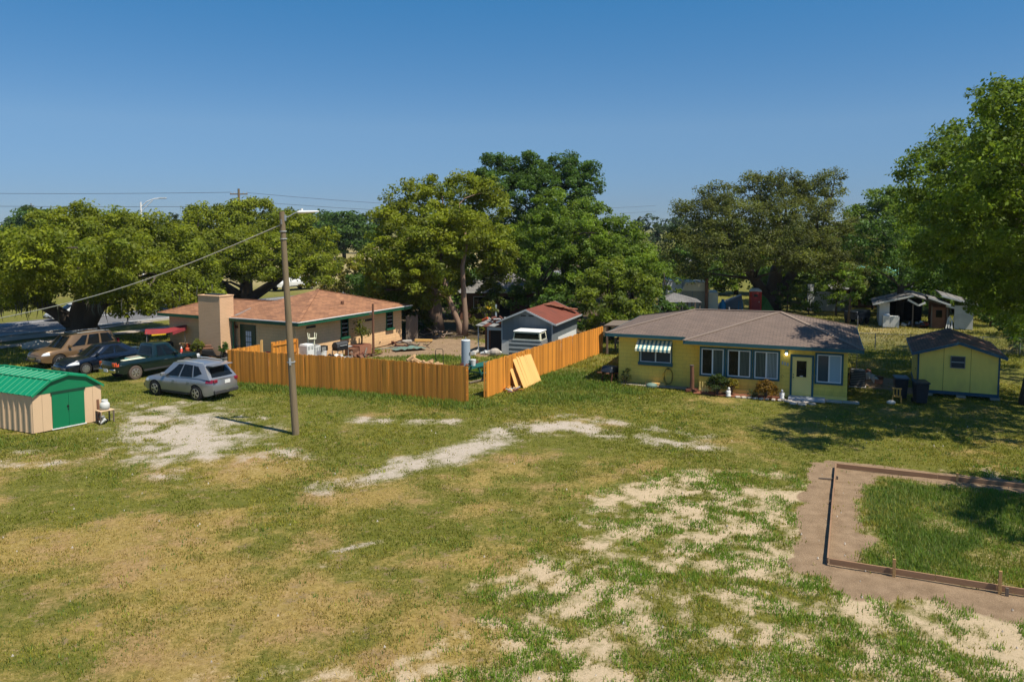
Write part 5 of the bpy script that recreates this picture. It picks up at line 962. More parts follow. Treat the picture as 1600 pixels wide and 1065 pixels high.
for i in range(9): MB().box(0, 1.5, -.02 + .004 * (i % 2), .05, .55 + .27 * i, .55 + .27 * i + .255).build('siding_strip', M['white'], wt)
MB().box(.02, 1.48, .052, 5, .5, 2.95).build('body', M['white'], wt); MB().box(-.03, 1.55, -.05, 5.05, 2.99, 3.08).build('roof', M['gray_light'], wt)
pv = thing('pavilion', 'low pavilion with dark grey hipped roof on thin posts', 'pavilion', (12.2, 64.6, 0), -6)
r = MB(); a, b, c, d, p = (0, 0, 2.2), (3.4, 0, 2.2), (3.4, 3.4, 2.2), (0, 3.4, 2.2), (1.3, 1.7, 2.85); r.roof([a, b, p], a, b); r.roof([b, c, p], b, c); r.roof([c, d, p], c, d); r.roof([d, a, p], d, a); r.build('roof', M['gray_roof'], pv)
for x in (.15, 2.6, 3.25): 
    for y in (.15, 3.2): MB().box(x - .05, x + .05, y - .05, y + .05, 0, 2.19).build('post', M['old_wood'], pv)
MB().box(.15, 3.25, .05, .1, .6, .7).build('rail', M['old_wood'], pv)
wb = thing('white_block_wall', 'white painted block wall standing in the dry grass behind the yellow house', 'wall', (29.6, 78.4, 0), -8); MB().box(0, .55, 0, .3, 0, 2.6).build('pillar', M['white'], wb); MB().box(.56, 3.2, 0, .25, 0, 1.9).build('panel', M['white_old'], wb); MB().box(3.21, 4.2, .05, .25, 0, 1.7).build('panel', M['gray_mid'], wb)
rh = thing('brown_shack', 'low brown shack with pinkish roof deep in the shade behind the dry grass', 'shack', (33.6, 82, 0), -12); MB().box(0, 5, 0, 3, 0, 1.9).build('wall', M['brown_wood'], rh); slab('roof', [(-.3, -.4, 1.95), (5.3, -.4, 1.95), (5.3, 3.2, 2.4), (-.3, 3.2, 2.4)], .08, 'gray_mid', rh); MB().box(1.5, 2.4, -.04, -.002, 0, 1.7).build('door', M['dark_hole'], rh)
cp = thing('carport', 'low dark roofed lean-to shelter on posts at the back corner of the yellow house', 'carport', (*YH, 0), -21.5)
slab('roof', [(-14.6, 9.4, 1.92), (-12.2, 9.4, 2.02), (-12.2, 12, 2.06), (-14.6, 12, 1.96)], .08, 'old_wood', cp)
for x, y in ((-14.4, 9.55), (-12.4, 9.55), (-14.4, 11.8), (-12.4, 11.8)): MB().box(x - .06, x + .06, y - .06, y + .06, 0, 1.9).build('post', M['old_wood'], cp)
MB().beam((-13.9, 9.5, 1.2), (-12.4, 9.5, 1.75), .05, .18).build('brace', M['shed_yellow'], cp)
tbl = thing('work_table', 'small pale table under the low dark shelter behind the yellow house', 'table', local(*YH, -21.5)(-13.3, 10.6, 0), -21.5)
MB().box(-.6, .6, -.35, .35, .78, .83).build('tabletop', M['gray_light'], tbl)
for x in (-.55, .55):
    for y in (-.3, .3): MB().box(x - .03, x + .03, y - .03, y + .03, 0, .78).build('leg', M['table_green'], tbl)
# ---------------------------------------------------------------- cedar picket fences, every picket a piece
def picket_src():
    out = []
    for k in range(4):
        w = .0685 + .002 * (k % 2); h = 1.80; c = .02
        me = MB().prism([(-w, 0), (w, 0), (w, h - c), (w - c, h), (-w + c, h), (-w, h - c)], -.009, .009)
        out.append(me)
    return out
_pk = {}
def pickets(parent, a, b, m, pitch=.142, h=1.8, z=-.05, jit=.022, skip=()):
    """a row of pickets in the parent's space from a to b (x, y); sources are shared"""
    a, b = Vector(a), Vector(b); L = (b - a).length; n = int(L / pitch); d = (b - a) / n; ang = math.atan2(d.y, d.x); r = random.Random(int(L * 100))
    for i in range(n):
        p = a + d * (i + .5); k = r.randrange(4); key = (m, k)
        if key not in _pk:
            o = picket_src()[k].build('picket', M[m], parent); _pk[key] = o
        else: o = inst(_pk[key], parent, (0, 0, 0))
        o.location = (p.x, p.y, z + r.uniform(-jit, jit)); o.rotation_euler = (r.gauss(0, .006), r.gauss(0, .0025), ang + r.gauss(0, .03)); o.scale = (1, 1, h / 1.8)
def fence(name, label, pts, m, group=None, back=1, rails=True):
    o = thing(name, label, 'fence', (*pts[0], 0), 0, group); x0, y0 = pts[0]
    P = [(x - x0, y - y0) for x, y in pts]
    for a, b in zip(P[:-1], P[1:]):
        pickets(o, a, b, m); va, vb = Vector(a), Vector(b); d = (vb - va).normalized(); nrm = Vector((-d.y, d.x)) * back
        if rails:
            for z in (.35, .95, 1.55):
                q0, q1 = va + nrm * .035, vb + nrm * .035; MB().beam((q0.x, q0.y, z), (q1.x, q1.y, z), .04, .085).build('rail', M[m], o)
            n = max(1, round((vb - va).length / 2.4))
            for i in range(n + 1):
                q = va + (vb - va) * (i / n) + nrm * .105; MB().box(q.x - .045, q.x + .045, q.y - .045, q.y + .045, -.05, 1.72).build('post', M[m], o)
    return o
fence('picket_fence', 'long cedar picket fence running between the silver car and the gateway', FENCE_A, 'fence', 'orange cedar fences')
fence('picket_fence', 'cedar picket fence running back from the gateway beside the yellow house', FENCE_B, 'fence', 'orange cedar fences', back=1)
fence('picket_fence', 'short cedar fence return near the green door of the peach house', [(-15.42, 42.6), (-14.35, 44.4)], 'fence', 'orange cedar fences', back=1)
fence('picket_fence', 'short cedar fence length with top rail showing, at the peach house corner', [(-13.95, 45.15), (-12.95, 46.8)], 'fence', 'orange cedar fences', back=-1)
MB_ = thing('gate_post', 'pale new gate post at the end of the short fence return', 'post', (-14.28, 44.5, 0)); MB().box(-.06, .06, -.06, .06, -.05, 1.98).build('post', M['fence_new'], MB_)
def lean_panel(label, loc, deg, tilt, n=16):
    o = thing('fence_panel', label, 'fence panel', loc, deg, 'loose fence panels'); o.rotation_euler = (R(-tilt), 0, R(deg))
    pickets(o, (0, 0), (n * .142, 0), 'fence_new', z=0, jit=.004)
    for z in (.3, .95, 1.6): MB().beam((0, .03, z), (n * .142, .03, z), .04, .09).build('rail', M['fence'], o)
# two loose panels leaning on the fence: foot towards the lawn, head on the pickets
lean_panel('loose pale cedar panel leaning outermost against the cedar fence', (0.62, 40.75, -.04), 62, 24, 15)
lean_panel('loose cedar panel leaning innermost, between outer panel and fence', (0.22, 40.62, -.04), 62, 20, 15)
heap('scrap_heap', 'heap of broken cedar scraps and a white bag under the leaning panels', 'scrap heap', -.05, 40.3, 0, 14, (.35, .3, .08), ((.08, .35), (.03, .08), (.01, .03)), ('fence', 'fence_new', 'red_brown', 'white', 'gray_light'), 7)
# old board gate at the end of the peach house
og = thing('board_gate', 'weathered grey board gate at the far end of the peach house', 'gate', local(-13.2, 47.6, 62)(11.3, -.1, 0), 20)
for i in range(7): MB().box(.13 * i, .13 * i + .12, 0, .02, 0, 1.85 + .08 * math.sin(i * 2.3)).build('board', M['old_wood'], og)
MB().box(0, .9, .022, .05, .4, .5).build('rail', M['old_wood'], og); MB().box(0, .9, .022, .05, 1.4, 1.5).build('rail', M['old_wood'], og)

# ---------------------------------------------------------------- utility pole with lamp, service cable
up = thing('utility_pole', 'tall weathered wooden utility pole with lamp arm on the open lawn', 'utility pole', (-8.87, 31.71, 0)); up.rotation_euler = (0, R(-2.3), 0)
MB().tube([(0, 0, -.3), (0, 0, 3), (0, 0, 6), (0, 0, 9.06)], [.15, .138, .12, .105], 14).build('pole', M['pole_wood'], up, smooth=False)
for z, m in ((7.95, 'gray_light'), (8.25, 'gray_light'), (2.95, 'gray_light')): MB().cyl((0, 0, z), (0, 0, z + .035), .145 if z > 5 else .165, n=14).build('band', M[m], up)
MB().box(-.04, .04, -.16, -.145, 2.85, 3.15).build('tag', M['gray_light'], up); MB().box(-.03, .03, -.14, -.125, 8.55, 8.75).build('tag', M['gray_mid'], up)
arm = MB().tube([(.10, 0, 8.80), (.30, 0, 8.86), (.52, 0, 8.98), (.68, 0, 9.0)], .022, 7).build('lamp_arm', M['galv'], up)
lh = MB(); lh.lathe((0, 0, 0), [(.02, -.12), (.10, -.10), (.13, 0), (.12, .35), (.06, .75), (.02, .78)], 12, axis='x'); lh.xf(lambda x, y, z: (x + .72, y, z * .5 + 9.0))
hd = lh.build('lamp_head', M['white'], up, smooth=True); MB().cyl((.80, 0, 9.05), (.80, 0, 9.14), .055).build('photo_cell', M['white'], hd)
MB().box(.10, .16, -.05, .05, 8.68, 8.92).build('bracket', M['galv'], up)
cbp = [(-9.33, 31.73, 8.5)]
for t in np.linspace(.06, 1, 16): cbp.append((-9.33 + (-24.9 + 9.33) * t * 1.0, 31.73 + 6.3 * t, 8.5 + (4.0 - 8.5) * t - .55 * math.sin(math.pi * min(1, t)) * .8))
sc_ = thing('service_cable', 'pale twisted service cable sagging from the wooden pole towards the street oak', 'cable', (-9.33, 31.73, 0)); c_ = MB().tube([(x + 9.33, y - 31.73, z) for x, y, z in cbp] + [(-32, 12.5, 1.55)], .022, 6); c_.build('cable', M['cable'], sc_)
# far pole, street lamp, wires
fp = thing('utility_pole', 'far wooden utility pole with crossarm rising above the second oak', 'utility pole', (-34.5, 100, 0)); MB().tube([(0, 0, -.2), (0, 0, 13.1)], [.2, .14], 10).build('pole', M['pole_wood'], fp); MB().box(-1.1, 1.1, -.06, .06, 12.35, 12.5).build('crossarm', M['pole_wood'], fp)
for x in (-1.0, -.6, .6, 1.0): MB().cyl((x, 0, 12.5), (x, 0, 12.68), .05, n=8).build('insulator', M['gray_light'], fp)
fl = thing('far_pole', 'faint far pole standing on the horizon above the street oak', 'utility pole', (-121.6, 200, 0)); MB().tube([(0, 0, 0), (0, 0, 14)], [.2, .16], 8).build('pole', M['gray_mid'], fl); MB().box(-.8, .8, -.08, .08, 13.3, 13.5).build('crossarm', M['gray_mid'], fl)
sl = thing('street_lamp', 'pale street lamp with double curved arm above the gap between the oaks', 'street lamp', (-35.2, 75, 0)); MB().tube([(0, 0, 0), (0, 0, 10.7)], [.12, .08], 10).build('post', M['white'], sl)
MB().tube([(0, 0, 10.2), (.6, 0, 10.75), (1.3, 0, 11.0), (1.9, 0, 11.05)], .045, 7).build('arm', M['white'], sl); MB().tube([(0, 0, 9.75), (.6, 0, 10.35), (1.15, 0, 10.85)], .035, 7).build('arm', M['white'], sl); MB().box(1.75, 2.45, -.12, .12, 11.0, 11.12).build('lamp_head', M['gray_light'], sl, bevel=.03)
def wire(label, a, b, sag, r=.02):
    a, b = Vector(a), Vector(b); o = thing('power_line', label, 'wire', tuple(a)); MB().tube([tuple((b - a) * t + Vector((0, 0, -sag * 4 * t * (1 - t)))) for t in np.linspace(0, 1, 14)], r, 5).build('wire', M['wire_dark'], o)
wire('upper power line running from the far pole out past the street oak', (-35.4, 100, 12.65), (-110, 103, 13.6), .5, .025); wire('lower power line crossing behind the street lamp', (-34.6, 100.1, 10.9), (-110, 103, 11.9), .4, .025)
wire('upper power line running from the far pole behind the tall central trees', (-33.5, 100, 12.6), (30, 165, 12.6), 1.3, .022); wire('lower power line running from the far pole behind the tall central trees', (-34.4, 100.1, 11.6), (30, 165, 11.4), 1.2, .022)

# ---------------------------------------------------------------- form boards for a slab
fb = thing('slab_form', 'low rectangle of weathered form boards staked round bare earth and tall grass', 'form boards', (11.43, 27.23, -.02), -23.5)
def boards(a, b, n, m='form_wood'):
    a, b = Vector(a), Vector(b)
    for i in range(n):
        p, q = a + (b - a) * (i / n), a + (b - a) * ((i + 1) / n); d = (q - p).normalized(); o = Vector((-d.y, d.x)) * random.uniform(-.008, .008)
        MB().beam((p.x + o.x + d.x * .004, p.y + o.y + d.y * .004, .085 + random.uniform(-.008, .008)), (q.x + o.x - d.x * .004, q.y + o.y - d.y * .004, .085 + random.uniform(-.008, .008)), .042, .15).build('form_board', M[m], fb, bevel=.004)
boards((0, -.03), (0, -8.64), 3); boards((.03, 0), (9.5, 0), 3); boards((.03, -8.67), (9.5, -8.67), 4)
for x, y, h, m in ((1.5, -8.735, .42, 'stake'), (3.72, -8.735, .52, 'stake'), (3.86, -8.78, .16, 'old_wood'), (3.75, -.075, .30, 'stake'), (.075, -1.4, .12, 'old_wood'), (-.075, -4.0, .10, 'old_wood')):
    MB().box(x - .035, x + .035, y - .022, y + .022, -.05, h).build('stake', M[m], fb, bevel=.004)
MB().beam((-.5, -1.55, .02), (-.03, -1.55, .05), .05, .03).build('brace', M['old_wood'], fb)

# ---------------------------------------------------------------- chain link fence
cl = thing('chain_link_fence', 'sagging chain link fence with thin posts behind the yellow house and shed', 'fence', (20.6, 54.5, 0), -14)
for i in range(8): MB().cyl((2.2 * i, 0, 0), (2.2 * i, 0, 1.15), .03, n=8).build('post', M['gray_mid'], cl)
MB().cyl((0, 0, 1.12), (15.4, 0, 1.12), .02, n=6).build('top_rail', M['gray_mid'], cl)
mesh_ = MB()
for i in range(0, 156):
    x = .1 * i; mesh_.mesh([(x, 0, 0), (x + .012, 0, 0), (x + .55 + .012, 0, 1.1), (x + .55, 0, 1.1)], [(0, 1, 2, 3)]); mesh_.mesh([(x + .55, .004, 0), (x + .562, .004, 0), (x + .012, .004, 1.1), (x, .004, 1.1)], [(0, 1, 2, 3)])
tag(mesh_.build('mesh', M['gray_mid'], cl), kind='stuff')

# ---------------------------------------------------------------- vehicles
def lerp(a, b, t): return a + (b - a) * t
def vehicle(name, label, cat, loc, heading, sc, L, W, top, clear, wheels, rw, cabin, paint, group, trim_paint=None, doors=(), bed=None, head=None, tail='tail_red', rim_n=5, tyre='rubber', rails=False, plate=True, cladding=True, side_windows=()):
    root = thing(name, label, cat, (*loc, -.03), heading, group); root.scale = (sc, sc, sc)
    tx, tz = zip(*top); ra = rw * 1.17
    def topz(x): return float(np.interp(x, tx, tz))
    def hw(x):
        e = max(0, (abs(x) - .30 * L) / (.20 * L)); return W / 2 * (1 - .20 * min(1, e) ** 2.6)
    def bot(x):
        e = max(0, (abs(x) - .40 * L) / (.10 * L)); z = clear + .10 * e * e
        for wx in wheels:
            d = abs(x - wx)
            if d < ra: z = max(z, rw + math.sqrt(ra * ra - d * d))
        return z
    def S(x, t, side, off=0.0):
        z0, z1 = bot(x), topz(x); z = lerp(z0, z1, t); k = (z - clear) / max(.01, (z1 - clear))
        y = hw(x) * (1 - .05 * (1 - k) ** 2 - .035 * math.exp(-((k - .62) / .05) ** 2) * 0 - .11 * max(0, (k - .62) / .38) ** 2) + off
        return (x, side * y, z)
    xs = sorted(set([round(v, 3) for v in np.linspace(-L / 2, L / 2, 50)] + [round(wx + ra * math.cos(a), 3) for wx in wheels for a in np.linspace(.02, math.pi - .02, 15)]))
    NT = 9; b = MB()
    for side in (1, -1):
        base = len(b.v)
        for x in xs: b.v += [S(x, j / NT, side) for j in range(NT + 1)]
        for i in range(len(xs) - 1):
            for j in range(NT):
                q = base + i * (NT + 1) + j; b.f.append((q, q + 1, q + NT + 2, q + NT + 1)); b.uv.append(None)
        # arch lip turning inwards
        base = len(b.v)
        for x in xs: p = S(x, 0, side); b.v += [p, (p[0], side * (abs(p[1]) - .22), p[2])]
        for i in range(len(xs) - 1): q = base + 2 * i; b.f.append((q, q + 1, q + 3, q + 2)); b.uv.append(None)
    NC = 8; cap_x = [x for x in xs if not (bed and bed[0] < x < bed[1])]
    def cap(x, c):
        l = S(x, 1, 1); y = l[1] * (1 - 2 * c / NC); return (x, y, l[2] + .035 * (1 - (1 - 2 * c / NC) ** 2) * (0 if bed and x <= bed[1] else 1))
    for i in range(len(xs) - 1):
        if bed and xs[i] >= bed[0] - 1e-6 and xs[i + 1] <= bed[1] + 1e-6: continue
        for c in range(NC): b.face([cap(xs[i], c), cap(xs[i], c + 1), cap(xs[i + 1], c + 1), cap(xs[i + 1], c)])
    for x, s in ((xs[0], -1), (xs[-1], 1)):
        for j in range(NT):
            for c in range(NC):
                def pt(jj, cc):
                    p = S(x, jj / NT, 1); f = 1 - 2 * cc / NC; k = jj / NT
                    return (p[0] + s * (.10 * (1 - f * f) + .05 * math.sin(math.pi * k) * (1 - f ** 4)), p[1] * f, p[2] + (.035 * (1 - f * f) if jj == NT else 0))
                b.face([pt(j, c), pt(j, c + 1), pt(j + 1, c + 1), pt(j + 1, c)])
    body = b.build('body', M[paint], root); weld(body, 35)
    MB().box(-L / 2 + .25, L / 2 - .25, -W / 2 + .24, W / 2 - .24, clear + .03, clear + .42).build('underbody', M['black'], root)
    if bed:
        zb = topz(-L / 2 + .5) - .48; b0, b1 = bed; y1 = hw(0) * .86 - .02
        k = MB(); k.box(b0, b1, -y1, y1, zb - .04, zb); k.build('bed_floor', M['bed_tan'], root)
        for s in (1, -1): MB().mesh([(x, s * y1, zb) for x in (b0, b1)] + [(x, s * y1, topz(x)) for x in (b1, b0)] + [(b0, s * hw(b0) * .88, topz(b0)), (b1, s * hw(b1) * .88, topz(b1))], [(0, 1, 2, 3), (3, 2, 5, 4)]).build('bed_side', M[paint], root)
        MB().box(b0 - .05, b0, -y1, y1, zb, topz(b0)).build('tailgate', M[paint], root); MB().box(b1, b1 + .04, -y1, y1, zb, topz(b1) + .02).build('bed_front', M[paint], root)
    # greenhouse
    xw0, xr0, xr1, xw1 = cabin['x']; wb, wr = cabin['w']; rz = cabin['roof']; bz = cabin.get('belt', lambda x: topz(x) - .02)
    fc, rc = .13, cabin.get('rc', .07)
    def roofz(x): return float(np.interp(x, [p[0] for p in rz], [p[1] for p in rz]))
    def cx(t): return lerp(xw0, xr0, t), lerp(xw1, xr1, t)
    def ring_pt(t, part, q, off=0.0):
        xf, xb = cx(t); hwid = lerp(wb, wr, t ** 1.25)
        if part in ('L', 'R'):
            x = lerp(xf, xb, q); e = max(0, abs(2 * q - 1) - .7) / .3; y = hwid * (1 - .07 * e * e) + off; s = 1 if part == 'L' else -1; y *= s
        elif part == 'F': y = hwid * .93 * (1 - 2 * q); x = xf + fc * (1 - (1 - 2 * q) ** 2) + off
        else: y = -hwid * .93 * (1 - 2 * q); x = xb - rc * (1 - (1 - 2 * q) ** 2) - off
        xz = min(max(x, xb), xf); z = lerp(bz(lerp(xw0, xw1, (xf - xz) / max(.01, xf - xb))), roofz(x), t); return (x, y, z)
    order = [('F', i / 6) for i in range(6)][::-1]
    loop = [('F', 1 - i / 6) for i in range(6)] + [('L', i / 12) for i in range(13)] + [('B', 1 - i / 6) for i in range(1, 6)] + [('R', 1 - i / 12) for i in range(13)]
    g = MB(); NTc = 5; n = len(loop)
    for j in range(NTc + 1): g.v += [ring_pt(j / NTc, p, q) for p, q in loop]
    for j in range(NTc):
        for i in range(n): i2 = (i + 1) % n; g.f.append((j * n + i, j * n + i2, (j + 1) * n + i2, (j + 1) * n + i)); g.uv.append(None)
    cab = g
    NR = 6
    for i in range(12):
        for c in range(NR):
            def rp(ii, cc):
                l = ring_pt(1, 'L', ii / 12); rr = ring_pt(1, 'R', ii / 12); f = cc / NR; return (l[0], lerp(l[1], rr[1], f), l[2] + .055 * (1 - (2 * f - 1) ** 2))
            cab.face([rp(i, c), rp(i, c + 1), rp(i + 1, c + 1), rp(i + 1, c)])
    for part, ii in (('F', 0), ('B', 12)):
        for c in range(NR):
            def fp_(cc):
                return ring_pt(1, part, (cc / NR) if part == 'F' else 1 - cc / NR)
            def rp2(cc):
                l = ring_pt(1, 'L', ii / 12); rr = ring_pt(1, 'R', ii / 12); f = cc / NR; return (l[0], lerp(l[1], rr[1], f), l[2] + .055 * (1 - (2 * f - 1) ** 2))
            cab.face([fp_(c), fp_(c + 1), rp2(c + 1), rp2(c)])
    co = cab.build('cabin', M[trim_paint or paint], root); weld(co, 40)
    def pane(name, part, quad, nq=8, nt=4, off=.012, m='glass'):
        """quad: ((q0,t0),(q1,t0'),(q1',t1),(q0',t1))"""
        (qa, ta), (qb, tb_), (qc, tc_), (qd, td) = quad; p = MB()
        for j in range(nt):
            for i in range(nq):
                def at_(u, v):
                    q = lerp(lerp(qa, qb, u), lerp(qd, qc, u), v); t = lerp(lerp(ta, tb_, u), lerp(td, tc_, u), v); return ring_pt(t, part, q, off)
                p.face([at_(i / nq, j / nt), at_((i + 1) / nq, j / nt), at_((i + 1) / nq, (j + 1) / nt), at_(i / nq, (j + 1) / nt)])
        o = p.build(name, M[m], co); weld(o, 60); return o
    pane('windscreen', 'F', ((.06, .06), (.94, .06), (.93, .93), (.07, .93))); rw_ = cabin.get('rear', ((.07, .12), (.93, .12), (.90, .90), (.10, .90))); pane('rear_window', 'B', rw_)
    for part in ('L', 'R'):
        for qd in side_windows: pane('side_window', part, qd)
    # doors, lamps, handles, as skins on the body
    def skin(name, x0, x1, t0, t1, side, off, m, n=8, parent=body, tf=None):
        p = MB()
        for i in range(n):
            for j in range(4):
                def at_(u, v):
                    x = lerp(x0, x1, u); t = lerp(t0, t1, v)
                    if tf: z = lerp(tf[0], tf[1], v) if len(tf) == 2 else lerp(lerp(tf[0], tf[2], u), lerp(tf[1], tf[3], u), v); t = (z - bot(x)) / (topz(x) - bot(x))
                    return S(x, min(1, t), side, off)
                p.face([at_(i / n, j / 4), at_((i + 1) / n, j / 4), at_((i + 1) / n, (j + 1) / 4), at_(i / n, (j + 1) / 4)])
        o = p.build(name, M[m], parent); weld(o, 60); return o
    belt = min(topz(d[0]) for d in doors) - .03 if doors else 1
    for side in (1, -1):
        for x0, x1 in doors:
            d = skin('door', x0, x1, 0, 1, side, .008, paint, tf=(clear + .14, belt))
            hx = min(x0, x1) + .20; y = S(hx, .75, side)[1]; MB().box(hx - .09, hx + .09, min(y, y + side * .035), max(y, y + side * .035), belt - .17, belt - .135).build('handle', M['chrome' if paint != 'paint_navy' else paint], d, bevel=.008)
        if cladding:
            skin('sill_trim', wheels[1] + ra + .03, wheels[0] - ra - .03, 0, 1, side, .010, 'cladding', tf=(clear + .004, clear + .11))
        if head: skin('headlight', L / 2 - head[0], L / 2 - .03, 0, 1, side, .012, 'headlight', tf=(head[1], head[2]))
    ty = hw(-L / 2)
    for side in (1, -1):
        z0, z1, ln = cabin['tail']; skin('tail_light', -L / 2 + .015, -L / 2 + ln, 0, 1, side, .014, tail, tf=(z0, z1))
        MB().box(-L / 2 - .075, -L / 2 + .01, side * ty - side * .02 - (.22 if side > 0 else 0), side * ty - side * .02 + (.22 if side < 0 else 0), z0 + .01, z1 - .01).build('tail_light', M[tail], body, bevel=.02)
    zb = clear + .10
    k = MB(); k.box(-L / 2 - .13, -L / 2 + .05, -ty * .96, ty * .96, zb, zb + .20); bo = k.build('bumper', M['chrome' if bed else 'cladding'], root, bevel=.04)
    k = MB(); fy = hw(L / 2); k.box(L / 2 - .05, L / 2 + .125, -fy * .95, fy * .95, zb - .02, zb + .18); k.build('bumper', M['cladding' if not bed else 'chrome'], root, bevel=.04)
    zt_ = topz(L / 2); k = MB(); k.box(L / 2 + .03, L / 2 + .135, -fy * .55, fy * .55, zt_ - .22, zt_ - .05); go = k.build('grille', M['black'], root, bevel=.02)
    for i in range(3): MB().box(L / 2 + .136, L / 2 + .15, -fy * .53, fy * .53, zt_ - .20 + .05 * i, zt_ - .185 + .05 * i).build('grille_bar', M['chrome'], go)
    if plate: MB().box(-L / 2 - .155, -L / 2 - .135, -.16, .16, cabin['plate'], cabin['plate'] + .16).build('number_plate', M['white'], root)
    for side in (1, -1):
        xm = xw0 - .42; ym = wb; MB().box(xm - .06, xm + .09, min(side * (ym + .0), side * (ym + .21)), max(side * (ym + .0), side * (ym + .21)), bz(xm) + .03, bz(xm) + .20).build('mirror', M[paint], root, bevel=.035)
    if rails:
        for side in (1, -1):
            q = [ring_pt(1, 'L' if side > 0 else 'R', u) for u in np.linspace(.12, .95, 7)]; MB().tube([(p[0], p[1] * .9, p[2] + .065) for p in q], .02, 6).build('roof_rail', M['gray_light'], co)
    # wheels: tyre > rim
    wsrc = None
    for wx in wheels:
        for side in (1, -1):
            loc_ = (wx, side * (W / 2 - .115), rw)
            if wsrc is None:
                r0, wd = rw, .105; prof = [(r0 * .60, -wd), (r0 * .93, -wd), (r0, -wd * .72), (r0, wd * .72), (r0 * .93, wd), (r0 * .60, wd)]
                t = MB().lathe((0, 0, 0), prof, 28, 'y').build('wheel', M[tyre], root, smooth=False)
                rm = MB(); rm.lathe((0, 0, 0), [(r0 * .64, wd * .55), (r0 * .64, wd + .006), (r0 * .57, wd + .010), (r0 * .55, wd * .60)], 28, 'y')
                for i in range(rim_n):
                    a = 2 * math.pi * i / rim_n
                    for da in (-.13, .13): rm.beam((.05 * math.cos(a), wd + .012, .05 * math.sin(a)), (r0 * .58 * math.cos(a + da), wd + .004, r0 * .58 * math.sin(a + da)), .028, .04)
                rm.lathe((0, 0, 0), [(.055, wd * .5), (.055, wd + .03), (.02, wd + .036)], 14, 'y')
                rim = rm.build('rim', M['rim'], t); hb = MB().lathe((0, 0, 0), [(r0 * .60, wd * .2), (r0 * .60, wd * .5)], 20, 'y').build('hub', M['black'], t)
                t.location = loc_; t.rotation_euler = (0, 0, 0 if side > 0 else math.pi); wsrc = (t, rim, hb)
            else:
                t = inst(wsrc[0], root, loc_, (0, 0, 0 if side > 0 else math.pi))
                for c in wsrc[1:]: inst(c, t, (0, 0, 0))
    return root
def weld(o, deg):
    bm = bmesh.new(); bm.from_mesh(o.data); bmesh.ops.remove_doubles(bm, verts=bm.verts, dist=.0015); bmesh.ops.recalc_face_normals(bm, faces=bm.faces)
    for e in bm.edges: e.smooth = len(e.link_faces) == 2 and e.calc_face_angle(0) < R(deg)
    for f in bm.faces: f.smooth = True
    bm.to_mesh(o.data); bm.free()
G_CARS = 'vehicles parked on the grass by the peach house'
SW_SUV = (((.13, .08), (.40, .08), (.40, .90), (.25, .90)), ((.43, .08), (.68, .08), (.68, .90), (.43, .90)), ((.71, .10), (.90, .42), (.84, .86), (.71, .90)))
suv = vehicle('suv', 'silver blue compact suv parked nearest on the grass, its tail by the cedar fence', 'suv', (-16.25, 39.3), 153.3, 1.06, 4.55, 1.84,
  [(-2.275, .98), (-2.2, 1.02), (-1.6, 1.06), (.6, 1.00), (.95, .99), (1.5, .95), (1.95, .86), (2.2, .72), (2.275, .62)], .24, (1.36, -1.34), .355,
  dict(x=(1.12, .38, -1.62, -2.16), w=(.86, .64), roof=[(-2.2, 1.55), (-1.6, 1.63), (-.4, 1.68), (.4, 1.62), (1.1, 1.5)], tail=(.86, 1.03, .34), plate=.80, rear=((.10, .16), (.90, .16), (.86, .80), (.14, .80)), rc=.08), 'paint_silver', G_CARS,
  doors=((-.12, .95), (-1.08, -.15)), head=(.5, .66, .79), rails=True, rim_n=5, side_windows=SW_SUV)
MB().box(-2.16, -1.70, -.60, .60, 1.60, 1.635).build('roof_spoiler', M['paint_silver'], suv, bevel=.015)
truck = vehicle('pickup_truck', 'dark green pickup truck with dusty rear tyre and teal trays in its bed', 'pickup', (-20.75, 45.0), 58, 1.05, 5.1, 1.76,
  [(-2.55, 1.06), (-.35, 1.06), (-.33, 1.04), (1.0, 1.02), (1.35, 1.0), (2.2, .93), (2.45, .84), (2.55, .72)], .38, (1.55, -1.55), .375,
  dict(x=(1.25, .62, -.32, -.46), w=(.80, .60), roof=[(-.5, 1.66), (-.2, 1.70), (.6, 1.68), (1.2, 1.6)], tail=(.80, 1.02, .14), plate=.52, rc=.02, rear=((.08, .15), (.92, .15), (.88, .85), (.12, .85))), 'paint_green', G_CARS,
  doors=((.02, 1.05),), bed=(-2.45, -.48), head=(.35, .70, .86), tail='tail_orange', rim_n=6, tyre='rubber_dusty', side_windows=(((.16, .10), (.54, .10), (.54, .90), (.30, .90)), ((.60, .10), (.86, .10), (.84, .88), (.60, .90))))
k = thing('tool_tray', 'teal plastic tray with lid lying in the green pickup bed', 'tray'); k.location = local(-20.75, 45.0, 58)(-1.3, -.25, .66); k.rotation_euler = (0, 0, R(58))
MB().box(-.6, .6, -.28, .28, 0, .30).build('body', M['bed_cover'], k, bevel=.03); MB().box(-.63, .63, -.31, .31, .302, .36).build('lid', M['stripe_white'], k, bevel=.02)
k = thing('tool_tray', 'teal plastic tray without lid, beside the lidded one in the pickup bed', 'tray'); k.location = local(-20.75, 45.0, 58)(-.95, .35, .66); k.rotation_euler = (0, 0, R(66)); MB().box(-.45, .45, -.22, .22, 0, .36).build('body', M['bed_cover'], k, bevel=.03); MB().box(-.4, .4, -.18, .18, .362, .40).build('contents', M['bed_tan'], k)
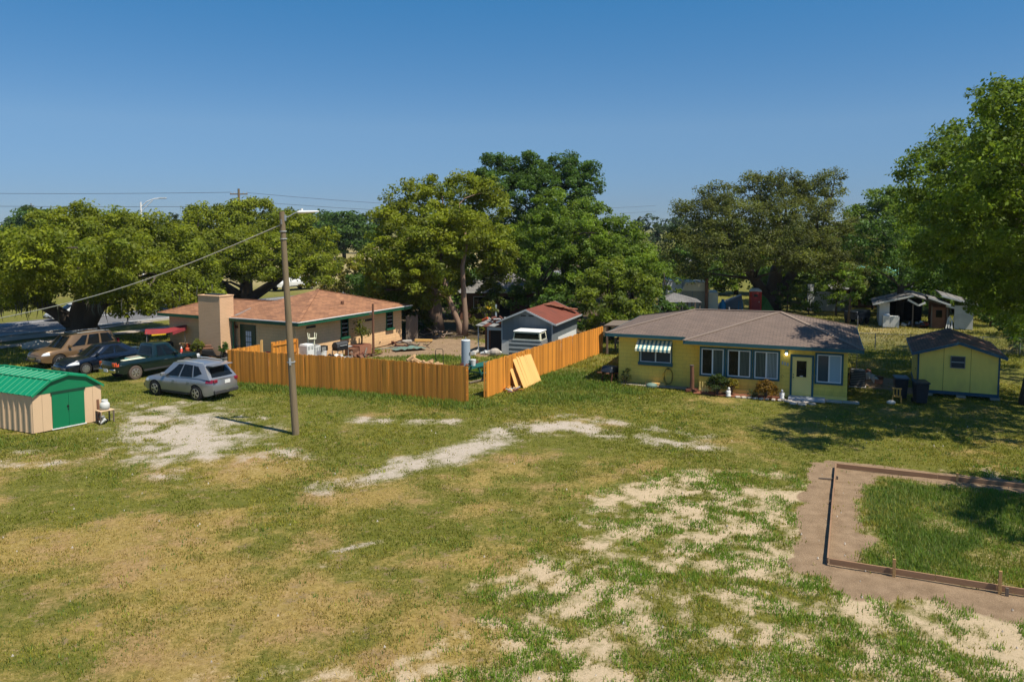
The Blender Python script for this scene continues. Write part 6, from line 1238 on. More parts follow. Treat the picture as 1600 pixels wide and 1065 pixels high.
vehicle('sedan', 'dark navy sedan parked nose forward between the green pickup and the tan suv', 'sedan', (-24.35, 46.35), 236, 1.05, 4.75, 1.80,
  [(-2.375, .90), (-2.2, .98), (-1.55, 1.0), (-1.0, .96), (.8, .94), (1.1, .92), (1.8, .82), (2.2, .68), (2.375, .56)], .19, (1.40, -1.35), .325,
  dict(x=(1.15, .25, -.95, -1.75), w=(.80, .58), roof=[(-1.8, 1.25), (-.9, 1.42), (-.3, 1.46), (.25, 1.43), (1.1, 1.3)], tail=(.74, .90, .30), plate=.74, rc=.10), 'paint_navy', G_CARS,
  doors=((-.05, .92), (-.98, -.08)), head=(.62, .60, .74), rim_n=9, side_windows=(((.17, .10), (.47, .08), (.47, .88), (.33, .86)), ((.51, .08), (.80, .12), (.66, .86), (.51, .88))))
vehicle('suv', 'older gold tan suv parked in the shade of the street oak', 'suv', (-27.35, 48.75), 240, 1.04, 4.75, 1.86,
  [(-2.375, 1.02), (-2.3, 1.08), (.8, 1.06), (1.1, 1.04), (1.9, .98), (2.25, .88), (2.375, .74)], .30, (1.42, -1.40), .37,
  dict(x=(1.2, .48, -1.98, -2.28), w=(.84, .66), roof=[(-2.3, 1.70), (-1.2, 1.76), (.4, 1.74), (1.2, 1.6)], tail=(.95, 1.25, .12), plate=.85, rc=.05), 'paint_tan', G_CARS,
  doors=((-.1, .92), (-1.0, -.13)), head=(.42, .76, .92), rim_n=5, rails=True, side_windows=(((.14, .10), (.38, .08), (.38, .88), (.26, .88)), ((.42, .08), (.65, .08), (.65, .88), (.42, .88)), ((.69, .08), (.93, .12), (.90, .88), (.69, .88))))
vehicle('utility_truck', 'white truck on the street, glimpsed under the second oak', 'truck', (-29.0, 104), 236, 1.2, 5.6, 1.95,
  [(-2.8, 1.25), (-.2, 1.25), (1.2, 1.2), (2.4, 1.1), (2.7, 1.0), (2.8, .85)], .45, (1.8, -1.7), .42,
  dict(x=(1.5, .9, -.3, -.5), w=(.9, .74), roof=[(-.5, 1.95), (.9, 1.95), (1.5, 1.8)], tail=(.85, 1.1, .14), plate=.6, rc=.02), 'white', 'vehicles on the street', doors=((.0, 1.1),), head=(.35, .8, .98), side_windows=(((.2, .1), (.8, .1), (.8, .9), (.3, .9)),))
vehicle('sedan', 'pale sedan on the street behind the street oak trunk', 'sedan', (-40.0, 71.6), 236.5, 1.0, 4.7, 1.8,
  [(-2.35, .90), (-2.2, .98), (-1.0, .96), (1.1, .92), (1.8, .82), (2.2, .68), (2.35, .56)], .19, (1.40, -1.35), .325,
  dict(x=(1.15, .25, -.95, -1.75), w=(.80, .58), roof=[(-1.8, 1.25), (-.9, 1.42), (.25, 1.43), (1.1, 1.3)], tail=(.74, .90, .30), plate=.74, rc=.10), 'gray_light', 'vehicles on the street',
  doors=((-.05, .92), (-.98, -.08)), head=(.62, .60, .74), side_windows=(((.17, .10), (.47, .08), (.47, .88), (.33, .86)), ((.51, .08), (.80, .12), (.66, .86), (.51, .88))))
# ---------------------------------------------------------------- things lying about
def at_ph(u, v, z=0.0): return local(-13.2, 47.6, 62)(u, v, z)
def at_yh(u, v, z=0.0): return local(16.21, 37.59, -21.5)(u, v, z)
# by the chimney and porch of the peach house
t = thing('canopy', 'tattered red canopy with yellow hem on thin poles beside the peach house', 'canopy', (-23.0, 51.6, 0), 26)
MB().mesh([(-1.15, -.7, 1.50), (-.3, -.75, 1.42), (.5, -.75, 1.55), (1.35, -.8, 1.80), (-1.1, .1, 1.72), (-.2, .1, 1.66), (.6, .05, 1.76), (1.4, 0, 1.90), (-1.0, .9, 1.55), (0, .9, 1.6), (.7, .85, 1.68), (1.35, .8, 1.78)], [(0, 1, 5, 4), (1, 2, 6, 5), (4, 5, 9, 8), (5, 6, 10, 9)]).build('sheet', M['red_dark'], t)
MB().mesh([(.5, -.76, 1.56), (1.35, -.82, 1.81), (1.42, 0, 1.91), (.6, .04, 1.77), (1.35, .8, 1.79), (.7, .84, 1.69), (1.36, -.84, 1.64), (.5, -.78, 1.36)], [(0, 1, 2, 3), (3, 2, 4, 5), (0, 7, 6, 1)]).build('sheet', M['red_dark'], t)
MB().mesh([(-.75, -.76, 1.46), (.1, -.79, 1.48), (.1, -.79, 1.40), (-.75, -.77, 1.37)], [(0, 1, 2, 3)]).build('hem', M['yellow_plastic'], t)
for x, y in ((-1.05, -.6), (1.25, -.7), (1.25, .7), (-.95, .8)): MB().cyl((x, y, 0), (x, y, 1.6), .02, n=6).build('pole', M['gray_mid'], t)
t = thing('lawn_tractor', 'dark lawn tractor parked under the tattered red canopy', 'lawn tractor', (-23.3, 51.5, 0), 40)
MB().box(-.1, .85, -.32, .32, .35, .82).build('bonnet', M['black'], t, bevel=.08); MB().box(-.8, .0, -.42, .42, .32, .55).build('fender', M['black'], t, bevel=.05); MB().box(-.62, -.22, -.22, .22, .56, .66).build('seat', M['black'], t, bevel=.04); MB().box(-.72, -.62, -.22, .22, .62, 1.0).build('backrest', M['black'], t, bevel=.03); MB().tube([(.05, 0, .8), (-.1, 0, 1.0)], .02, 6).build('steering_column', M['gray_mid'], t)
for x, r in ((.6, .19), (-.45, .27)):
    for y in (-.42, .42): MB().lathe((x, y, r), [(r * .5, -.09), (r, -.08), (r, .08), (r * .5, .09)], 16, 'y').build('wheel', M['rubber'], t)
t = thing('tiller', 'rusty orange red tiller with handlebars beside the chimney', 'tiller', (-21.0, 50.6, 0), 120)
MB().box(-.3, .3, -.2, .2, .3, .62).build('engine', M['orange_paint'], t, bevel=.05); MB().cyl((0, 0, .62), (0, 0, .85), .13).build('tank', M['orange_paint'], t); MB().box(-.62, -.3, -.3, .3, .12, .4).build('tine_hood', M['red_brown'], t, bevel=.04)
for y in (-.28, .28): MB().lathe((.05, y, .24), [(.1, -.06), (.24, -.05), (.24, .05), (.1, .06)], 16, 'y').build('wheel', M['rubber'], t)
MB().tube([(-.2, -.22, .55), (-.9, -.26, 1.15), (-1.15, -.26, 1.2)], .02, 6).build('handlebar', M['red_brown'], t); MB().tube([(-.2, .22, .55), (-.9, .26, 1.15), (-1.15, .26, 1.2)], .02, 6).build('handlebar', M['red_brown'], t)
t = thing('pallet', 'pale wooden pallet leaning against the peach chimney', 'pallet', (-20.75, 51.15, .03), 152); t.rotation_euler = (R(-38), R(4), R(152))
for i in range(7): MB().box(-.6, .6, 0, .02, .0 + .17 * i, .10 + .17 * i).build('slat', M['pale_wood'], t)
for x in (-.55, 0, .55): MB().box(x - .04, x + .04, .022, .11, 0, 1.12).build('bearer', M['old_wood'], t)
t = thing('round_chair', 'faded pink round backed plastic chair by the chimney foot', 'chair', (-19.6, 49.8, 0), 160)
MB().lathe((0, .22, .78), [(.24, -.02), (.27, 0), (.24, .02)], 18, 'y').build('backrest', M['pink'], t); MB().box(-.24, .24, -.22, .22, .40, .44).build('seat', M['pink'], t, bevel=.02)
for x in (-.2, .2):
    for y in (-.18, .2): MB().cyl((x, y, 0), (x * .9, y * .9, .40), .02, n=6).build('leg', M['pink'], t)
def leafy(name, label, x, y, z, rx, rz, col, seed, leaf=.07, dens=16, pot=None, cat='plant', warm=.4, per=22, cr=.16, group=None, stem=True):
    t = thing(name, label, cat, (x, y, z), 0, group); z0 = .30 if pot else .02
    if pot: MB().lathe((0, 0, 0), [(.13, 0), (.19, .28), (.21, .30), (.19, .302)], 16).build('pot', M[pot], t)
    V, C, ctr = leaf_mesh([(0, 0, z0 + (.30 if cat != 'shrub' else .08) + rz * .85, rx, rx, rz)], dens * 3.2, per, leaf, cr, col, seed, warm=warm); o = tri_mesh('foliage', V, C, M['leaf']); o.parent = t
    if stem:
        s = MB(); r = np.random.default_rng(seed)
        for c in ctr[r.choice(len(ctr), min(9, len(ctr)), False)]: s.tube([(0, 0, 0.0 + z0 * .8), (c[0] * .3, c[1] * .3, z0 + .25), tuple(c)], [.025, .016, .006], 5)
        s.build('stem', M['bark'], t)
    return t
leafy('potted_plant', 'spiky yellow green potted plant before the chimney', -19.8, 49.2, 0, .42, .38, (.10, .12, .02), 61, pot='terracotta')
t = thing('motor_scooter', 'old dark motor scooter with chrome parts standing by the green porch post', 'scooter', (-18.6, 48.75, 0), 15)
for x in (-.62, .62): MB().lathe((x, 0, .28), [(.17, -.05), (.28, -.04), (.28, .04), (.17, .05)], 18, 'y').build('wheel', M['rubber'], t)
MB().prism([(-.7, .5), (-.2, .38), (.1, .30), (.4, .32), (.42, .36), (.1, .38), (-.1, .75), (-.72, .80)], -.16, .16).build('body', M['black'], t, bevel=.03); MB().box(-.68, -.05, -.14, .14, .80, .90).build('seat', M['brown_wood'], t, bevel=.04); MB().prism([(.40, .32), (.46, .32), (.62, .95), (.54, .98)], -.2, .2).build('leg_shield', M['chrome'], t, bevel=.02); MB().tube([(.55, -.33, 1.02), (.58, 0, 1.0), (.55, .33, 1.02)], .018, 6).build('handlebar', M['chrome'], t); MB().ball((.66, 0, .92), .08, .09, .09).build('headlight', M['headlight'], t)
t = thing('armchair', 'dark red brown armchair turned away beside the scooter', 'armchair', (-19.1, 49.5, 0), 190); MB().box(-.32, .32, -.3, .3, .12, .42).build('seat', M['red_brown'], t, bevel=.05); MB().box(-.32, .32, .22, .36, .42, 1.0).build('backrest', M['brown_wood'], t, bevel=.05)
for s in (-1, 1): MB().box(s * .36 - .06, s * .36 + .06, -.3, .32, .12, .62).build('armrest', M['red_brown'], t, bevel=.04)
leafy('potted_plant', 'small dark green plant in a pot at the foot of the porch post', -17.9, 48.5, 0, .28, .35, DG, 62, pot='gray_mid')
heap('junk_pile', 'pile of grey and pale household junk on the porch by the green door', 'junk', *at_ph(-.5, 4.3, 0), 16, (.25, .35, .5), ((.06, .3), (.05, .22), (.02, .16)), ('gray_mid', 'white_old', 'old_wood', 'black', 'pale_wood'), 8)
heap('junk_pile', 'low heap of pots and bricks between the scooter and the fence end', 'junk', -17.3, 46.4, 0, 14, (.35, .5, .1), ((.08, .16), (.08, .16), (.06, .16)), ('terracotta', 'gray_mid', 'white_old', 'black', 'stone'), 9)
t = thing('purple_chair', 'dark purple folding chair between the two short fence lengths', 'chair', *[(-14.6, 46.3, 0)], -28)
MB().box(-.22, .22, -.2, .2, .44, .47).build('seat', M['tail_red'], t); MB().box(-.22, .22, .2, .23, .6, 1.0).build('backrest', M['red_dark'], t)
for x in (-.2, .2): MB().beam((x, -.2, 0), (x, .22, .95), .03, .03).build('leg', M['gray_light'], t); MB().beam((x, .22, 0), (x, -.18, .46), .03, .03).build('leg', M['gray_light'], t)
t = thing('traffic_marker', 'orange red traffic cone with white tip standing behind the silver suv', 'traffic cone', (-19.75, 46.6, 0))
MB().box(-.2, .2, -.2, .2, 0, .05).build('base', M['black'], t, bevel=.01); MB().lathe((0, 0, .05), [(.16, 0), (.10, .5), (.055, 1.12)], 16).build('cone', M['orange'], t, smooth=True); MB().lathe((0, 0, 1.17), [(.052, 0), (.03, .10), (.02, .12)], 14).build('tip', M['white'], t)
# along the sunlit wall of the peach house
for k_, (u, v, h, w_, lb) in enumerate(((-.18, -1.05, 1.34, .62, 'white washing machine turned on its side against the peach house corner'), (.48, -1.0, 1.2, .58, 'second white appliance with dark top beside the washing machine'))):
    t = thing('washing_machine', lb, 'appliance', at_ph(u, v), 62 + 12 * k_, 'old appliances by the peach house'); MB().box(-w_ / 2, w_ / 2, -.32, .32, 0, h).build('body', M['white_rusty'], t, bevel=.02); MB().box(-w_ / 2 + .05, w_ / 2 - .05, -.34, -.322, .25, h - .3).build('door', M['white'] if k_ == 0 else M['tarp_gray'], t)
    MB().box(-w_ / 2 + .03, w_ / 2 - .03, -.28, .28, h + .002, h + .05).build('lid', M['white' if k_ == 0 else 'gray_mid'], t, bevel=.01)
    for x in (-.15, .12): MB().box(x - .05, x + .05, -.36, -.323, h - .22, h - .06).build('control_panel', M['gray_light'], t)
t = thing('plastic_chair', 'cream plastic chair stacked upside down on the old appliances', 'chair', at_ph(.36, -1.0, 1.27), 30)
MB().box(-.22, .22, -.2, .2, .36, .40).build('seat', M['stripe_white'], t, bevel=.01)
for x in (-.19, .19):
    for y in (-.17, .17): MB().beam((x, y, .40), (x * 1.15, y * 1.15, .72), .04, .04).build('leg', M['stripe_white'], t)
MB().beam((-.19, .19, .04), (-.19, .19, .38), .05, .03).build('back_post', M['stripe_white'], t); MB().beam((.19, .19, .04), (.19, .19, .38), .05, .03).build('back_post', M['stripe_white'], t); MB().box(-.22, .22, .175, .205, 0, .10).build('back_rail', M['stripe_white'], t)
t = thing('microwave', 'dark microwave oven on a white bucket near the grill', 'microwave', at_ph(1.28, -1.0, .78), 50); MB().box(-.26, .26, -.2, .2, 0, .30).build('body', M['black'], t, bevel=.015); MB().box(-.22, .10, -.215, -.202, .04, .26).build('door', M['gray_mid'], t)
t = thing('bucket', 'white plastic tub under the dark microwave oven', 'bucket', at_ph(1.28, -1.0, 0), 0); MB().lathe((0, 0, 0), [(.20, 0), (.25, .74), (.265, .76), (.25, .775)], 18).build('body', M['white'], t)
t = thing('barbecue_grill', 'black barbecue grill with domed lid on a cart by the sunlit wall', 'grill', at_ph(2.75, -1.15), 58)
MB().box(-.48, .48, -.26, .26, .62, .82).build('fire_box', M['black'], t, bevel=.03); MB().prism([(-.27, .825), (.27, .825), (.25, 1.0), (.12, 1.16), (-.12, 1.18), (-.25, 1.04)], -.5, .5, 'yz').build('lid', M['cladding'], t, bevel=.03); MB().box(-.3, .3, -.31, -.28, .92, .95).build('handle', M['gray_light'], t); MB().box(.5, .85, -.22, .22, .76, .80).build('side_shelf', M['gray_light'], t); MB().box(-.5, .5, -.28, .28, .12, .16).build('bottom_shelf', M['gray_mid'], t)
for x in (-.46, .46):
    for y in (-.24, .24): MB().box(x - .02, x + .02, y - .02, y + .02, 0, .62).build('leg', M['gray_mid'], t)
heap('junk_pile', 'jumble of white, brown and black odds and ends below the grill', 'junk', *at_ph(2.2, -1.7, 0), 22, (.75, .30, .25), ((.05, .22), (.05, .16), (.04, .16)), ('white_old', 'brown_wood', 'black', 'pale_wood', 'white', 'gray_mid'), 10)
heap('timber_pile', 'low pile of dark rusty timbers on the ground before the planter', 'timber', *at_ph(4.4, -1.7, 0), 12, (.7, .30, .18), ((.3, .8), (.04, .08), (.02, .06)), ('red_brown', 'brown_wood', 'old_wood'), 11, deg=62)
t = thing('block_planter', 'square brown red block planter holding a small young tree', 'planter', at_ph(5.15, -.85), 62); MB().box(-.62, .62, -.42, .42, 0, .62).build('box', M['terracotta'], t); MB().box(-.56, .56, -.36, .36, .622, .65).build('soil', M['mulch'], t); MB().box(-1.25, -.63, -.35, .3, 0, .5).build('box', M['brown_wood'], t)
sapling('small young tree with few leaves growing in the block planter', *at_ph(5.2, -.85)[:2], 2.35, .45, (.085, .10, .014), 71, z0=.5, leaf=.10, dens=3.0)
t = thing('wooden_post', 'tall bare brown post before the peach house wall', 'post', at_ph(5.85, -1.35)); MB().tube([(0, 0, -.1), (0, 0, 3.3)], [.085, .07], 9).build('post', M['brown_wood'], t); MB().box(-.25, .05, -.03, .03, 2.6, 2.68).build('bracket', M['old_wood'], t)
def tube_thing(name, label, cat, pts, r, m, part):
    x0, y0, z0 = pts[0]; t = thing(name, label, cat, (x0, y0, 0)); MB().tube([(x - x0, y - y0, z) for x, y, z in pts], r, 6).build(part, M[m], t); return t
tube_thing('garden_hose', 'pale green hose stretched across the back yard grass', 'hose', [(-11.0, 52.3, .08), (-10.0, 52.8, .12), (-9.0, 53.6, .05), (-8.0, 54.0, .10), (-7.2, 54.2, .05)], .03, 'hose_green', 'hose')
t = thing('tarpaulin', 'crumpled pale green tarpaulin lying in the back yard', 'tarpaulin', (-7.1, 53.6, 0), 25); r_ = np.random.default_rng(4); gx_, gy_ = np.meshgrid(np.linspace(-1.1, 1.1, 11), np.linspace(-.5, .5, 6)); zz = .05 + .16 * r_.random(gx_.shape) * (1 - (gx_ / 1.2) ** 2)
MB().mesh([(a + r_.normal(0, .03), b, c) for a, b, c in zip(gx_.ravel(), gy_.ravel(), zz.ravel())], [(j * 11 + i, j * 11 + i + 1, (j + 1) * 11 + i + 1, (j + 1) * 11 + i) for j in range(5) for i in range(10)]).build('sheet', M['tarp_green'], t, smooth=True)
heap('brush_pile', 'dark brush and rotten timber behind the green tarpaulin', 'brush pile', -7.9, 55.0, 0, 16, (1.0, .3, .25), ((.2, .7), (.03, .06), (.02, .05)), ('old_wood', 'bark', 'red_brown'), 12)
t = thing('timber_baulk', 'pale cut timber lying on the bare dirt of the back yard', 'timber', (-6.5, 57.4, 0), -4); MB().box(-.65, .65, -.1, .1, 0, .16).build('beam', M['fence_new'], t, bevel=.01)
t = thing('concrete_plank', 'grey concrete plank lying near the far corner of the peach house', 'plank', (-8.2, 56.9, 0), 20); MB().box(-.9, .9, -.18, .18, 0, .14).build('plank', M['concrete'], t, bevel=.02)
heap('brush_pile', 'fallen branches and dead leaves round the foot of the twin stems', 'brush pile', -5.6, 60.0, 0, 26, (1.5, .5, .3), ((.2, .9), (.02, .05), (.02, .04)), ('old_wood', 'bark_light', 'pale_wood', 'bark'), 13)
t = thing('water_tank', 'tall pale blue grey cylindrical water tank standing in the back yard', 'tank', (-2.78, 46.9, 0)); MB().lathe((0, 0, 0), [(.25, 0), (.27, .03), (.27, 1.58), (.25, 1.63), (.10, 1.68)], 24).build('body', M['tank'], t, smooth=False); MB().cyl((0, 0, 1.66), (0, 0, 1.85), .02, n=6).build('fitting', M['galv'], t); MB().lathe((0, 0, 1.60), [(.275, 0), (.275, .03), (.25, .05)], 24).build('top_rim', M['white'], t); MB().cyl((.24, -.15, .9), (.30, -.19, .9), .05, n=8).build('valve', M['gray_mid'], t)
heap('log_pile', 'brown logs and iron scraps beside the water tank', 'logs', -2.35, 46.6, 0, 9, (.22, .3, .25), ((.08, .3), (.05, .12), (.05, .1)), ('red_brown', 'brown_wood', 'old_wood'), 14)
t = thing('firewood_pile', 'low pile of pale split firewood seen over the cedar fence', 'firewood', (-5.05, 45.3, 0), 10, None)
r_ = random.Random(5)
for i in range(34):
    a = r_.uniform(-.9, .9); h = .95 - .35 * abs(a + .5) + (.2 if a < -.55 else 0); o = MB().prism([(0, 0), (.22, .02), (.14, .15), (.03, .14)], -.22, .22).build('log', M['pale_wood'], t); o.location = (a, r_.uniform(-.3, .3), r_.uniform(.0, h * .75)); o.rotation_euler = (r_.gauss(0, .5), r_.uniform(-.5, .5), r_.uniform(0, 3))
t = thing('hand_truck', 'thin black handled sack truck standing beside the firewood', 'sack truck', (-4.25, 45.6, 0), 20); MB().tube([(-.2, 0, .1), (-.2, .12, 1.2), (-.14, .14, 1.28), (.2, .14, 1.28), (.25, .12, 1.2), (.25, 0, .1)], .02, 6).build('frame', M['black'], t); MB().box(-.22, .27, -.22, .0, .06, .08).build('toe_plate', M['black'], t)
for x in (-.26, .3): MB().lathe((x, .06, .12), [(.06, -.03), (.12, -.025), (.12, .025), (.06, .03)], 14, 'x').build('wheel', M['rubber'], t)
t = thing('picnic_table', 'dark green picnic table with bench in the fence gateway', 'picnic table', (-1.65, 43.6, 0), 55)
for i in range(4): MB().box(-.95, .95, -.36 + .185 * i, -.19 + .185 * i, .74, .78).build('top_plank', M['table_green'], t, bevel=.005)
for s in (-1, 1):
    MB().box(-.95, .95, s * .72 - .13, s * .72 + .13, .44, .48).build('bench', M['table_green'], t, bevel=.005)
    for x in (-.7, .7): MB().beam((x, s * .62, 0), (x, s * .22, .74), .05, .09).build('leg', M['table_green'], t)
for x in (-.7, .7): MB().beam((x + .05, -.8, .40), (x + .05, .8, .40), .04, .08).build('crossbar', M['table_green'], t)
t = thing('bucket', 'white bucket standing on the picnic table end', 'bucket', local(-1.65, 43.6, 55)(-.72, .1, .782)); MB().lathe((0, 0, 0), [(.12, 0), (.155, .32), (.16, .33), (.145, .335)], 16).build('body', M['white'], t)
t = thing('watering_can', 'small green watering can beside the bucket on the picnic table', 'watering can', local(-1.65, 43.6, 55)(-.6, .34, .782)); MB().lathe((0, 0, 0), [(.11, 0), (.11, .22), (.06, .25)], 14).build('body', M['table_green'], t); MB().tube([(.09, 0, .06), (.26, 0, .24)], .02, 6).build('spout', M['table_green'], t); MB().tube([(-.1, 0, .05), (-.2, 0, .16), (-.06, 0, .27)], .012, 6).build('handle', M['table_green'], t)
tube_thing('fallen_branch', 'long pale fallen branch lying below the picnic table', 'branch', [(-2.3, 41.9, .05), (-1.6, 42.6, .09), (-.8, 43.3, .08), (-.2, 44.0, .12)], .05, 'old_wood', 'branch')
# old pickup camper shell on its ribbed stand by the grey shed
t = thing('camper_shell', 'white roofed camper shell with long dark window on ribbed grey cladding', 'camper shell', at_gy(1.15, -1.75, 0), -20.5)
for i in range(8): MB().box(0, 2.15, .0 + .03 * (i % 2), .05, .16 + .14 * i, .28 + .14 * i).build('siding_strip', M['gray_light' if i % 2 == 0 else 'gray_mid'], t)
MB().box(.02, 2.13, .06, 1.35, .05, 1.26).build('body', M['gray_mid'], t)
for i in range(8): MB().box(2.152, 2.19 - .02 * (i % 2), .05, 1.3, .16 + .14 * i, .28 + .14 * i).build('siding_strip', M['gray_mid'], t)
MB().prism([(.28, 1.28), (2.12, 1.28), (2.05, 1.78), (.36, 1.78)], .06, 1.30).build('shell', M['stripe_white'], t); MB().prism([(.36, 1.36), (2.03, 1.36), (1.98, 1.72), (.42, 1.72)], .035, .058).build('window', M['glass'], t); MB().mesh([(2.135, .25, 1.36), (2.135, 1.15, 1.36), (2.08, 1.1, 1.70), (2.08, .3, 1.70)], [(0, 1, 2, 3)]).build('window', M['glass'], t)
MB().box(.30, 2.10, .0, 1.36, 1.782, 1.86).build('roof', M['white'], t, bevel=.03); MB().box(.25, 2.14, -.01, .055, 1.24, 1.30).build('sill_rail', M['gray_light'], t)
for x in (.1, 2.0): MB().box(x, x + .12, .3, .42, -.02, .05).build('skid', M['old_wood'], t)
t = thing('boulder', 'pale grey boulder beside the corner of the grey shed', 'boulder', at_gy(-.25, -.6, 0)); MB().ball((0, 0, .2), .38, .3, .28, 9, 6).build('stone', M['stone'], t)
t = thing('yellow_sunshade', 'small bright yellow parasol deep under the trees behind the lean-to', 'parasol', (-2.15, 66.5, 0)); MB().cyl((0, 0, 0), (0, 0, 1.5), .03, n=8).build('pole', M['gray_light'], t); MB().lathe((0, 0, 1.45), [(.62, 0), (.45, .12), (.03, .22)], 14).build('canopy', M['yellow_plastic'], t)
t = thing('blue_post', 'pale blue grey post standing under the trees beside the lean-to', 'post', (-1.3, 63.6, 0)); MB().box(-.07, .07, -.07, .07, 0, 2.1).build('post', M['tank'], t)
# yellow house front
leafy('shrub', 'dark green clipped shrub with yellow side growth under the porch windows', *at_yh(-6.05, -.62)[:2], 0, .52, .50, (.035, .06, .012), 63, leaf=.055, dens=26, cat='shrub', warm=.15, per=26)
leafy('shrub', 'small yellow leaved shrub pressed against the dark clipped shrub', *at_yh(-5.35, -.45)[:2], 0, .30, .40, (.15, .14, .016), 64, leaf=.05, dens=26, cat='shrub', warm=.5)
leafy('shrub', 'round croton shrub with red and yellow leaves near the front door', *at_yh(-3.7, -.70)[:2], 0, .52, .42, (.13, .085, .012), 65, leaf=.06, dens=30, cat='shrub', warm=.65, per=26)
leafy('herb', 'small grey green ground plant beside the croton shrub', *at_yh(-4.35, -.75)[:2], -.25, .26, .16, (.06, .09, .04), 66, leaf=.04, dens=24, cat='plant', stem=False)
leafy('weed', 'tall thin weed against the yellow wall left of the striped awning', *at_yh(-11.0, .35)[:2], -.2, .32, .40, (.05, .07, .02), 67, leaf=.05, dens=10, cat='weed', stem=True)
bed = MB().mesh([(*at_yh(u, v)[:2], .012) for u, v in ((-7.2, -.055), (-3.1, -.055), (-3.0, -.9), (-5, -1.0), (-7.2, -.85))], [(0, 1, 2, 3, 4)]).build('flower_bed', M['mulch']); tag(bed, 'strip of red brown mulch along the yellow house front', kind='structure')
bed = MB().mesh([(*at_yh(u, v)[:2], .012) for u, v in ((-11.3, .64), (-7.2, .64), (-7.2, -.1), (-9, -.05), (-11.2, .15))], [(0, 1, 2, 3, 4)]).build('flower_bed', M['bed_tan']); tag(bed, 'strip of sandy bare earth under the awning window', kind='structure')
for i in range(8):
    t = thing('edging_stone', 'pale flat edging stone set along the mulch before the yellow house', 'stone', at_yh(-5.0 + .28 * i, -1.0 + .02 * (i % 3), 0), 10 * i, 'edging stones along the mulch'); MB().box(-.12, .12, -.08, .08, -.02, .07).build('stone', M['stone'], t, bevel=.02)
def figurine(label, x, y, deg):
    t = thing('garden_figurine', label, 'figurine', (x, y, 0), deg); MB().lathe((0, 0, 0), [(.12, 0), (.13, .06), (.09, .10), (.11, .20), (.07, .30), (.04, .34)], 14).build('body', M['white'], t, smooth=True); MB().ball((.02, 0, .40), .065, .06, .075).build('head', M['white'], t, smooth=True); MB().mesh([(.06, .02, .41), (.06, -.02, .41), (.13, 0, .39)], [(0, 1, 2)]).build('beak', M['orange_paint'], t)
    for s in (-1, 1): MB().ball((-.02, s * .10, .22), .07, .03, .10).build('wing', M['white'], t)
figurine('white garden duck figurine beside the dark clipped shrub', *at_yh(-5.45, -.95)[:2], -60); figurine('white garden duck figurine standing beside the doorstep', *at_yh(-2.95, -.55)[:2], -100)
t = thing('flat_stone_patch', 'pale crazy paving stones at the foot of the doorstep', 'paving', at_yh(-2.1, -1.0, 0), -21)
for i, (a, b, s) in enumerate(((-.5, .05, .2), (-.15, -.1, .24), (.25, .0, .2), (.55, -.2, .18), (-.3, -.4, .17), (.1, -.45, .2), (-.75, .2, .15))): MB().lathe((a, b, -.02), [(s, 0), (s, .05), (s * .9, .06)], 7).build('stone', M['stone'], t)
t = thing('wood_stump_post', 'weathered brown post on a cross foot at the porch corner', 'post', at_yh(-7.35, -.30)); MB().tube([(0, 0, 0), (.01, 0, .6), (-.02, 0, 1.32)], [.12, .11, .10], 10).build('post', M['brown_wood'], t); MB().cyl((-.02, 0, 1.33), (-.02, 0, 1.36), .12, n=10).build('cap', M['old_wood'], t)
for a in range(4): MB().beam((0, 0, .08), (.38 * math.cos(a * 1.57 + .4), .38 * math.sin(a * 1.57 + .4), .06), .10, .12).build('foot', M['red_brown'], t)
t = thing('stair_rail', 'low yellow slatted bench end against the porch corner wall', 'rail', at_yh(-6.95, -.3), -21.5)
for i in range(4): MB().box(-.02 + .13 * i, .03 + .13 * i, -.02, .02, 0, .52).build('slat', M['pale_yellow'], t)
MB().box(-.05, .46, -.03, .03, .10, .15).build('rail', M['pale_yellow'], t)
t = thing('garden_hose', 'olive yellow hose hanging in a tall coil on the yellow wall', 'hose', at_yh(-8.72, .60, 0), -21.5)
for k_ in range(6): MB().tube([((.20 + .012 * k_) * math.cos(a) * (1 + .05 * math.sin(3 * a + k_)), -.03 - .012 * k_, .52 + (.44 - .02 * (k_ % 3)) * math.sin(a)) for a in np.linspace(0, 2 * math.pi, 22)], .018, 5).build('coil', M['hose'], t)
MB().box(-.05, .05, -.1, .03, .88, .95).build('hanger', M['black'], t)
t = thing('tan_board', 'pale tan board lying against the base of the yellow wall', 'board', at_yh(-9.4, .52, 0), -22); MB().box(-.55, .55, -.1, .1, 0, .12).build('board', M['fence_new'], t, bevel=.01)
t = thing('cooler_lid', 'small dark green dome lying in the grass near the hose', 'dome', at_yh(-9.5, .02, 0)); MB().ball((0, 0, .05), .32, .24, .17, 12, 6).build('dome', M['tarp_green'], t, smooth=True)
t = thing('wheelbarrow', 'dark upturned wheelbarrow with rusty legs at the corner of the yellow house', 'wheelbarrow', at_yh(-11.95, .9, 0), 50)
MB().prism([(-.55, .50), (.55, .42), (.35, .78), (-.38, .82)], -.34, .34).build('tray', M['bin'], t, bevel=.05)
for y in (-.28, .28): MB().beam((.75, y * .3, .3), (-.9, y, .55), .05, .05).build('handle', M['brown_wood'], t); MB().beam((-.25, y, .5), (-.4, y * 1.1, 0), .04, .04).build('leg', M['red_brown'], t)
MB().lathe((.72, 0, .2), [(.08, -.05), (.20, -.04), (.20, .04), (.08, .05)], 16, 'y').build('wheel', M['rubber'], t)
t = thing('air_conditioner', 'dark boxy air conditioner on the shaded side of the yellow house', 'air conditioner', at_yh(.62, 4.2, 0), -21.5); MB().box(-.38, .38, -.38, .38, .06, .86).build('cabinet', M['black'], t, bevel=.03); MB().box(-.42, .42, -.42, .42, 0, .058).build('base', M['concrete'], t)
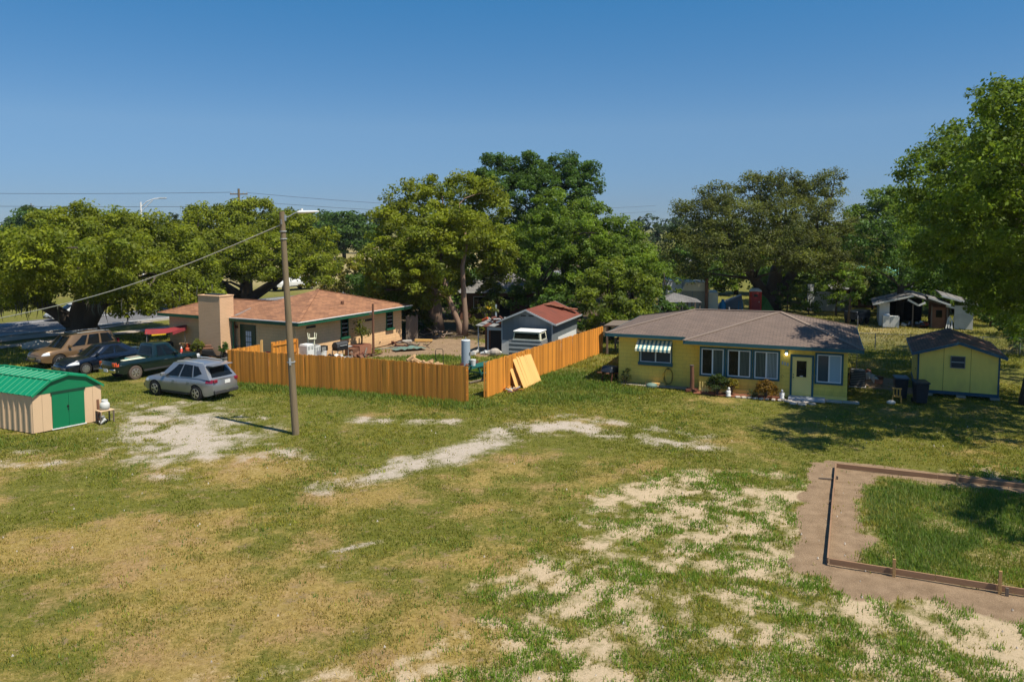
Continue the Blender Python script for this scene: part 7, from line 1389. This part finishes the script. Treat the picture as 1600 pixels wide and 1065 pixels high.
for i in range(8): MB().box(-.34, .34, -.40, -.382, .14 + .09 * i, .17 + .09 * i).build('grille_bar', M['gray_mid'], t)
MB().lathe((0, 0, .862), [(.32, 0), (.32, .03), (.1, .05)], 18).build('fan_guard', M['gray_mid'], t)
heap('pot_cluster', 'dark pots and pale scraps on the ground behind the air conditioner', 'pots', *at_yh(1.3, 5.9, 0), 12, (.4, .8, .1), ((.08, .2), (.08, .2), (.06, .2)), ('black', 'brown_wood', 'terracotta', 'white_old'), 15)
tube_thing('service_mast', 'thin pale service mast with loose cables at the back corner of the yellow house', 'mast', [(*at_yh(.75, 8.6)[:2], 0), (*at_yh(.75, 8.6)[:2], 1.6), (*at_yh(.72, 8.6)[:2], 3.3)], .018, 'gray_mid', 'pipe')
# bins and chair between house and shed
def bin_(label, x, y, deg, m='bin_lid'):
    t = thing('wheelie_bin', label, 'wheelie bin', (x, y, 0), deg, 'bins between house and shed')
    b = MB().mesh([(-.24, -.28, .06), (.24, -.28, .06), (.24, .22, .06), (-.24, .22, .06), (-.30, -.38, 1.0), (.30, -.38, 1.0), (.30, .34, 1.0), (-.30, .34, 1.0)], [(0, 3, 2, 1), (4, 5, 6, 7), (0, 1, 5, 4), (1, 2, 6, 5), (2, 3, 7, 6), (3, 0, 4, 7)]); b.build('body', M['bin'], t, bevel=.03)
    MB().prism([(-.45, 1.01), (.40, 1.04), (.40, 1.10), (-.42, 1.08)], -.33, .33, 'yz').build('lid', M[m], t, bevel=.02); MB().cyl((-.26, .42, 1.02), (.26, .42, 1.02), .025, n=8).build('handle', M['bin'], t)
    for s in (-1, 1): MB().lathe((s * .27, .24, .12), [(.05, -.03), (.12, -.025), (.12, .025), (.05, .03)], 16, 'x').build('wheel', M['rubber'], t)
bin_('dark wheelie bin with dusty grey lid, the one further from the shed', 19.15, 38.3, -18); bin_('dark wheelie bin with black lid, standing closer to the yellow shed', 19.55, 37.2, -12, 'bin')
MB_ = None
t = thing('kids_chair', 'small orange yellow plastic chair lying against the bins', 'chair', (18.55, 37.4, 0), 150); MB().box(-.2, .2, -.18, .2, .28, .32).build('seat', M['chair_yellow'], t, bevel=.02)
for i in range(3): MB().beam((-.14 + .14 * i, .2, .30), (-.14 + .14 * i, .30, .72), .07, .03).build('back_slat', M['chair_yellow'], t)
MB().box(-.21, .21, .27, .32, .70, .76).build('back_rail', M['chair_yellow'], t, bevel=.01)
for x in (-.18, .18):
    for y in (-.16, .18): MB().beam((x, y, .28), (x * 1.1, y * 1.1, 0), .04, .04).build('leg', M['chair_yellow'], t)
t = thing('pale_bag', 'pale bag lying on the grass at the foot of the yellow chair', 'bag', (18.15, 37.15, 0)); MB().ball((0, 0, .06), .22, .16, .10, 9, 5).build('bag', M['white_old'], t, smooth=True)
# propane bottle on a little table by the green shed
t = thing('side_table', 'small tan side table at the corner of the green shed', 'table', (-17.62, 33.55, 0), 54); MB().box(-.30, .30, -.22, .22, .52, .56).build('tabletop', M['shed_tan'], t, bevel=.01)
for x in (-.28, .28):
    for y in (-.19, .19): MB().box(x - .025, x + .025, y - .025, y + .025, 0, .52).build('leg', M['old_wood'], t)
t = thing('gas_bottle', 'white gas bottle standing on the small tan side table', 'gas bottle', (-17.60, 33.52, .562)); t.scale = (1.15, 1.15, .9); MB().lathe((0, 0, 0), [(.14, 0), (.15, .05), (.17, .08), (.17, .30), (.12, .37), (.05, .40)], 18).build('body', M['white_old'], t, smooth=True); MB().lathe((0, 0, .38), [(.11, 0), (.11, .11), (.10, .11), (.10, 0)], 16).build('collar', M['white'], t); MB().cyl((0, 0, .38), (0, 0, .46), .025, n=8).build('valve', M['galv'], t)
heap('pot_cluster', 'dark pots and pale sticks under the side table by the green shed', 'pots', -17.75, 33.35, 0, 7, (.14, .14, .05), ((.05, .10), (.05, .10), (.05, .16)), ('black', 'gray_mid', 'brown_wood', 'white_old'), 16)
t = thing('plank', 'brown plank leaning on the tan wall beside the green doors', 'plank', local(-19.6, 31.7, 54)(2.62, -.12, 0), 54); t.rotation_euler = (R(-7), 0, R(54)); MB().box(-.05, .05, -.012, .012, 0, .95).build('plank', M['brown_wood'], t)
# far things behind the yellow house
t = thing('portable_toilet', 'red portable toilet with white roof beside the live oak trunk', 'portable toilet', (23.9, 77.0, 0), -12)
MB().box(-.55, .55, -.55, .55, .08, 2.05).build('cabin', M['orange'], t, bevel=.03); MB().lathe((0, 0, 2.07), [(.80, 0), (.70, .14), (.4, .26), (.05, .30)], 4).xf(lambda x, y, z: (x * .707 - y * .707, x * .707 + y * .707, z)).build('roof', M['white'], t); d = MB().box(-.40, .40, -.585, -.555, .14, 1.95).build('door', M['red'], t, bevel=.01); MB().box(-.18, .18, -.60, -.587, 1.55, 1.8).build('vent', M['black'], d); MB().box(.28, .33, -.61, -.587, 1.0, 1.12).build('handle', M['white'], d); MB().box(-.6, .6, -.6, .6, 0, .078).build('base', M['black'], t)
t = thing('blue_barrel', 'bright blue plastic barrel beside the cream building', 'barrel', (20.6, 76.6, 0)); MB().lathe((0, 0, 0), [(.26, 0), (.32, .12), (.32, .85), (.24, 1.02), (.14, 1.12), (.14, 1.3)], 18).build('body', M['blue_barrel'], t, smooth=True)
t = thing('tarp_mound', 'grey tarpaulin stretched over a sloping stack behind the yellow house', 'tarpaulin', (22.0, 80.2, 0), -10); MB().mesh([(-1.2, -.8, .1), (1.6, -.8, .1), (1.6, 1, .1), (-1.2, 1, .1), (-.5, -.3, .7), (1.4, -.4, 1.45), (1.4, .7, 1.45), (-.5, .6, .7)], [(0, 1, 5, 4), (1, 2, 6, 5), (2, 3, 7, 6), (3, 0, 4, 7), (4, 5, 6, 7)]).build('sheet', M['tarp_gray'], t)
t = thing('green_mound', 'bright green tarpaulin draped over a stack by the live oak trunk', 'tarpaulin', (25.2, 77.9, 0)); MB().mesh([(-.6, -.5, 0), (.8, -.5, 0), (.8, .6, 0), (-.6, .6, 0), (-.4, -.1, 1.7), (.2, .1, 1.2)], [(0, 1, 5, 4), (1, 2, 5), (2, 3, 4, 5), (3, 0, 4)]).build('sheet', M['green_tarp'], t)
t = thing('step_ladder', 'thin blue step ladder standing near the red portable toilet', 'ladder', (22.5, 77.2, 0), -10)
for x in (-.2, .2): MB().beam((x, -.3, 0), (x * .7, 0, 1.1), .05, .03).build('rail', M['blue_barrel'], t); MB().beam((x, .3, 0), (x * .7, 0, 1.1), .05, .03).build('rail', M['gray_light'], t)
for i in range(3): MB().box(-.19, .19, -.24 + .07 * i, -.19 + .07 * i, .25 + .26 * i, .28 + .26 * i).build('step', M['gray_light'], t)
t = thing('brown_post', 'thick brown post standing before the cream building', 'post', (18.75, 75.6, 0)); MB().box(-.13, .13, -.13, .13, 0, 3.4).build('post', M['brown_wood'], t)
t = thing('dark_trailer', 'low dark blue trailer in the grass beside the derelict house', 'trailer', (30.0, 68.0, 0), 40); MB().box(-1.2, 1.2, -.6, .6, .45, 1.15).build('bed', M['bin'], t, bevel=.05)
for x in (-.5, .5):
    for y in (-.62, .62): MB().lathe((x, y, .3), [(.15, -.09), (.3, -.08), (.3, .08), (.15, .09)], 16, 'y').build('wheel', M['rubber'], t)
MB().beam((1.2, 0, .5), (2.1, 0, .45), .08, .08).build('drawbar', M['bin'], t)
t = thing('boulder', 'pale flattish boulder in the shaded grass beside the tan suv', 'boulder', (-33.0, 54.2, 0), 20); o = MB().ball((0, 0, .12), 1.0, .5, .42, 10, 6); r_ = random.Random(2); o.xf(lambda x, y, z: (x + r_.gauss(0, .05), y + r_.gauss(0, .05), z + r_.gauss(0, .03))); o.build('stone', M['concrete'], t)

# thin blue summer air round the whole place
hm = bpy.data.materials.new('air'); hm.use_nodes = True; hn = hm.node_tree; hn.nodes.remove(hn.nodes['Principled BSDF'])
pv_ = hn.nodes.new('ShaderNodeVolumePrincipled'); pv_.inputs['Color'].default_value = (0.75, 0.85, 1.0, 1); pv_.inputs['Density'].default_value = 0.0001
hn.links.new(pv_.outputs[0], hn.nodes['Material Output'].inputs['Volume'])
tag(MB().box(float(GX.min()) - 60, float(GX.max()) + 60, float(GY.min()) - 60, float(GY.max()) + 60, -1.2, 19).build('haze', hm), 'thin blue summer haze over the lots', kind='stuff')
